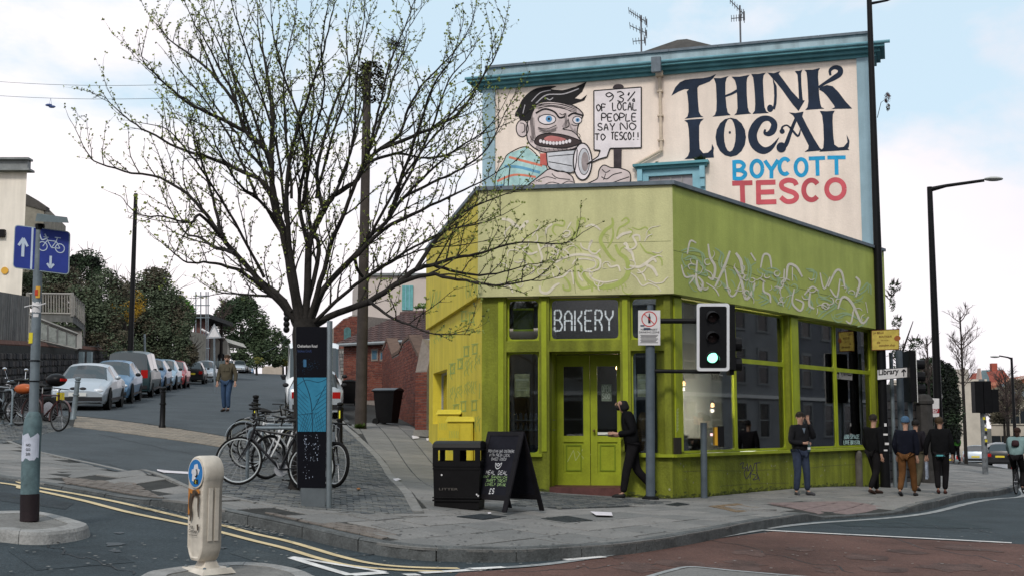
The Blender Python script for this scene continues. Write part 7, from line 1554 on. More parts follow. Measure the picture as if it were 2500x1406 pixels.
bushy('ledge_weed','reddish spray of weed sticking out of the mural building edge, upper right','plant',[(2166,240,8,14),(2168,262,5,10)],(mat('leaf_reddish',(.1,.04,.035),.8,.3),L1[1]),33,base=at(0,262,33).z,trunk=.01,s=.035,n=.5,seed=12)
def baretree(name,lab,px,pyb,D,hpx,wpx,seed,nl=26,dens=1,lean=0,base=None):
    rnd=random.Random(seed); k_=D/3000; p=at(px,pyb,D); z0=(H(p.x,p.y) if base is None else base); t=T(name,lab,'tree',(p.x,p.y,z0)); m=MB(); o=MB(); h=hpx*k_; w=wpx*k_; zb=at(0,pyb,D).z
    m.tube([(p.x,p.y,z0-.2),(p.x,p.y,zb+h*.15),(p.x+lean*.1,p.y,zb+h*.9)],[.0016*D,.0012*D,.0003*D],8); m.build('trunk',bark,t,smooth=True); m=MB()
    def br(a,d,L,r,l):
        pts=[a]
        for _ in range(4): d=(d+Vector((rnd.gauss(0,.13),rnd.gauss(0,.13),rnd.gauss(.1,.1)))).normalized(); pts.append(pts[-1]+d*L/4)
        o.tube(pts,[r,r*.8,r*.6,r*.4,r*.2],4,False)
        if l<2:
            for k in range(int(5*dens)+1): i=rnd.randrange(1,4); br(pts[i].lerp(pts[i+1],rnd.random()),(pts[i+1]-pts[i]).normalized()+Vector((rnd.gauss(0,.6),rnd.gauss(0,.6),rnd.gauss(.1,.4))),L*rnd.uniform(.35,.6),r*.5,l+1)
    for k in range(nl):
        z=zb+h*rnd.uniform(.05,.8); a=rnd.uniform(0,2*PI); br(Vector((p.x,p.y,z)),Vector((math.cos(a),math.sin(a)*.8,rnd.uniform(.4,1.3))),w*rnd.uniform(.45,.85)*(1-.5*(z-zb)/h),.028*D/60,0)
    o.build('branches',mat('bare_branches',(.075,.055,.05),.9,.3,3),t,kind='stuff',fix=False); return t
baretree('bare_tree','slender bare tree right of the tall street lamp with arm','' or 2352,960,66,230,85,31,24,1)
baretree('bare_tree','pale bare tree behind the black ivy mass, between the two lamps',2268,960,60,150,60,32,18,1)
baretree('bare_tree','bare reddish sapling leaning right behind the tall black lamp post',2196,900,48,130,55,33,8,.7,lean=6)
baretree('bare_tree','wide pale bare tree above the bus at the right edge',2460,1040,105,140,75,34,30,1.2)
baretree('bare_tree','thin bare branches rising behind the blue cycle sign',160,720,70,90,110,36,14,.6,base=at(0,800,70).z)
baretree('bare_tree','pale bare tree left of the dark tree at the end of the side street',540,850,110,130,60,37,16,1,base=at(0,900,110).z)
bushy('pale_thicket','pale leafless thicket behind the bus at right','shrub',[(2450,985,48,45),(2480,960,30,35),(2425,1000,20,30)],(mat('leaf_pale_twiggy',(.20,.18,.13),.9,.3),mat('leaf_brown',(.09,.08,.055))),112,base=-1.5,s=.2,n=.8,seed=14,twigs=20)
# ================================================================ LEFT SIDE OF THE SIDE STREET
stonem=[mat('rubble_%s'%k,c,.9,.35,5,.5,20) for k,c in zip('abc',[(.048,.045,.046),(.033,.033,.036),(.07,.062,.06)])]; timber=[mat('timber_%s'%k,c,.85,.25,3,.3,30,streak=.3) for k,c in zip('ab',[(.17,.165,.155),(.13,.13,.125)])]; creamw=mat('cream_house',(.78,.71,.62),.8,.08,1,.2,30,streak=.12)
WL=Plane((wl(38.5),38.5),(wl(92),92)); WL.n=Vector((abs(WL.u.y),-WL.u.x,0)).normalized()   # faces the street
def wz(px,py,d=0): return WL.uz(px,py,d)
t=T('stone_wall','long dark rubble retaining wall behind the parked cars, left','wall',(wl(38.5),38.5,2))
m=MB(); ulist=[wz(x,900)[0] for x in (-60,100,200,300,420)]; tops=[wz(x,y)[1] for x,y in ((-60,838),(100,845),(200,852),(300,860),(420,872))]
for i in range(4):
    u0,u1=ulist[i],ulist[i+1]; P=WL.p; m.hexa([P(u0,1,0),P(u1,1,0),P(u1,1,-.5),P(u0,1,-.5)],[P(u0,tops[i],0),P(u1,tops[i+1],0),P(u1,tops[i+1],-.5),P(u0,tops[i],-.5)])
m.build('wall_core',mortar,t)
rnd=random.Random(3); st=[MB(),MB(),MB()]; cnt=0; ng=0
for r_ in range(14):
    u=ulist[0]
    while u<ulist[3]:
        l=rnd.uniform(.25,.6); z=1.9+r_*.26+(u-ulist[0])*.055; zt_=tops[0]+(tops[3]-tops[0])*(u-ulist[0])/(ulist[3]-ulist[0])
        if z+.25<zt_ and z>1.9+(u*.045):
            ng+=1; mb=MB() if ng<240 else st[ng%3]; e=rnd.uniform(.02,.06); c=[WL.p(u+.02,z+.015+rnd.uniform(0,.02),.001),WL.p(u+l-.02,z+.015,.001),WL.p(u+l-.02,z+.235,.001),WL.p(u+.02,z+.235-rnd.uniform(0,.03),.001)]; cc=sum(c,Vector())/4
            f=[cc+(q-cc)*.82+WL.n*e for q in c]; mb.add(c+f,[(4,5,6,7),(0,1,5,4),(1,2,6,5),(2,3,7,6),(3,0,4,7)])
            if ng<240: mb.build('stone',stonem[rnd.randrange(3)],t)
        u+=l
for k in range(3): st[k].build('stone',stonem[k],t,kind='stuff')
m=MB(); 
for i in range(4): m.tube([WL.p(ulist[i],tops[i]+.04,-.2),WL.p(ulist[i+1],tops[i+1]+.04,-.2)],.16,6)
m.build('wall_coping',mat('terracotta_cap',(.12,.06,.045),.9,.4,5),t)
# close boarded fence above wall, far left
def boards(lab,u0,u1,za0,za1,zb0,zb1,w,d,gap=.01,rag=0,pl=None,nm='timber_fence'):
    pl=pl or WL; t=T(nm,lab,'fence',tuple(pl.p(u0,za0,d))); n=int((u1-u0)/w); r=random.Random(n)
    for k in range(n):
        a=u0+k*w; f=(a-u0)/(u1-u0); z0=za0+(za1-za0)*f; z1=zb0+(zb1-zb0)*f+r.uniform(-rag,rag); m=MB(); pl.box(m,a+gap/2,a+w-gap/2,z0,z1,d+.004*(k%2),d+.022+.004*(k%2)); m.build('board',timber[r.randrange(2)],t)
    for f in(.2,.8): m=MB(); pl.box(m,u0,u1,za0+(zb0-za0)*f,za0+(zb0-za0)*f+.09,d-.06,d-.002); m.build('rail',timber[1],t)
    return t
a=wz(-40,800,-.4); b_=wz(68,800,-.4); boards('tall grey close boarded fence at the far left edge on the stone wall',a[0],b_[0],wz(0,838,-.4)[1],wz(68,836,-.4)[1],wz(0,722,-.4)[1],wz(68,722,-.4)[1],.15,-.4)
a=wz(203,800,-.6); b_=wz(287,800,-.6); boards('ragged topped vertical timber fence right of the raised deck',a[0],b_[0],wz(203,845,-.6)[1],wz(287,850,-.6)[1],wz(203,752,-.6)[1],wz(287,770,-.6)[1],.42,-.6,.1,.22)
# raised deck with balusters
DF=50; t=T('timber_deck','raised timber deck with white-grey baluster railing, left behind the sign pole','deck',tuple(at(75,790,DF)))
A=lambda px,py,dd=0:at(px,py,DF+dd); rail=mat('weathered_rail',(.25,.235,.215),.8,.2,3)
def bar(a,b_,r,nm,mm=rail): m=MB(); m.tube([a,b_],r,4); return m.build(nm,mm,t)
bar(A(68,717),A(178,718),.05,'top_rail'); bar(A(68,764),A(178,766),.05,'bottom_rail'); bar(A(178,718),A(206,745,4),.05,'top_rail'); bar(A(178,766),A(206,792,4),.05,'bottom_rail')
for k in range(17): x=72+k*6.6; bar(A(x,718),A(x,765),.028,'baluster')
for k in range(6): x=182+k*4.6; y=722+k*4.6; bar(A(x,y,.6*k),A(x,y+47,.6*k),.03,'baluster')
for x in(68,176): bar(A(x,714),A(x,772),.075,'deck_post')
m=MB(); m.hexa([A(66,783),A(178,786),A(178,786,5),A(66,783,5)],[A(66,767),A(178,768),A(178,768,5),A(66,767,5)]); m.build('deck_beam',timber[1],t)
m=MB(); m.hexa([A(178,786),A(206,808,4),A(206,808,5),A(176,786,5)],[A(178,768),A(206,794,4),A(206,794,5),A(176,768,5)]); m.build('deck_beam',timber[1],t)
m=MB(); m.hexa([A(66,850,.3),A(200,850,3.8),A(200,850,5),A(66,850,5)],[A(66,784,.3),A(200,800,3.8),A(200,800,5),A(66,784,5)]); m.build('rendered_base',creamw,t)
t=T('ramp_railing','sloping grey panelled ramp railing below the timber deck','railing',tuple(at(70,860,46))); A=lambda px,py,dd=0:at(px,py,47+dd)
m=MB()
bar(A(68,768),A(188,815,2),.07,'hand_rail'); bar(A(68,824),A(188,852,2),.06,'bottom_rail')
for k in range(6): x=70+k*23; y=769+k*9; bar(A(x,y,.4*k),A(x,y+56-k*3,.4*k),.045,'railing_post')
for k in range(5): x=72+k*23; y=774+k*9; m=MB(); m.hexa([A(x,y+46-k*3,.4*k),A(x+20,y+50-k*3,.4*k+.3),A(x+20,y+50-k*3,.4*k+.34),A(x,y+46-k*3,.4*k+.04)],[A(x,y+2,.4*k),A(x+20,y+10,.4*k+.3),A(x+20,y+10,.4*k+.34),A(x,y+2,.4*k+.04)]); m.build('railing_panel',mat('pale_panel',(.30,.31,.28),.8,.35,5),t)
# cream house with parapet at far left, greyer one behind
def block(name,lab,cat_,px0,px1,py0,py1,D,dep,mm,turn=0,ret=True):
    a=at(px0,py0,D); b_=at(px1,py0,D); zb=at(0,py1,D).z; sk_=-.48 if px0<0 else -.2; t=T(name,lab,cat_,(a.x,D,zb)); m=MB(); m.hexa([(a.x,D,zb),(b_.x,D+turn,zb),(b_.x+sk_*dep,D+dep,zb),(a.x+sk_*dep,D+dep,zb)],[(a.x,D,a.z),(b_.x,D+turn,a.z),(b_.x+sk_*dep,D+dep,a.z),(a.x+sk_*dep,D+dep,a.z)]); m.build('wall',mm,t); return t,a,b_,zb
t,a,b_,zb=block('cream_house','tall cream house with grey parapet cut by the left edge','house',-400,66,420,900,58,10,creamw)
m=MB(); m.boxm((a.x,57.6,a.z),(b_.x+.25,58.3,a.z+.1)); m.boxm((a.x,57.9,a.z+.1),(b_.x+.05,58.3,a.z+.55)); m.boxm((a.x,57.7,a.z+.55),(b_.x+.15,58.3,a.z+.65)); m.build('parapet',mat('parapet_grey',(.2,.21,.21),.8,.25,2),t)
m=MB(); c=at(12,661,57.98); m.lathe([(.17,-.04),(.17,0)],14,tuple(c),axis='y'); m.build('yellow_plaque',mat('sticker_orange',(.65,.35,.05)),t); m=MB(); c=at(3,570,57.9); m.box(tuple(c),(.35,.2,.35)); m.build('wall_lantern',blackp,t)
t,a,b_,zb=block('grey_house','dull stone house end with sloping roof, seen just behind the cream house','house',60,108,500,740,72,8,mat('dull_stone',(.2,.185,.15),.85,.3,2))
m=MB(); A=lambda px,py,dd=0:at(px,py,71.9+dd); m.prism([A(60,472),A(84,486),A(112,505),A(112,515),A(60,500)],(0,.6,0)); m.build('roof',mat('slate'  ,(.06,.055,.05)),t)
# houses and scaffold beyond the thicket
t,a,b_,zb=block('terrace_house','pale weathered terrace house end behind the red parked car','house',424,452,800,925,86,12,mat('weathered_cream',(.22,.205,.17),.85,.35,3),turn=6)
for k in range(4): m=MB(); c=at(428+k*6.5,893,86+k*1.4); m.box((c.x,c.y-.05,c.z),(.3,.06,1.2)); m.build('window',mat('house_pane',(.02,.025,.03)),t)
t,a,b_,zb=block('brick_house','dark brick house wrapped in scaffolding at the end of the left row','house',474,505,775,925,104,10,mat('dark_brick_far',(.10,.05,.045),.85,.3,3))
m=MB(); m.boxm((a.x-.8,103.2,a.z-.1),(b_.x+.4,112,a.z+.25)); m.build('scaffold_roof',mat('dark_board',(.03,.03,.03),.8,.2),t)
t2=T('scaffold','tubular scaffolding standing against the dark brick house','scaffold',tuple(at(480,920,103)))
A=lambda px,py,dd=0:at(px,py,102+dd)
for x in (478,490,503,508): m=MB(); m.tube([A(x,925),A(x,712)],.05,5); m.build('scaffold_pole',steel,t2)
for y in (722,745,775,820,850,880,900): m=MB(); m.tube([A(472,y),A(512,y)],.045,5); m.build('scaffold_pole',steel,t2)
m=MB(); m.tube([A(492,803),A(516,816)],.09,5); m.build('scaffold_board',signw,t2)
t,a,b_,zb=block('gable_house','small pale gabled house behind the triangular sign','house',508,556,835,925,112,8,mat('pale_stone_house',(.42,.40,.35),.85,.15,2))
m=MB(); A=lambda px,py,dd=0:at(px,py,112+dd); m.prism([A(508,835),A(556,835),A(548,824),A(516,824)],(0,8,0)); m.build('gable',mat('pale_stone_house',(.42,.40,.35)),t); m=MB(); m.prism([A(531,880,-.03),A(548,880,-.03),A(548,866,-.03),A(540,857,-.03),A(532,866,-.03)],(0,.02,0)); m.build('arched_door',mat('house_pane',(.02,.025,.03)),t)
t,a,b_,zb=block('garden_wall','low pale garden wall across the far end of the side street','wall',640,690,893,918,165,1,mat('pale_wall_far',(.42,.36,.3),.85,.15,2))
t,a,b_,zb=block('mesh_fence','grey temporary site fence in front of the gabled house','fence',470,570,880,920,96,.1,mat('fence_grey',(.12,.14,.145),.7,.3,2))
for k in range(12): m=MB(); p=at(472+k*8.5,918,95.9); m.tube([p,at(472+k*8.5,874,95.9)],.03,4); m.build('fence_post',steel,t)
# triangular warning sign
D=58; p=at(523,1000,D); z0=g(p.x,p.y); t=T('warning_sign','grey-white triangular warning sign on a post in the middle of the side street view','sign',(p.x,p.y,z0)); A=lambda px,py,dd=0:at(px,py,D+dd)
m=MB(); m.tube([(p.x,p.y,z0),A(523,822,.05)],.05,8); m.build('post',steel,t); m=MB(); m.prism([A(503,826),A(541,824),A(523,789)],(0,.03,0)); pl_s=m.build('sign_plate',mat('sign_back_grey',(.30,.31,.33),.5,.1),t)
m=MB(); m.prism([A(509,822,-.004),A(536,821,-.004),A(523,797,-.004)],(0,.003,0)); m.build('sign_face',signw,pl_s); m=MB(); m.boxm((A(519,0).x,D-.012,A(0,819).z),(A(521,0).x,D-.006,A(0,809).z)); m.boxm((A(524,0).x,D-.012,A(0,819).z),(A(527,0).x,D-.006,A(0,807).z)); m.build('sign_symbol',mat('dark_sticker_grey',(.12,.12,.14),.6),pl_s)
for i,(px,py) in enumerate(((198,905),(218,905))): 
    p=at(px,py,52); zg=g(p.x,p.y); m=MB(); m.boxm((p.x-.09,51.9,zg),(p.x+.09,52.1,at(0,858,52).z)); tag(m.build('gate_post',mat('pale_blue_post',(.28,.34,.36),.6,.2,4),None),'%s of two pale blue gate posts behind the silver saloon'%('left','right')[i],'post')
p=at(353,1000,66); m=MB(); m.tube([(p.x,p.y,g(p.x,p.y)),at(353,815,66)],.06,6); tag(m.build('grey_post',steel,None),'slim pale grey post against the dark thicket behind the blue cars','post')
# ================================================================ RIGHT SIDE OF THE SIDE STREET
brickm=[mat('brick_%s'%k,c,.85,.25,8,.3,40) for k,c in zip('abc',[(.155,.046,.032),(.115,.038,.029),(.18,.06,.04)])]; lime=mat('lime_mortar',(.22,.19,.17),.9,.2,10)
def brickface(pl,u0,u1,z0,z1,d,parent,limit,topf=None,bw=.225,bh=.075,seed=1,name='brick',gap=.006,e=.009,mats=brickm,cnt=[0]):
    r=random.Random(seed); rest=[MB() for _ in mats]; n=0
    for j in range(int((z1-z0)/bh)):
        z=z0+j*bh; s=u0-(bw/2 if j%2 else 0)
        while s<u1:
            a,b_=max(s,u0),min(s+bw,u1); s+=bw
            if b_-a<.04: continue
            if topf and z+bh>topf((a+b_)/2): continue
            k=r.randrange(len(mats)); n+=1; mb=MB() if n<=limit else rest[k]; ee=e+r.uniform(-.003,.004); c=[pl.p(a+gap,z+gap,d),pl.p(b_-gap,z+gap,d),pl.p(b_-gap,z+bh-gap,d),pl.p(a+gap,z+bh-gap,d)]; f=[q+pl.n*ee for q in c]
            mb.add(c+f,[(4,5,6,7),(0,1,5,4),(1,2,6,5),(2,3,7,6),(3,0,4,7)])
            if n<=limit: mb.build(name,mats[k],parent,fix=False)
    for k,mb in enumerate(rest): mb.build(name,mats[k],parent,fix=False,kind='stuff')
# brick garden wall running up the street from the yellow wall, with stepped buttress tops
q0=at(1040,1060,34.5); q1=at(932,1020,48); BW=Plane((q1.x,q1.y),(q0.x,q0.y)); t=T('brick_wall','red brick yard wall with raking pointed piers, between yellow shop and wheelie bin','wall',(q0.x,q0.y,g(q0.x,q0.y)))
L_=BW.len; bz=lambda px,py:BW.uz(px,py)
prof_=[bz(*p) for p in ((934,855),(945,830),(958,870),(975,860),(985,835),(1000,823),(1012,850),(1030,885),(1044,900))]; prof_.sort()
def topf(u):
    for (a,za),(b_,zb_) in zip(prof_[:-1],prof_[1:]):
        if a<=u<=b_: return za+(zb_-za)*(u-a)/(b_-a+1e-6)
    return prof_[0][1] if u<prof_[0][0] else prof_[-1][1]
zb=g(q0.x,q0.y)-.3
pts=[BW.p(0,zb),BW.p(L_,zb)]+[BW.p(min(max(u,0),L_),z) for u,z in reversed(prof_)]
m=MB(); m.prism(pts,-BW.n*.35); m.build('wall_core',lime,t)
brickface(BW,0,L_,g(q1.x,q1.y)-.1+ -0.6,9,.001,t,285,topf,seed=4,bw=.3,bh=.1)
m=MB(); 
for (a,za),(b_,zb_) in zip(prof_[:-1],prof_[1:]): m.hexa([BW.p(a,za-.02,-.38),BW.p(b_,zb_-.02,-.38),BW.p(b_,zb_-.02,.03),BW.p(a,za-.02,.03)],[BW.p(a,za+.09,-.38),BW.p(b_,zb_+.09,-.38),BW.p(b_,zb_+.09,.03),BW.p(a,za+.09,.03)])
m.build('brick_coping',mat('coping_brown',(.12,.075,.055),.85,.3,5),t)
BF=Plane((at(1014,1000,33.9).x,33.9),(at(1042,1000,33.6).x,33.6)); t=T('brick_pier','square red brick pier with weathered sloping cap beside the yellow wall','pier',tuple(BF.p(0,g(q0.x,q0.y)))); zt_=BF.uz(1025,905)[1]; z0_=g(q0.x,34)-.2
m=MB(); BF.box(m,0,BF.len,z0_,zt_,-.4,0); m.hexa([BF.p(0,zt_,0),BF.p(BF.len,zt_,0),BF.p(BF.len,zt_,-.4),BF.p(0,zt_,-.4)],[BF.p(.1,zt_+.9,-.15),BF.p(BF.len,zt_+.5,-.15),BF.p(BF.len,zt_+.5,-.4),BF.p(.1,zt_+.9,-.4)]); m.build('pier_core',lime,t); brickface(BF,0,BF.len,z0_,zt_,.001,t,80,seed=5)
for k in range(3): p=at(1050,1083-k*18,33-.35*k+.3); m=MB(); m.box((p.x-.15,p.y,p.z-.1),(.55,.3,.16)); tag(m.build('stone_step',slabm[0],None),'%s of three pale stone steps beside the yellow wall'%('lowest','middle','topmost')[k],'step')
# little brick hall with tiled roof
HP=Plane((at(905,1000,52).x,52),(at(1060,1000,50).x,50)); t=T('brick_hall','low red brick hall with brown tiled roof behind the yard wall','building',tuple(HP.p(0,2.5)))
hz=lambda px,py,d=0:HP.uz(px,py,d); ze=hz(980,834)[1]; zr=at(980,760,54.5).z
m=MB(); HP.box(m,-1.6,HP.len+1,1.5,ze,-6,0); m.build('wall_core',lime,t); brickface(HP,-1.6,HP.len,ze-2.4,ze-.02,.001,t,0,seed=6)
def win(px0,px1,py0,py1,dark_=mat('blue_glass',(.06,.12,.17),.2,.2,5)):
    u0,z1=hz(px0,py0);u1,z0=hz(px1,py1); m=MB(); HP.box(m,u0-.06,u1+.06,z0-.08,z1+.06,.012,.035); o=m.build('window',mat('stone_trim',(.2,.17,.15),.8,.2),t); m=MB(); HP.box(m,u0,u1,z0,z1,.036,.045); m.build('pane',dark_,o)
win(910,921,855,876); win(931,942,860,876); win(973,980,857,866); win(1039,1049,858,880)
m=MB(); a0,a1=HP.p(-1.8,ze,.3),HP.p(HP.len+1,ze,.3); r0,r1=HP.p(-1.8,zr,-4),HP.p(HP.len+1,zr,-4); k0,k1=HP.p(-1.8,ze,-8),HP.p(HP.len+1,ze,-8); m.add([a0,a1,r1,r0,k0,k1],[(0,1,2,3),(3,2,5,4),(0,3,4),(1,5,2)]); m.build('roof_deck',dark,t)
tl=[mat('tile_%s'%k,c,.8,.3,6,.2,20) for k,c in zip('ab',[(.085,.05,.045),(.06,.038,.036)])]; rl=(r0-a0).length; nrow=12; ncol=int((a1-a0).length/.30); sd_=(r0-a0).normalized(); uu=(a1-a0).normalized(); nn=uu.cross(sd_); nn=nn if nn.z>0 else -nn
for j in range(nrow):
    for i in range(ncol):
        c=a0+uu*(i+.5)*(a1-a0).length/ncol+sd_*(j+.5)*rl/nrow+nn*(.03+.0*j); w_=(a1-a0).length/ncol*.5; l_=rl/nrow*.56; m=MB(); vs=[]
        for v_ in(-1,1):
            for q in range(5): x=-1+q/2; vs.append(c+uu*w_*x*.98+sd_*l_*v_+nn*(.045*math.cos(x*1.57)+(.03 if v_<0 else -.0)))
        m.add(vs,[(q,q+1,6+q,5+q) for q in range(4)]+[(0,1,2,3,4)]); m.build('roof_tile',tl[(i*7+j*3)%2],t,fix=False)
m=MB(); m.tube([HP.p(-1.8,ze-.02,.36),HP.p(HP.len+1,ze-.02,.36)],.07,6); m.build('gutter',mat('grey_gutter',(.25,.27,.28),.5,.1),t)
m=MB(); m.tube([r0+nn*.05,r1+nn*.05],.12,6); m.build('ridge_tiles',tl[0],t)
# gabled part with arched window, stone wall base
GPl=Plane((at(812,1000,56).x,56),(at(880,1000,55).x,55)); t=T('brick_chapel','brick gable with tall round-headed window left of the telegraph pole','building',tuple(GPl.p(0,3))); G_=lambda px,py:GPl.p(*GPl.uz(px,py))
m=MB(); m.prism([G_(806,960),G_(880,960),G_(880,770),G_(862,768),G_(838,778),G_(808,805)],-GPl.n*3); m.build('wall_core',lime,t)
def gt(u):
    pp=[GPl.uz(*q) for q in ((808,805),(838,778),(862,768),(880,770))]
    for (a,za),(b_,zb_) in zip(pp[:-1],pp[1:]):
        if a<=u<=b_: return za+(zb_-za)*(u-a)/(b_-a)
    return pp[0][1]
brickface(GPl,0,GPl.len-.05,GPl.uz(840,850)[1],GPl.uz(862,768)[1],.001,t,0,gt,seed=8)
m=MB(); ar=[G_(841,838),G_(858,838),G_(858,806)]+[G_(849.5+8.5*math.cos(R(a)),806-8*math.sin(R(a))) for a in range(0,181,20)]; m.prism([q+GPl.n*.02 for q in ar],GPl.n*.02); o=m.build('window',mat('teal_glass',(.07,.15,.15),.2,.3,5),t)
t=T('rubble_wall','grey rubble stone wall below the brick gable, left of the telegraph pole','wall',tuple(GPl.p(0,2.6,.3))); st=[MB(),MB()]; rr_=random.Random(2); cc_=0
gl=[mat('grey_rubble_%d'%k,c,.9,.3,5,.4,20) for k,c in enumerate([(.26,.25,.23),(.18,.175,.17)])]
m=MB(); GPl.box(m,-.1,GPl.len,1.5,GPl.uz(840,851)[1],.05,.3); m.build('wall_core',mat('rubble_joint',(.12,.11,.1),.9,.2),t)
for j in range(18):
    u=-.1
    while u<GPl.len-.2:
        l=rr_.uniform(.18,.4); z=GPl.uz(840,990)[1]+j*.155
        if z+.15<GPl.uz(840,851)[1]: m=MB(); GPl.box(m,u+.01,u+l-.01,z+.01,z+.145,.301,.32+rr_.uniform(0,.03)); m.build('stone',gl[rr_.randrange(2)],t)
        u+=l
# pale block of flats behind
t,a,b_,zb=block('pale_building','tall pale rendered building with a teal window behind the brick hall','building',884,1070,674,900,72,8,mat('pale_pink_render',(.52,.45,.41),.8,.08,1))
m=MB(); p=at(982,697,71.97); q=at(1008,756,71.9); m.boxm((p.x,71.9,q.z),(q.x,71.98,p.z)); o=m.build('window',mat('teal_pane',(.12,.33,.33),.3,.25,4),t); m=MB()
for k in range(1,3): x=p.x+(q.x-p.x)*k/3; m.boxm((x-.02,71.86,q.z),(x+.02,71.899,p.z))
m.each('glazing_bar',lt,o); m=MB(); m.boxm((a.x-.1,71.8,a.z),(b_.x,80,a.z+.15)); m.build('parapet_cap',mat('parapet_grey',(.2,.21,.21)),t)
bushy('ledge_weed','green plant on the brick hall roof ridge beside the yellow wall','plant',[(1033,746,16,7),(1020,750,10,4)],L3,53,base=at(0,758,53).z,trunk=.02,s=.07,n=.8,seed=41)
# ================================================================ RIGHT: gate pier, rubble wall, distant terrace, church-like red house
p=at(2262,1132,36); p.z=H(p.x,p.y); Z=lambda py,D_=34:at(0,py,D_).z; Z=lambda py,D_=36:at(0,py,D_).z; t=T('gate_pier','massive dark octagonal stone gate pier with domed cap, among the pedestrians','pier',tuple(p)); sd=mat('sooty_stone',(.045,.042,.04),.9,.4,3,.4,20)
m=MB(); r_=.24; m.lathe([(r_*1.15,-.1),(r_*1.12,.25),(r_,.35)],8,tuple(p)); m.build('pier_base',sd,t); m=MB(); m.lathe([(r_,.351),(r_,Z(985)-p.z)],8,tuple(p)); m.build('pier_shaft',sd,t); m=MB(); m.lathe([(r_*1.15,Z(985)-p.z+.001),(r_*1.2,Z(978)-p.z),(r_*.95,Z(970)-p.z),(.15,Z(963)-p.z),(0,Z(961)-p.z)],8,tuple(p)); m.build('pier_cap',sd,t)
RW=Plane((at(2166,1100,34.5).x,34.5),(at(2262,1100,37).x,37)); t=T('rubble_wall','dark sooty rubble wall between the tall lamp post and the gate pier','wall',tuple(RW.p(0,-.2))); m=MB(); zt_=RW.uz(2200,940)[1]; RW.box(m,0,RW.len,-1,zt_,-.5,0); m.build('wall_core',mortar,t)
for j in range(14):
    u=0
    while u<RW.len-.15:
        l=rr_.uniform(.25,.5); z=-.2+j*.24
        if z+.23<zt_: m=MB(); RW.box(m,u+.012,min(u+l,RW.len)-.012,z+.012,z+.225,.001,.03+rr_.uniform(0,.03)); m.build('stone',stonem[rr_.randrange(3)],t)
        u+=l
cw=mat('distant_cream',(.50,.45,.38),.8,.15,1); 
def farterr(lab,px0,px1,py0,py1,D0,D1,nb,ns,mm,name='terrace_house'):
    pl=Plane((at(px0,1000,D0).x,D0),(at(px1,1000,D1).x,D1)); 
    if pl.n.dot(Vector((0,-1,0)))<0: pl.n=-pl.n
    t=T(name,lab,'house',tuple(pl.p(0,-1))); u1,zt=pl.uz((px0+px1)/2,py0); m=MB(); pl.box(m,0,pl.len,-2.5,zt,-8,0); m.build('wall',mm,t); m=MB(); pl.box(m,-.1,pl.len+.1,zt,zt+.25,-8,.25); m.build('cornice',mm,t)
    for s in range(ns):
        for k in range(nb): u=pl.len*(k+.5)/nb; z=zt-2.4-s*2.9; m=MB(); pl.box(m,u-.5,u+.5,z,z+1.6,.01,.05); o=m.build('window',mat('house_pane',(.02,.025,.03)),t); m=MB(); pl.box(m,u-.6,u+.6,z-.12,z-.001,.0,.12); m.build('sill',mm,o)
    return t,pl,zt
t,pl,zt=farterr('distant pale stone terrace behind the traffic lights seen from behind',2326,2405,945,1110,150,110,7,3,cw)
for k in range(5): u=pl.len*(k+.5)/5; m=MB(); pl.box(m,u-.9,u+.9,zt+.26,zt+1.3,-3,-1); m.build('chimney',mm_:=mat('chimney_pale',(.3,.28,.25),.8,.2),t)
t,pl,zt=farterr('long pale building with dark roof behind the bare thicket at right',2418,2640,978,1110,135,128,9,2,cw)
m=MB(); m.hexa([pl.p(-.5,zt+.26,.3),pl.p(pl.len,zt+.26,.3),pl.p(pl.len,zt+.26,-8),pl.p(-.5,zt+.26,-8)],[pl.p(.5,zt+2.0,-2),pl.p(pl.len,zt+2.0,-2),pl.p(pl.len,zt+2.0,-6),pl.p(.5,zt+2.0,-6)]); m.build('roof',mat('slate_far',(.1,.12,.13),.7,.2),t)
t=T('red_gable_house','red brick gabled house with green-grey roof on the skyline at right','house',tuple(at(2430,960,150))); A=lambda px,py,dd=0:at(px,py,150+dd); rb_=mat('far_red_brick',(.30,.075,.05),.85,.15,3)
m=MB(); m.prism([A(2424,960),A(2474,960),A(2474,932),A(2449,902),A(2424,938)],(0,10,0)); m.build('gable_wall',rb_,t); m=MB(); m.hexa([A(2392,936,1),A(2425,940,1),A(2449,903,6),A(2396,905,6)],[A(2392,934,1),A(2425,938,1),A(2449,901,6),A(2396,903,6)]); m.build('roof',mat('green_slate',(.09,.13,.14),.7,.2,2),t)
m=MB(); m.prism([A(2386,950,.5),A(2398,950,.5),A(2398,925,.5),A(2394,898,.5),A(2390,925,.5)],(0,1,0)); m.build('gable_end',mat('pale_trim',(.45,.33,.28),.8,.1),t); m=MB(); m.hexa([A(2392,965,1.5),A(2424,965,1.5),A(2424,965,6),A(2392,965,6)],[A(2392,936,1.5),A(2424,938,1.5),A(2424,938,6),A(2392,936,6)]); m.build('side_wall',rb_,t)
m=MB(); c=A(2426,900,4); m.box(tuple(c),(.7,.7,1.4)); m.build('chimney',rb_,t)
t=T('red_brick_block','low orange brick block with a pale raking roof edge at the right edge','building',tuple(at(2470,960,142))); A=lambda px,py,dd=0:at(px,py,142+dd); m=MB(); m.prism([A(2462,965),A(2600,965),A(2600,905),A(2505,922),A(2462,937)],(0,10,0)); m.build('wall',mat('far_orange_brick',(.33,.11,.06),.85,.12,3),t); m=MB(); m.prism([A(2458,938,-.3),A(2505,921,-.3),A(2600,903,-.3),A(2600,898,-.3),A(2505,916,-.3),A(2458,934,-.3)],(0,.5,0)); m.build('roof_edge',mat('pale_trim',(.45,.33,.28)),t)
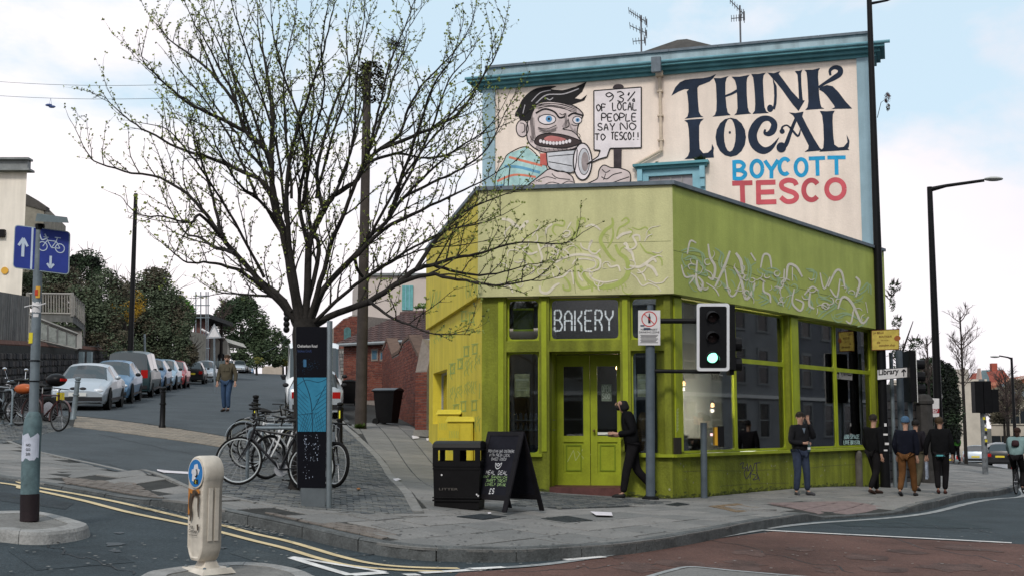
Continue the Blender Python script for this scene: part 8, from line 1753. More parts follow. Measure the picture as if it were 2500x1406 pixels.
# ================================================================ VEHICLES
carglass=mat('car_glass',(.03,.04,.045),.06,0,spec=.8); tyre=mat('tyre_rubber',(.015,.015,.015)); arch=mat('wheel_arch',(.008,.008,.008),.9,0); hub=mat('alloy_wheel',(.35,.36,.37),.35,.1,metal=.6); lampc=mat('lamp_clear',(.6,.62,.65),.15,.05,spec=.8); lampr=mat('lamp_red',(.35,.012,.01),.25,.05); trim=mat('black_trim',(.018,.018,.02),.6,.1); platew=mat('plate_white',(.6,.6,.58),.5,0); platey=mat('plate_yellow',(.7,.55,.05)); chr_=mat('chrome',(.6,.6,.62))
PROF={ # x from rear(0) to front(1): (x, belt z, top z, width factor at belt, top half-width factor, kind of segment following)
'saloon':(4.45,1.74,1.40,[(0,.62,.66,.86,.80,'b'),(.02,.86,.92,.95,.82,'b'),(.17,.93,.97,.98,.80,'r'),(.30,.95,1.36,1,.66,'c'),(.36,.95,1.40,1,.66,'p'),(.50,.93,1.41,1,.66,'c'),(.62,.92,1.34,1,.64,'w'),(.76,.88,.95,.99,.80,'b'),(.95,.70,.78,.93,.76,'b'),(1,.52,.58,.84,.72,'b')]),
'hatch':(3.85,1.66,1.46,[(0,.70,.80,.88,.78,'b'),(.02,.92,1.0,.96,.74,'r'),(.10,.95,1.40,.98,.64,'c'),(.30,.94,1.46,1,.66,'p'),(.36,.93,1.47,1,.66,'c'),(.56,.92,1.42,1,.64,'w'),(.74,.90,.98,.98,.78,'b'),(.95,.72,.82,.92,.74,'b'),(1,.50,.58,.84,.70,'b')]),
'mpv':(4.6,1.85,1.80,[(0,.75,.85,.92,.84,'b'),(.015,1.05,1.12,.98,.82,'r'),(.06,1.08,1.74,1,.74,'c'),(.3,1.06,1.80,1,.76,'p'),(.34,1.05,1.80,1,.76,'c'),(.62,1.02,1.76,1,.74,'w'),(.80,.98,1.08,.99,.8,'b'),(.96,.78,.9,.94,.78,'b'),(1,.55,.65,.86,.72,'b')]),
'van':(5.2,2.0,2.45,[(0,1.0,2.36,.96,.88,'s'),(.02,1.2,2.43,1,.90,'s'),(.45,1.2,2.45,1,.90,'s'),(.66,1.18,2.42,1,.88,'c'),(.78,1.16,2.25,1,.84,'w'),(.90,1.12,1.22,.98,.84,'b'),(.98,.85,.98,.95,.82,'b'),(1,.6,.7,.9,.8,'b')])}
def car(kind,lab,x,y,rz,col,cname,group='cars parked along the side street',rear=False,gf=None,yp=False):
    L,Wd,Hh,st=PROF[kind]; gf=gf or (lambda a,b_:g(a,b_)+.045); z0=gf(x,y); d=Vector((math.cos(rz),math.sin(rz))); sl=math.atan2(gf(x+d.x*1.3,y+d.y*1.3)-gf(x-d.x*1.3,y-d.y*1.3),2.6)
    t=T({'van':'parked_van'}.get(kind,'parked_car'),lab,'van' if kind=='van' else 'car',(x,y,z0),0,group); t.rotation_euler=(Matrix.Rotation(rz,3,'Z')@Matrix.Rotation(-sl,3,'Y')).to_euler()
    paint_=mat('car_paint_'+cname,col,.28,.05,1,spec=.6,metal=.3 if cname!='white' else 0); hw=Wd/2
    cab=[]; n=len(st)
    # interpolate stations
    S2=[]
    for i in range(n-1):
        a,b_=st[i],st[i+1]; k=3 if b_[0]-a[0]>.08 else 1
        for j in range(k): f=j/k; S2.append(tuple(a[q]+(b_[q]-a[q])*f for q in range(5))+(a[5],))
    S2.append(st[-1])
    rings=[]
    for (fx,zb,zt,wb,wt,kd_) in S2:
        X=(fx-.5)*L; zl=.30 if .04<fx<.96 else .36; w0=hw*wb*.96; cr=.04 if zt-zb>.3 else .025
        half=[(w0*.93,zl-.1),(w0,zl),(hw*wb,(zl+zb)/2+.02),(hw*wb*.99,zb-.05),(hw*wb*.95,zb),(hw*wt+ (hw*wb*.95-hw*wt)*.10,zt-.055),(hw*wt*.9,zt-.008),(hw*wt*.5,zt+cr*.7),(0,zt+cr)]
        rings.append([(X,-p[0],p[1]) for p in half]+[(X,p[0],p[1]) for p in reversed(half[:-1])])
    m=MB(); G={'w':MB(),'r':MB(),'s':MB()}; K=len(rings[0]); mid=K//2
    for i in range(len(rings)-1):
        k=S2[i][5]
        for j in range(K-1):
            q=[rings[i][j],rings[i][j+1],rings[i+1][j+1],rings[i+1][j]]; tgt=m
            side=(j==4 or j==K-6); top=(5<=j<=K-7)
            if k in 'cwr' and side and (k=='c' ): tgt=G['s']
            if k=='w' and top: tgt=G['w']
            if k=='r' and top: tgt=G['r']
            tgt.add(q,[(0,1,2,3)])
    for e,o in((0,1),(-1,-1)): m.add(rings[e],[tuple(range(K))[::o]])
    bm_=m.build('body',paint_,t,world=False,smooth=False)
    b=bmesh.new(); b.from_mesh(bm_.data); bmesh.ops.remove_doubles(b,verts=b.verts,dist=.001); b.to_mesh(b_m:=bm_.data); b.free(); bm_.data.shade_smooth(); bm_.data.set_sharp_from_angle(angle=R(38))
    G['w'].build('windscreen',carglass,t,world=False,fix=False); G['r'].build('rear_window',carglass,t,world=False,fix=False)
    G['s'].each('side_window',carglass,t,world=False,fix=False) if G['s'].v else None
    wr=.31 if kind!='van' else .34; xf,xr_=L*.31,-L*.30
    for xx in(xf,xr_):
        for s_ in(-1,1):
            m=MB(); m.lathe([(wr,-.1),(wr*.98,.09),(wr*.66,.1),(wr*.64,.06)],20,axis='y') if s_>0 else m.lathe([(wr,.1),(wr*.98,-.09),(wr*.66,-.1),(wr*.64,-.06)],20,axis='y'); o=m.build('wheel',tyre,t,world=False); o.location=(xx,s_*(hw-.11),wr)
            m=MB(); m.lathe([(wr*.63,s_*.05),(wr*.55,s_*.085),(wr*.15,s_*.07),(0,s_*.09)],12,axis='y'); m.build('wheel_trim',hub,o,world=False)
            m=MB(); m.lathe([(wr*1.18,-.012),(wr*1.18,.012)],20,axis='y'); o=m.build('wheel_arch',arch,t,world=False); o.location=(xx,s_*(hw*.985-.012),wr+.03)
    zf=st[-2][1]-.06; zr_=st[0][1]+.02; fx=L/2*.955
    for s_ in(-1,1):
        m=MB(); m.sphere((fx*.985+.02,s_*hw*.66,zf-.04),(.10,hw*.20,.075),10,6); m.build('headlight',lampc,t,world=False,smooth=True)
        m=MB(); zz=zr_+(.12 if kind in('mpv','van') else .06); m.boxm((-L/2-.005,s_*hw*.72-.13*hw,zz-.12),(-L/2+.12,s_*hw*.72+.15*hw,zz+(.2 if kind=='mpv' else .07))); m.build('tail_light',lampr,t,world=False)
        m=MB(); m.sphere((L*.5*.30 if kind!='van' else L*.3,s_*(hw+.08),st[-4][1]+.07),(.06,.1,.07),8,6); m.build('wing_mirror',paint_ if kind=='saloon' else trim,t,world=False,smooth=True)
    m=MB(); m.boxm((L/2*.93,-hw*.82,.30),(L/2+.035,hw*.82,.42)); m.build('front_bumper_strip',trim,t,world=False); m=MB(); m.boxm((-L/2-.035,-hw*.84,.34),(-L/2*.93,hw*.84,.48)); m.build('rear_bumper_strip',trim,t,world=False)
    if kind=='saloon':
        for s_ in(-1,1): m=MB(); m.sphere((L/2*.955+.03,s_*.14,.66),(.05,.11,.055),10,6); m.build('kidney_grille',trim,t,world=False,smooth=True)
    else: m=MB(); m.boxm((L/2*.96,-hw*.42,.50),(L/2+.012,hw*.42,.60)); m.build('grille',trim,t,world=False)
    m=MB(); m.boxm((L/2+.036,-.26,.44),(L/2+.045,.26,.55)); m.build('number_plate',platew,t,world=False)
    m=MB(); m.boxm((-L/2-.018,-.26,zr_-.1),(-L/2-.006,.26,zr_+.01)); m.build('number_plate',platey,t,world=False)
    m=MB(); m.boxm((-L*.3,-hw*1.003,.28),(L*.3,hw*1.003,.36)); m.build('sill_strip',trim,t,world=False)
    return t
SD=math.atan2(-1,.18)      # heading down the side street towards the camera
UP=SD+PI
def lx(D): return -13.2-.18*(D-37.5)
def park(kind,lab,D0,col,cname,rear=False,dx=0):
    L=PROF[kind][0]; Dm=D0+L/2; return car(kind,lab,lx(Dm)+dx,Dm,UP if rear else SD,col,cname)
park('saloon','silver saloon facing the camera, nearest car of the parked row at left',37.4,(.42,.46,.50),'silver')
park('hatch','small mid-blue hatchback right behind the silver saloon',43.2,(.10,.20,.32),'midblue')
park('mpv','tall dark green people carrier seen from the back in the parked row',48.6,(.02,.045,.05),'darkgreen',rear=True)
park('hatch','dark blue hatchback directly beyond the dark people carrier',54.8,(.05,.12,.22),'darkblue')
park('hatch','pale blue hatchback between the dark blue and the red cars',60.2,(.25,.36,.45),'paleblue')
park('hatch','red hatchback in the parked row',65.6,(.35,.03,.03),'red')
park('hatch','black hatchback seen from the back with yellow number plate, left of the walking man',80,(.012,.013,.015),'black',rear=True)
park('hatch','pale silver car just beyond the black hatchback',86.5,(.40,.44,.48),'silver',dx=.3)
park('hatch','silver car far up the hill, first right of the walking man',146,(.42,.46,.50),'silver',dx=.3)
park('hatch','dark car far up the hill, between a silver and a grey one',153,(.02,.025,.03),'nearblack',dx=.3)
park('hatch','grey car far up the hill, second from the end of the row',160,(.12,.13,.14),'grey',dx=.4)
park('hatch','last dark blue car at the top of the hill',167,(.05,.12,.22),'darkblue',dx=.6)
car('hatch','silver hatchback on the right side of the side street, mostly behind the map pillar',-6.15,38.5,UP,(.42,.46,.50),'silver')
car('van','tall white van parked on the right of the side street, beside the map pillar',-7.35,45.5,SD,(.7,.7,.7),'white')
car('hatch','dark car parked just beyond the white van',-8.9,53,SD,(.02,.025,.03),'nearblack')
mainh=math.atan2(1,.45)
car('saloon','silver saloon seen from the back on the main road, right of the green-jacketed walker',32.3,86,mainh,(.42,.45,.48),'silver','cars queuing on the main road',gf=lambda a,b_:g(a,b_)+.01)
car('hatch','black car seen from the back beside the rear-facing traffic light',30.4,77,mainh,(.012,.013,.015),'black','cars queuing on the main road',gf=lambda a,b_:g(a,b_)+.01)
car('mpv','grey people carrier on the far main road behind the green-jacketed walker',37.6,106,mainh,(.14,.17,.18),'greygreen','cars queuing on the main road',gf=lambda a,b_:g(a,b_)+.01)
# bus
bx,by=43.2,110; z0=g(bx,by); t=T('bus','white single-deck coach seen from the back with a glowing red display, far right','bus',(bx,by,z0),mainh-PI/2); bw=1.25
busw=mat('bus_white',(.6,.6,.62),.35,.08,1)
m=MB(); prof2=[(-bw,.35),(-bw,2.5),(-bw*.9,2.85),(-bw*.6,3.0),(bw*.6,3.0),(bw*.9,2.85),(bw,2.5),(bw,.35)]; m.prism([(x,0,z) for x,z in prof2],(0,10,0)); m.build('body',busw,t,world=False)
m=MB(); m.prism([(x,-.02,z) for x,z in ((-bw*.86,1.35),(-bw*.88,2.5),(-bw*.6,2.75),(bw*.6,2.75),(bw*.88,2.5),(bw*.86,1.35))],(0,.015,0)); m.build('rear_window',carglass,t,world=False)
m=MB(); m.boxm((-bw*.6,-.05,1.45),(bw*.6,-.021,1.8)); m.build('red_display',mat('display_red',(1,.12,.06),.5,0,emit=1.2),t,world=False)
for s_ in(-1,1):
    m=MB(); m.boxm((s_*bw*.8-.12,-.04,.7),(s_*bw*.8+.12,-.001,1.1)); m.build('tail_light',lampr,t,world=False); m=MB(); m.boxm((s_*(bw+.012)-.01,.6,1.3),(s_*(bw+.012)+.01,9.5,2.4)); m.build('side_windows',carglass,t,world=False)
    for yy in(2.2,7.8): m=MB(); m.lathe([(.48,-.12),(.48,.12)],18,(s_*(bw-.13),yy,.48),axis='x'); m.build('wheel',tyre,t,world=False)
m=MB(); m.boxm((-bw*.9,-.06,.35),(bw*.9,-.001,.62)); m.build('rear_bumper',trim,t,world=False)
# ================================================================ PEOPLE
PEND=[]
def skin_mesh(pts,edges,rad,sub=2):
    me=bpy.data.meshes.new('skin'); me.from_pydata(pts,edges,[]); o=bpy.data.objects.new('skin',me); COL.objects.link(o)
    md=o.modifiers.new('s','SKIN'); md.use_smooth_shade=True
    for i,r in enumerate(rad):
        v=me.skin_vertices[0].data[i]; v.radius=(r,r) if not hasattr(r,'__len__') else r; v.use_root=(i==0)
    o.modifiers.new('u','SUBSURF').levels=sub; o.modifiers['u'].render_levels=sub
    return o
def pend(name,chains,mm,parent,sub=2,join=None):   # chains: list of [(point,radius),...]; equal points are shared
    pts=[];rad=[];edges=[];idx={}
    for ch in chains:
        prev=None
        for p,r in ch:
            k=tuple(round(c,4) for c in p)
            if k not in idx: idx[k]=len(pts); pts.append(tuple(p)); rad.append(r)
            if prev is not None and prev!=idx[k]: edges.append((prev,idx[k]))
            prev=idx[k]
    o=skin_mesh(pts,edges,rad,sub); PEND.append((o,name,mm,parent,join))
def flush():
    bpy.context.view_layer.update(); dg=bpy.context.evaluated_depsgraph_get()
    for o,name,mm,parent,join in PEND:
        me=bpy.data.meshes.new_from_object(o.evaluated_get(dg)); me.materials.clear(); me.materials.append(mm); me.name=name
        if join:
            b=bmesh.new(); b.from_mesh(me); t2=bpy.data.meshes.new('j'); t2.from_pydata(join.v,[],join.f); b.from_mesh(t2); bmesh.ops.recalc_face_normals(b,faces=b.faces); b.to_mesh(me); b.free()
        me.shade_smooth(); n=bpy.data.objects.new(name,me); COL.objects.link(n); n.parent=parent
    for o,*_ in PEND: me=o.data; bpy.data.objects.remove(o); bpy.data.meshes.remove(me)
    PEND.clear()
V3=lambda *a:Vector(a)
def person(lab,p,rz,h,top,trs,shoe,pose={},hair=(.02,.015,.01),skin=(.38,.22,.16),hairk='short',topk='jacket',wt=1,extra=None,group=None):
    t=T('person',lab,'person',tuple(p),rz,group); k=h/1.78; sk=mat('skin_%d'%int(skin[0]*100),skin,.55,.08,12)
    J=dict(pel=V3(0,0,.94),chest=V3(0,.0,1.28),neck=V3(0,0,1.48),head=V3(0,.02,1.64),sl=V3(-.19,0,1.42),sr=V3(.19,0,1.42),el=V3(-.25,-.03,1.13),er=V3(.25,-.03,1.13),wl=V3(-.25,.06,.89),wr=V3(.25,.06,.89),
      hl=V3(-.095,0,.90),hr=V3(.095,0,.90),kl=V3(-.105,.02,.49),kr=V3(.105,.02,.49),al=V3(-.11,-.02,.09),ar=V3(.11,-.02,.09),tl=V3(-.125,.14,.03),tr=V3(.125,.14,.03),fl=V3(0,.2,-1),fr=V3(0,.2,-1))
    for q,v in pose.items(): J[q]=V3(*v)
    J={q:(v*k if q not in('fl','fr') else v.normalized()) for q,v in J.items()}
    c=lambda *a:[(J[n],r*k) for n,r in a]
    hd=J['head']; fw=V3(*pose.get('face',(0,1,0))).normalized(); rt_=fw.cross(V3(0,0,1)).normalized(); upv=V3(0,0,1)
    # body: one continuous skinned surface incl. head, face and five-fingered hands
    ch=[c(('pel',.08),('chest',.075),('neck',.05)),[(J['neck'],.052*k),(hd-upv*.055*k+fw*.012*k,.066*k),(hd+upv*.045*k-fw*.012*k,(.080*k))],
        c(('chest',.075),('sl',.045),('el',.032),('wl',.028)),c(('chest',.075),('sr',.045),('er',.032),('wr',.028)),c(('pel',.08),('hl',.06),('kl',.04),('al',.026),('tl',.02)),c(('pel',.08),('hr',.06),('kr',.04),('ar',.026),('tr',.02))]
    for s_,w_,f_ in((-1,'wl','fl'),(1,'wr','fr')):
        w0=J[w_]; fd=J[f_]; e=(w0-J['el' if s_<0 else 'er']).normalized(); sd=fd.cross(e).normalized() if fd.cross(e).length>.1 else perp(fd)[0]; pm=w0+fd*.075*k
        ch.append([(w0,.028*k),(w0+fd*.035*k,.026*k),(pm,.024*k)])
        for i,(off,ln) in enumerate(((-.030,.068),(-.010,.080),(.010,.074),(.028,.058))): a=pm+sd*off*k; ch.append([(pm,.024*k),(a+fd*.02*k,.0095*k),(a+fd*ln*.6*k,.009*k),(a+fd*ln*.95*k+V3(0,.018,0)*k,.0075*k)])
        ch.append([(w0+fd*.035*k,.026*k),(w0+fd*.055*k-sd*.036*k,.0105*k),(w0+fd*.095*k-sd*.045*k,.009*k)])
    jm=MB(); fc=hd+fw*.062*k
    jm.tube([fc+fw*.012*k+upv*.02*k,fc+fw*.034*k-upv*.018*k,fc+fw*.018*k-upv*.028*k],[.008*k,.014*k,.010*k],6); jm.tube([fc+fw*.013*k-upv*.052*k-rt_*.022*k,fc+fw*.018*k-upv*.052*k,fc+fw*.013*k-upv*.052*k+rt_*.022*k],.005*k,5)
    for s_ in(-1,1): jm.sphere(hd+rt_*.078*k*s_-upv*.005*k,(.012*k,.02*k,.03*k),8,6)
    pend('body',ch,sk,t,2,jm)
    for s_ in(-1,1): m=MB(); m.sphere(fc+fw*.006*k+rt_*.028*k*s_+upv*.012*k,.011*k,8,6); m.build('eye',mat('eye_dark',(.05,.04,.035),.3,0),t,world=False)
    hm_=mat('hair_%d_%d'%(int(hair[0]*999),int(hair[2]*999)),hair,.8,.25,30)
    if hairk in('short','long','messy'):
        m=MB(); n=12; c0=hd+upv*.035*k-fw*.018*k; vs=[]
        for i in range(9):
            th=PI/2-i*PI/2*1.25/8
            for j in range(n):
                a=2*PI*j/n; dirv=rt_*math.cos(a)*math.cos(th)+fw*math.sin(a)*math.cos(th)+upv*math.sin(th); lim=1.0
                if dirv.dot(fw)>.35 and dirv.z<.35: lim=.84
                vs.append(c0+dirv*(.098*k*lim)*(1.06 if hairk=='messy' and j%2 else 1))
        m.add(vs,[(i*n+j,i*n+(j+1)%n,(i+1)*n+(j+1)%n,(i+1)*n+j) for i in range(8) for j in range(n)]); m.build('hair',hm_,t,world=False,smooth=True)
        if hairk=='long': pend('hair_length',[[(hd-fw*.05*k,.085*k),(hd-fw*.075*k-upv*.12*k,.06*k),(hd-fw*.06*k-upv*.2*k,.03*k)]],hm_,t,1)
    if hairk=='beanie':
        m=MB(); m.lathe([(.094*k,0),(.103*k,.015*k),(.103*k,.05*k),(.09*k,.1*k),(.05*k,.14*k),(0,.15*k)],14,tuple(hd+upv*.0*k-fw*.01*k)); m.build('beanie',hm_,t,world=False,smooth=True)
    if hairk=='hood':
        pend('hood',[[(hd+upv*.05*k-fw*.03*k,.105*k),(hd-upv*.06*k-fw*.04*k,.095*k),(J['neck']-fw*.04*k,.10*k)]],hm_,t,2)
    if hairk in('beard',): pass
    tm=mat('cloth_'+top[0],top[1],.9,.25,7,.5,9,spec=.05); wv=wt
    torso=[(J['pel']+V3(0,0,-.10)*k,(.170*k*wv,.145*k)),(J['pel']+ (J['chest']-J['pel'])*.4,(.172*k*wv,.145*k)),(J['chest'],(.200*k*wv,.155*k)),(J['neck']-V3(0,0,.045)*k,(.095*k,.085*k))]
    pend(topk,[torso,[torso[2],(J['sl'],.092*k),(J['el'],.070*k),(J['wl']-(J['wl']-J['el'])*.08,.050*k)],[torso[2],(J['sr'],.092*k),(J['er'],.070*k),(J['wr']-(J['wr']-J['er'])*.08,.050*k)]],tm,t,2)
    trm=mat('cloth_'+trs[0],trs[1],.9,.25,7,.5,9,spec=.05); pl0=(J['pel']+V3(0,0,.02)*k,(.138*k,.108*k))
    pend('trousers',[[pl0,(J['hl'],.112*k),(J['kl'],.080*k),(J['al']+ (J['kl']-J['al'])*.02,.064*k)],[pl0,(J['hr'],.112*k),(J['kr'],.080*k),(J['ar']+(J['kr']-J['ar'])*.02,.064*k)]],trm,t,2)
    sm=mat('shoe_'+shoe[0],shoe[1],.6,.2,10)
    for a,b_ in(('al','tl'),('ar','tr')):
        d=(J[b_]-J[a]); hl_=J[a]-V3(d.x,d.y,0)*.35+V3(0,0,-.035)*k; pend('shoe',[[(hl_,.042*k),(J[a]+V3(0,0,-.03)*k+d*.2,.048*k),(J[b_]+V3(0,0,.005)*k,.038*k),(J[b_]+d*.25,.028*k)]],sm,t,1)
    if extra: extra(t,J,k,fw)
    return t
BLKJ=('black',(.008,.008,.009)); JEAN=('dark_jeans',(.02,.03,.05)); BSH=('black',(.01,.01,.01))
# man in black hood leaning forward at the bakery door, seen from his left side
def x1(t,J,k,fw):
    m=MB(); m.sphere(J['head']+fw*.045*k-V3(0,0,.075)*k,(.05*k,.045*k,.05*k),8,6); m.build('beard',mat('hair_14_10',(.014,.012,.010),.8,.2,30),t,world=False,smooth=True)
    m=MB(); c=(J['wl']+J['wr'])/2+V3(0,.13,.0)*k; m.box(tuple(c),(.05,.14,.02)); m.build('phone',mat('phone_grey',(.12,.13,.15),.4,.1),t,world=False)
person('man in black hooded coat leaning forward at the bakery door, holding something small',gH(1543,1216),R(88),1.86,BLKJ,('black_trousers',(.012,.011,.012)),BSH,
 dict(pel=(0,-.02,.95),chest=(0,.05,1.30),neck=(0,.11,1.51),head=(0,.18,1.66),sl=(-.18,.06,1.44),sr=(.18,.06,1.44),el=(-.22,-.02,1.15),er=(.21,-.02,1.15),wl=(-.08,.26,1.12),wr=(.08,.25,1.09),fl=(.3,1,.1),fr=(-.3,1,.05),hl=(-.095,-.02,.9),hr=(.095,-.02,.9),kl=(-.10,.10,.48),kr=(.1,-.09,.50),al=(-.1,.16,.09),ar=(.1,-.40,.16),tl=(-.1,.32,.035),tr=(.1,-.27,.04),face=(0,1,-.12)),hair=(.012,.011,.012),hairk='hood',extra=x1,wt=1.25)
def x2(t,J,k,fw):
    m=MB(); c=J['head']+V3(-.088,.02,-.02)*k; m.box(tuple(c),(.014,.05,.12)); m.build('phone',mat('phone_black',(.012,.012,.014),.3,0),t,world=False)
    m=MB(); c=J['wr']+V3(-.06,.07,-.0)*k; m.lathe([(.03*k,-.17*k),(.032*k,-.05*k),(.014*k,-.01*k),(.013*k,.03*k)],10,tuple(c)); b_=m.build('drink_bottle',mat('bottle_glass',(.04,.07,.07),.15,.1),t,world=False,smooth=True); m=MB(); m.lathe([(.033*k,-.13*k),(.033*k,-.08*k)],10,tuple(c)); m.build('bottle_label',signw,b_,world=False)
    m=MB(); m.poly([V3(-.045,.135,1.42)*k,V3(.045,.135,1.42)*k,V3(.0,.142,1.30)*k]); m.build('grey_shirt',mat('grey_shirt',(.13,.16,.2),.8,.1),t,world=False)
person('man in black jacket talking on a mobile phone, leaning by the last shop windows',gH(1957,1209),R(205),1.70,('black_wool',(.014,.014,.016)),('washed_jeans',(.035,.045,.075)),('trainer',(.05,.05,.055)),
 dict(el=(-.30,.10,1.20),wl=(-.12,.14,1.55),fl=(.15,-.05,1),er=(.27,.02,1.12),wr=(.03,.18,1.10),fr=(-1,.2,-.1),kl=(-.12,.04,.49),al=(-.16,.0,.09),tl=(-.2,.15,.03),kr=(.11,.03,.49),ar=(.12,-.02,.09),tr=(.18,.13,.03),face=(.35,1,0)),hair=(.02,.015,.012),hairk='short',extra=x2,wt=1.2)
person('man in long dark coat walking past the end of the green shop',gH(2137,1206),R(-62),1.69,BLKJ,('black_trousers',(.012,.011,.012)),('brown_shoe',(.03,.015,.01)),
 dict(kl=(-.1,.12,.5),al=(-.1,.14,.09),tl=(-.1,.29,.03),kr=(.1,-.04,.5),ar=(.1,-.25,.13),tr=(.1,-.12,.04),wl=(-.27,.16,.88),wr=(.28,-.06,.86),face=(-.2,1,.05)),hair=(.018,.013,.01),wt=1.35)
person('man in blue beanie, navy jacket and tan trousers walking away at right',gH(2216,1212),R(-35),1.64,('navy',(.009,.010,.017)),('tan_trousers',(.11,.05,.02)),('black_trainer',(.014,.014,.016)),
 dict(kl=(-.1,.0,.49),al=(-.1,-.22,.14),tl=(-.1,-.10,.035),kr=(.1,.14,.5),ar=(.1,.2,.09),tr=(.1,.35,.03),wl=(-.24,.14,.9),wr=(.24,-.02,.88)),hair=(.05,.10,.17),hairk='beanie',wt=1.28)
person('person in dark jacket half hidden behind the man in the blue beanie',gH(2240,1199),R(-45),1.62,('charcoal',(.018,.016,.02)),('khaki',(.09,.08,.055)),('white_soled',(.03,.03,.03)),
 dict(kl=(-.1,.12,.5),al=(-.1,.16,.09),tl=(-.1,.3,.03),kr=(.1,-.04,.49),ar=(.1,-.2,.12),tr=(.1,-.08,.04),face=(-.5,1,0)),hair=(.012,.01,.01),wt=1.05)
def x6(t,J,k,fw):
    m=MB(); m.lathe([(.155*k,0),(.16*k,.035*k)],14,tuple(J['pel']+V3(0,0,-.07)*k)); o=m.build('turquoise_shirt_hem',mat('turquoise_cloth',(.10,.36,.40),.8,.1),t,world=False)
    c=J['wl']+V3(0,.02,-.32)*k; m=MB(); m.prism([c+V3(-.02,-.12,-.2)*k,c+V3(-.02,.14,-.18)*k,c+V3(-.02,.10,.2)*k,c+V3(-.02,-.08,.2)*k],V3(.05,0,0)); m.build('carrier_bag',mat('printed_bag',(.22,.25,.31),.5,.6,14),t,world=False); m=MB(); m.tube([c+V3(0,.0,.2)*k,J['wl']+V3(0,.03,-.08)*k],.008,5); m.build('bag_handle',signw,t,world=False)
person('person in bulky black jacket with turquoise hem carrying a printed bag, walking away',gH(2300,1206),R(-25),1.66,BLKJ,('black_trousers',(.012,.011,.012)),('maroon_shoe',(.06,.018,.014)),
 dict(kl=(-.09,.03,.49),al=(-.07,-.1,.12),tl=(-.07,.03,.035),kr=(.09,.1,.5),ar=(.06,.08,.09),tr=(.06,.23,.03),wl=(-.33,.06,.86),el=(-.31,-.02,1.13),face=(.35,1,0)),hair=(.045,.028,.015),hairk='messy',wt=1.4,extra=x6)
def x7(t,J,k,fw):
    m=MB(); c=J['chest']+V3(.0,-.17,.0)*k; m.sphere(tuple(c),(.14*k,.09*k,.2*k),10,8); m.build('rucksack',mat('dark_bag',(.03,.03,.035),.8,.2),t,world=False,smooth=True)
person('distant walker in bright green jacket beside the stone pier',gp(2336,1131,f=H),R(20),1.72,('green_jacket',(.05,.17,.03)),('black_trousers',(.012,.011,.012)),BSH,
 dict(kl=(-.09,.1,.5),al=(-.09,.12,.09),tl=(-.09,.27,.03),kr=(.09,-.02,.49),ar=(.09,-.16,.11),tr=(.09,-.03,.035)),hairk='short',extra=x7)
def x9(t,J,k,fw):
    m=MB(); c=J['head']+fw*.045*k-V3(0,0,.07)*k; m.sphere(tuple(c),(.045*k,.035*k,.04*k),8,6); m.build('beard',mat('hair_40_20',(.06,.035,.02),.8,.2,30),t,world=False,smooth=True)
    for s_ in(-1,1): m=MB(); c=J['chest']+V3(.075*s_,.125,.02)*k; m.box(tuple(c),(.11*k,.025,.12*k)); m.build('chest_pocket',mat('cloth_olive',(.075,.065,.045)),t,world=False)
p9=gp(552,1004,f=lambda x,y:g(x,y)+.04)
person('bearded man in olive checked jacket and blue jeans walking down the side street',p9,R(168),1.80,('olive',(.075,.065,.045)),('blue_jeans',(.035,.06,.11)),('brown_boot',(.02,.013,.01)),
 dict(kl=(-.1,.1,.5),al=(-.1,.06,.09),tl=(-.11,.2,.03),kr=(.1,.0,.49),ar=(.1,-.08,.09),tr=(.12,.07,.03),el=(-.28,-.04,1.14),er=(.28,-.02,1.14),wl=(-.30,.05,.90),wr=(.27,.10,.90),face=(-.35,1,0)),hair=(.05,.032,.02),extra=x9,wt=1.1)
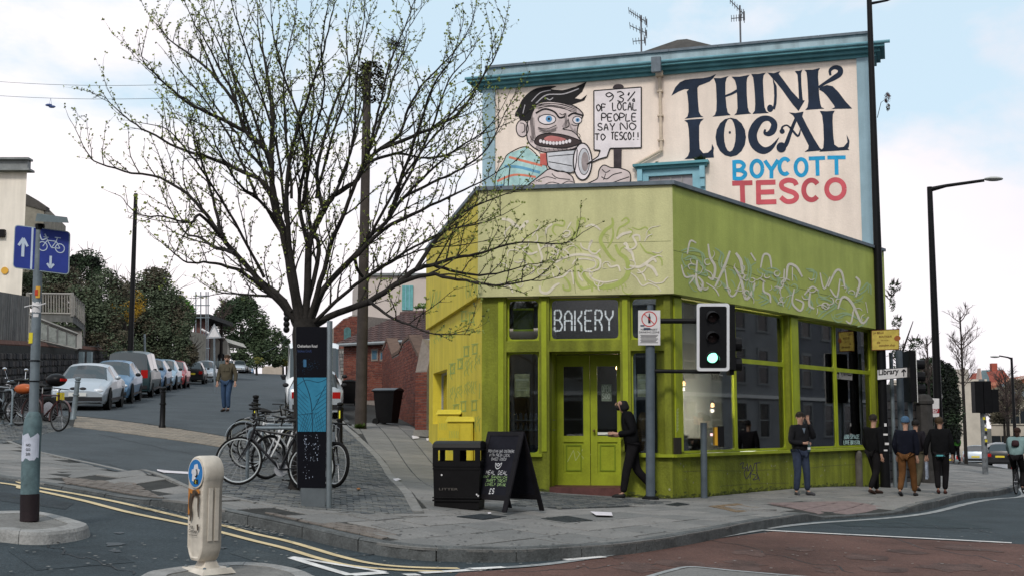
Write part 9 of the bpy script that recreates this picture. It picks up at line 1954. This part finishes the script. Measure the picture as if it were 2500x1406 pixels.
# cyclist at the right edge, seen from behind
pc=gp(2481,1207); cy=Vector((math.sin(R(33)),math.cos(R(33)),0)); 
Hs=H; H=lambda x,y:g(x,y)-.005
bk2=bike('black bicycle ridden by the person with the dark rucksack at the right edge',pc,pc+cy*1.0,bk_,dk,lean=0,grp=None)
H=Hs; bk2.pop('group',None) if 'group' in bk2.keys() else None
def x8(t,J,k,fw):
    pend('rucksack',[[(J['chest']+V3(0,-.16,.12)*k,(.10*k,.08*k)),(J['chest']+V3(0,-.19,-.08)*k,(.12*k,.10*k))]],mat('rucksack_maroon',(.035,.015,.018),.8,.2),t,2)
person('cyclist seen from behind in pale teal jacket with dark rucksack, cut by the right edge',pc+cy*.2+Vector((0,0,.02)),-R(33),1.76,('pale_teal',(.17,.25,.25)),('black_trousers',(.012,.011,.012)),BSH,
 dict(pel=(0,-.0,1.02),chest=(0,.16,1.34),neck=(0,.27,1.52),head=(0,.33,1.67),sl=(-.2,.24,1.46),sr=(.2,.24,1.46),el=(-.28,.42,1.22),er=(.28,.42,1.22),wl=(-.24,.62,1.0),wr=(.24,.62,1.0),fl=(.1,1,-.3),fr=(-.1,1,-.3),hl=(-.1,.0,.98),hr=(.1,.0,.98),kl=(-.11,.36,.66),kr=(.11,.30,.56),al=(-.1,.26,.30),ar=(.1,.14,.17),tl=(-.1,.40,.26),tr=(.1,.28,.12)),hair=(.03,.014,.010),hairk='long',extra=x8,wt=1.15)
flush()
# ================================================================ LITTER
papm=mat('litter_paper',(.62,.58,.6),.8,.08,10)
def litter(px,lab,m_=papm,lift=.03):
    q=KH(px); mb=MB(); n=len(q); rr=random.Random(int(px[0][0])); cz=[H(*p)+lift+rr.uniform(0,.012) for p in q]; lo=[(p[0],p[1],z) for p,z in zip(q,cz)]; c=sum((Vector(v) for v in lo),Vector())/n+Vector((0,0,.012)); mb.add(lo+[c],[(i,(i+1)%n,n) for i in range(n)]); tag(mb.build('paper_litter',m_,None,fix=False),lab,'litter')
litter([(1441,1254),(1493,1255),(1496,1265),(1455,1264)],'crumpled white sheet of paper lying on the paving in front of the bakery door')
litter([(958,1172),(972,1171),(980,1175),(966,1178)],'small white paper scrap on the flagstones right of the mountain bicycle')
litter([(383,1147),(400,1150),(466,1153),(466,1159),(400,1156),(384,1152)],'long white strip of paper lying on the tarmac patch',lift=.012)
litter([(1190,1257),(1198,1256),(1200,1260),(1192,1261)],'tiny white scrap on the dark cover by the chalkboard sign')
litter([(1005,1066),(1020,1064),(1024,1072),(1008,1074)],'white crumpled rubbish at the foot of the brick yard wall')
litter([(1040,1072),(1052,1071),(1054,1077),(1042,1078)],'second white scrap beside the stone steps')
litter([(870,1196),(878,1195),(880,1199),(872,1200)],'orange-brown dead leaf under the mountain bicycle wheel',mat('dead_leaf',(.25,.1,.03),.8,.2))
m=MB(); rr=random.Random(17)
for _ in range(520):
    t_=rr.random(); 
    if rr.random()<.5: px=rr.uniform(330,690); py=1228+(px-330)*.2+rr.uniform(0,14)
    else: px=rr.uniform(0,2500); py=rr.uniform(1290,1400)
    p=gp(px,py); s_=rr.uniform(.008,.024) if rr.random()<.7 else .02; a=rr.uniform(0,3); m.add([(p.x+s_*math.cos(a+q),p.y+s_*math.sin(a+q),g(p.x,p.y)+.022) for q in(0,1.6,3.1,4.7)],[(0,1,2,3)])
m.build('road_debris',mat('debris_pale',(.28,.27,.25),.9,.4,40),road,kind='stuff',fix=False)
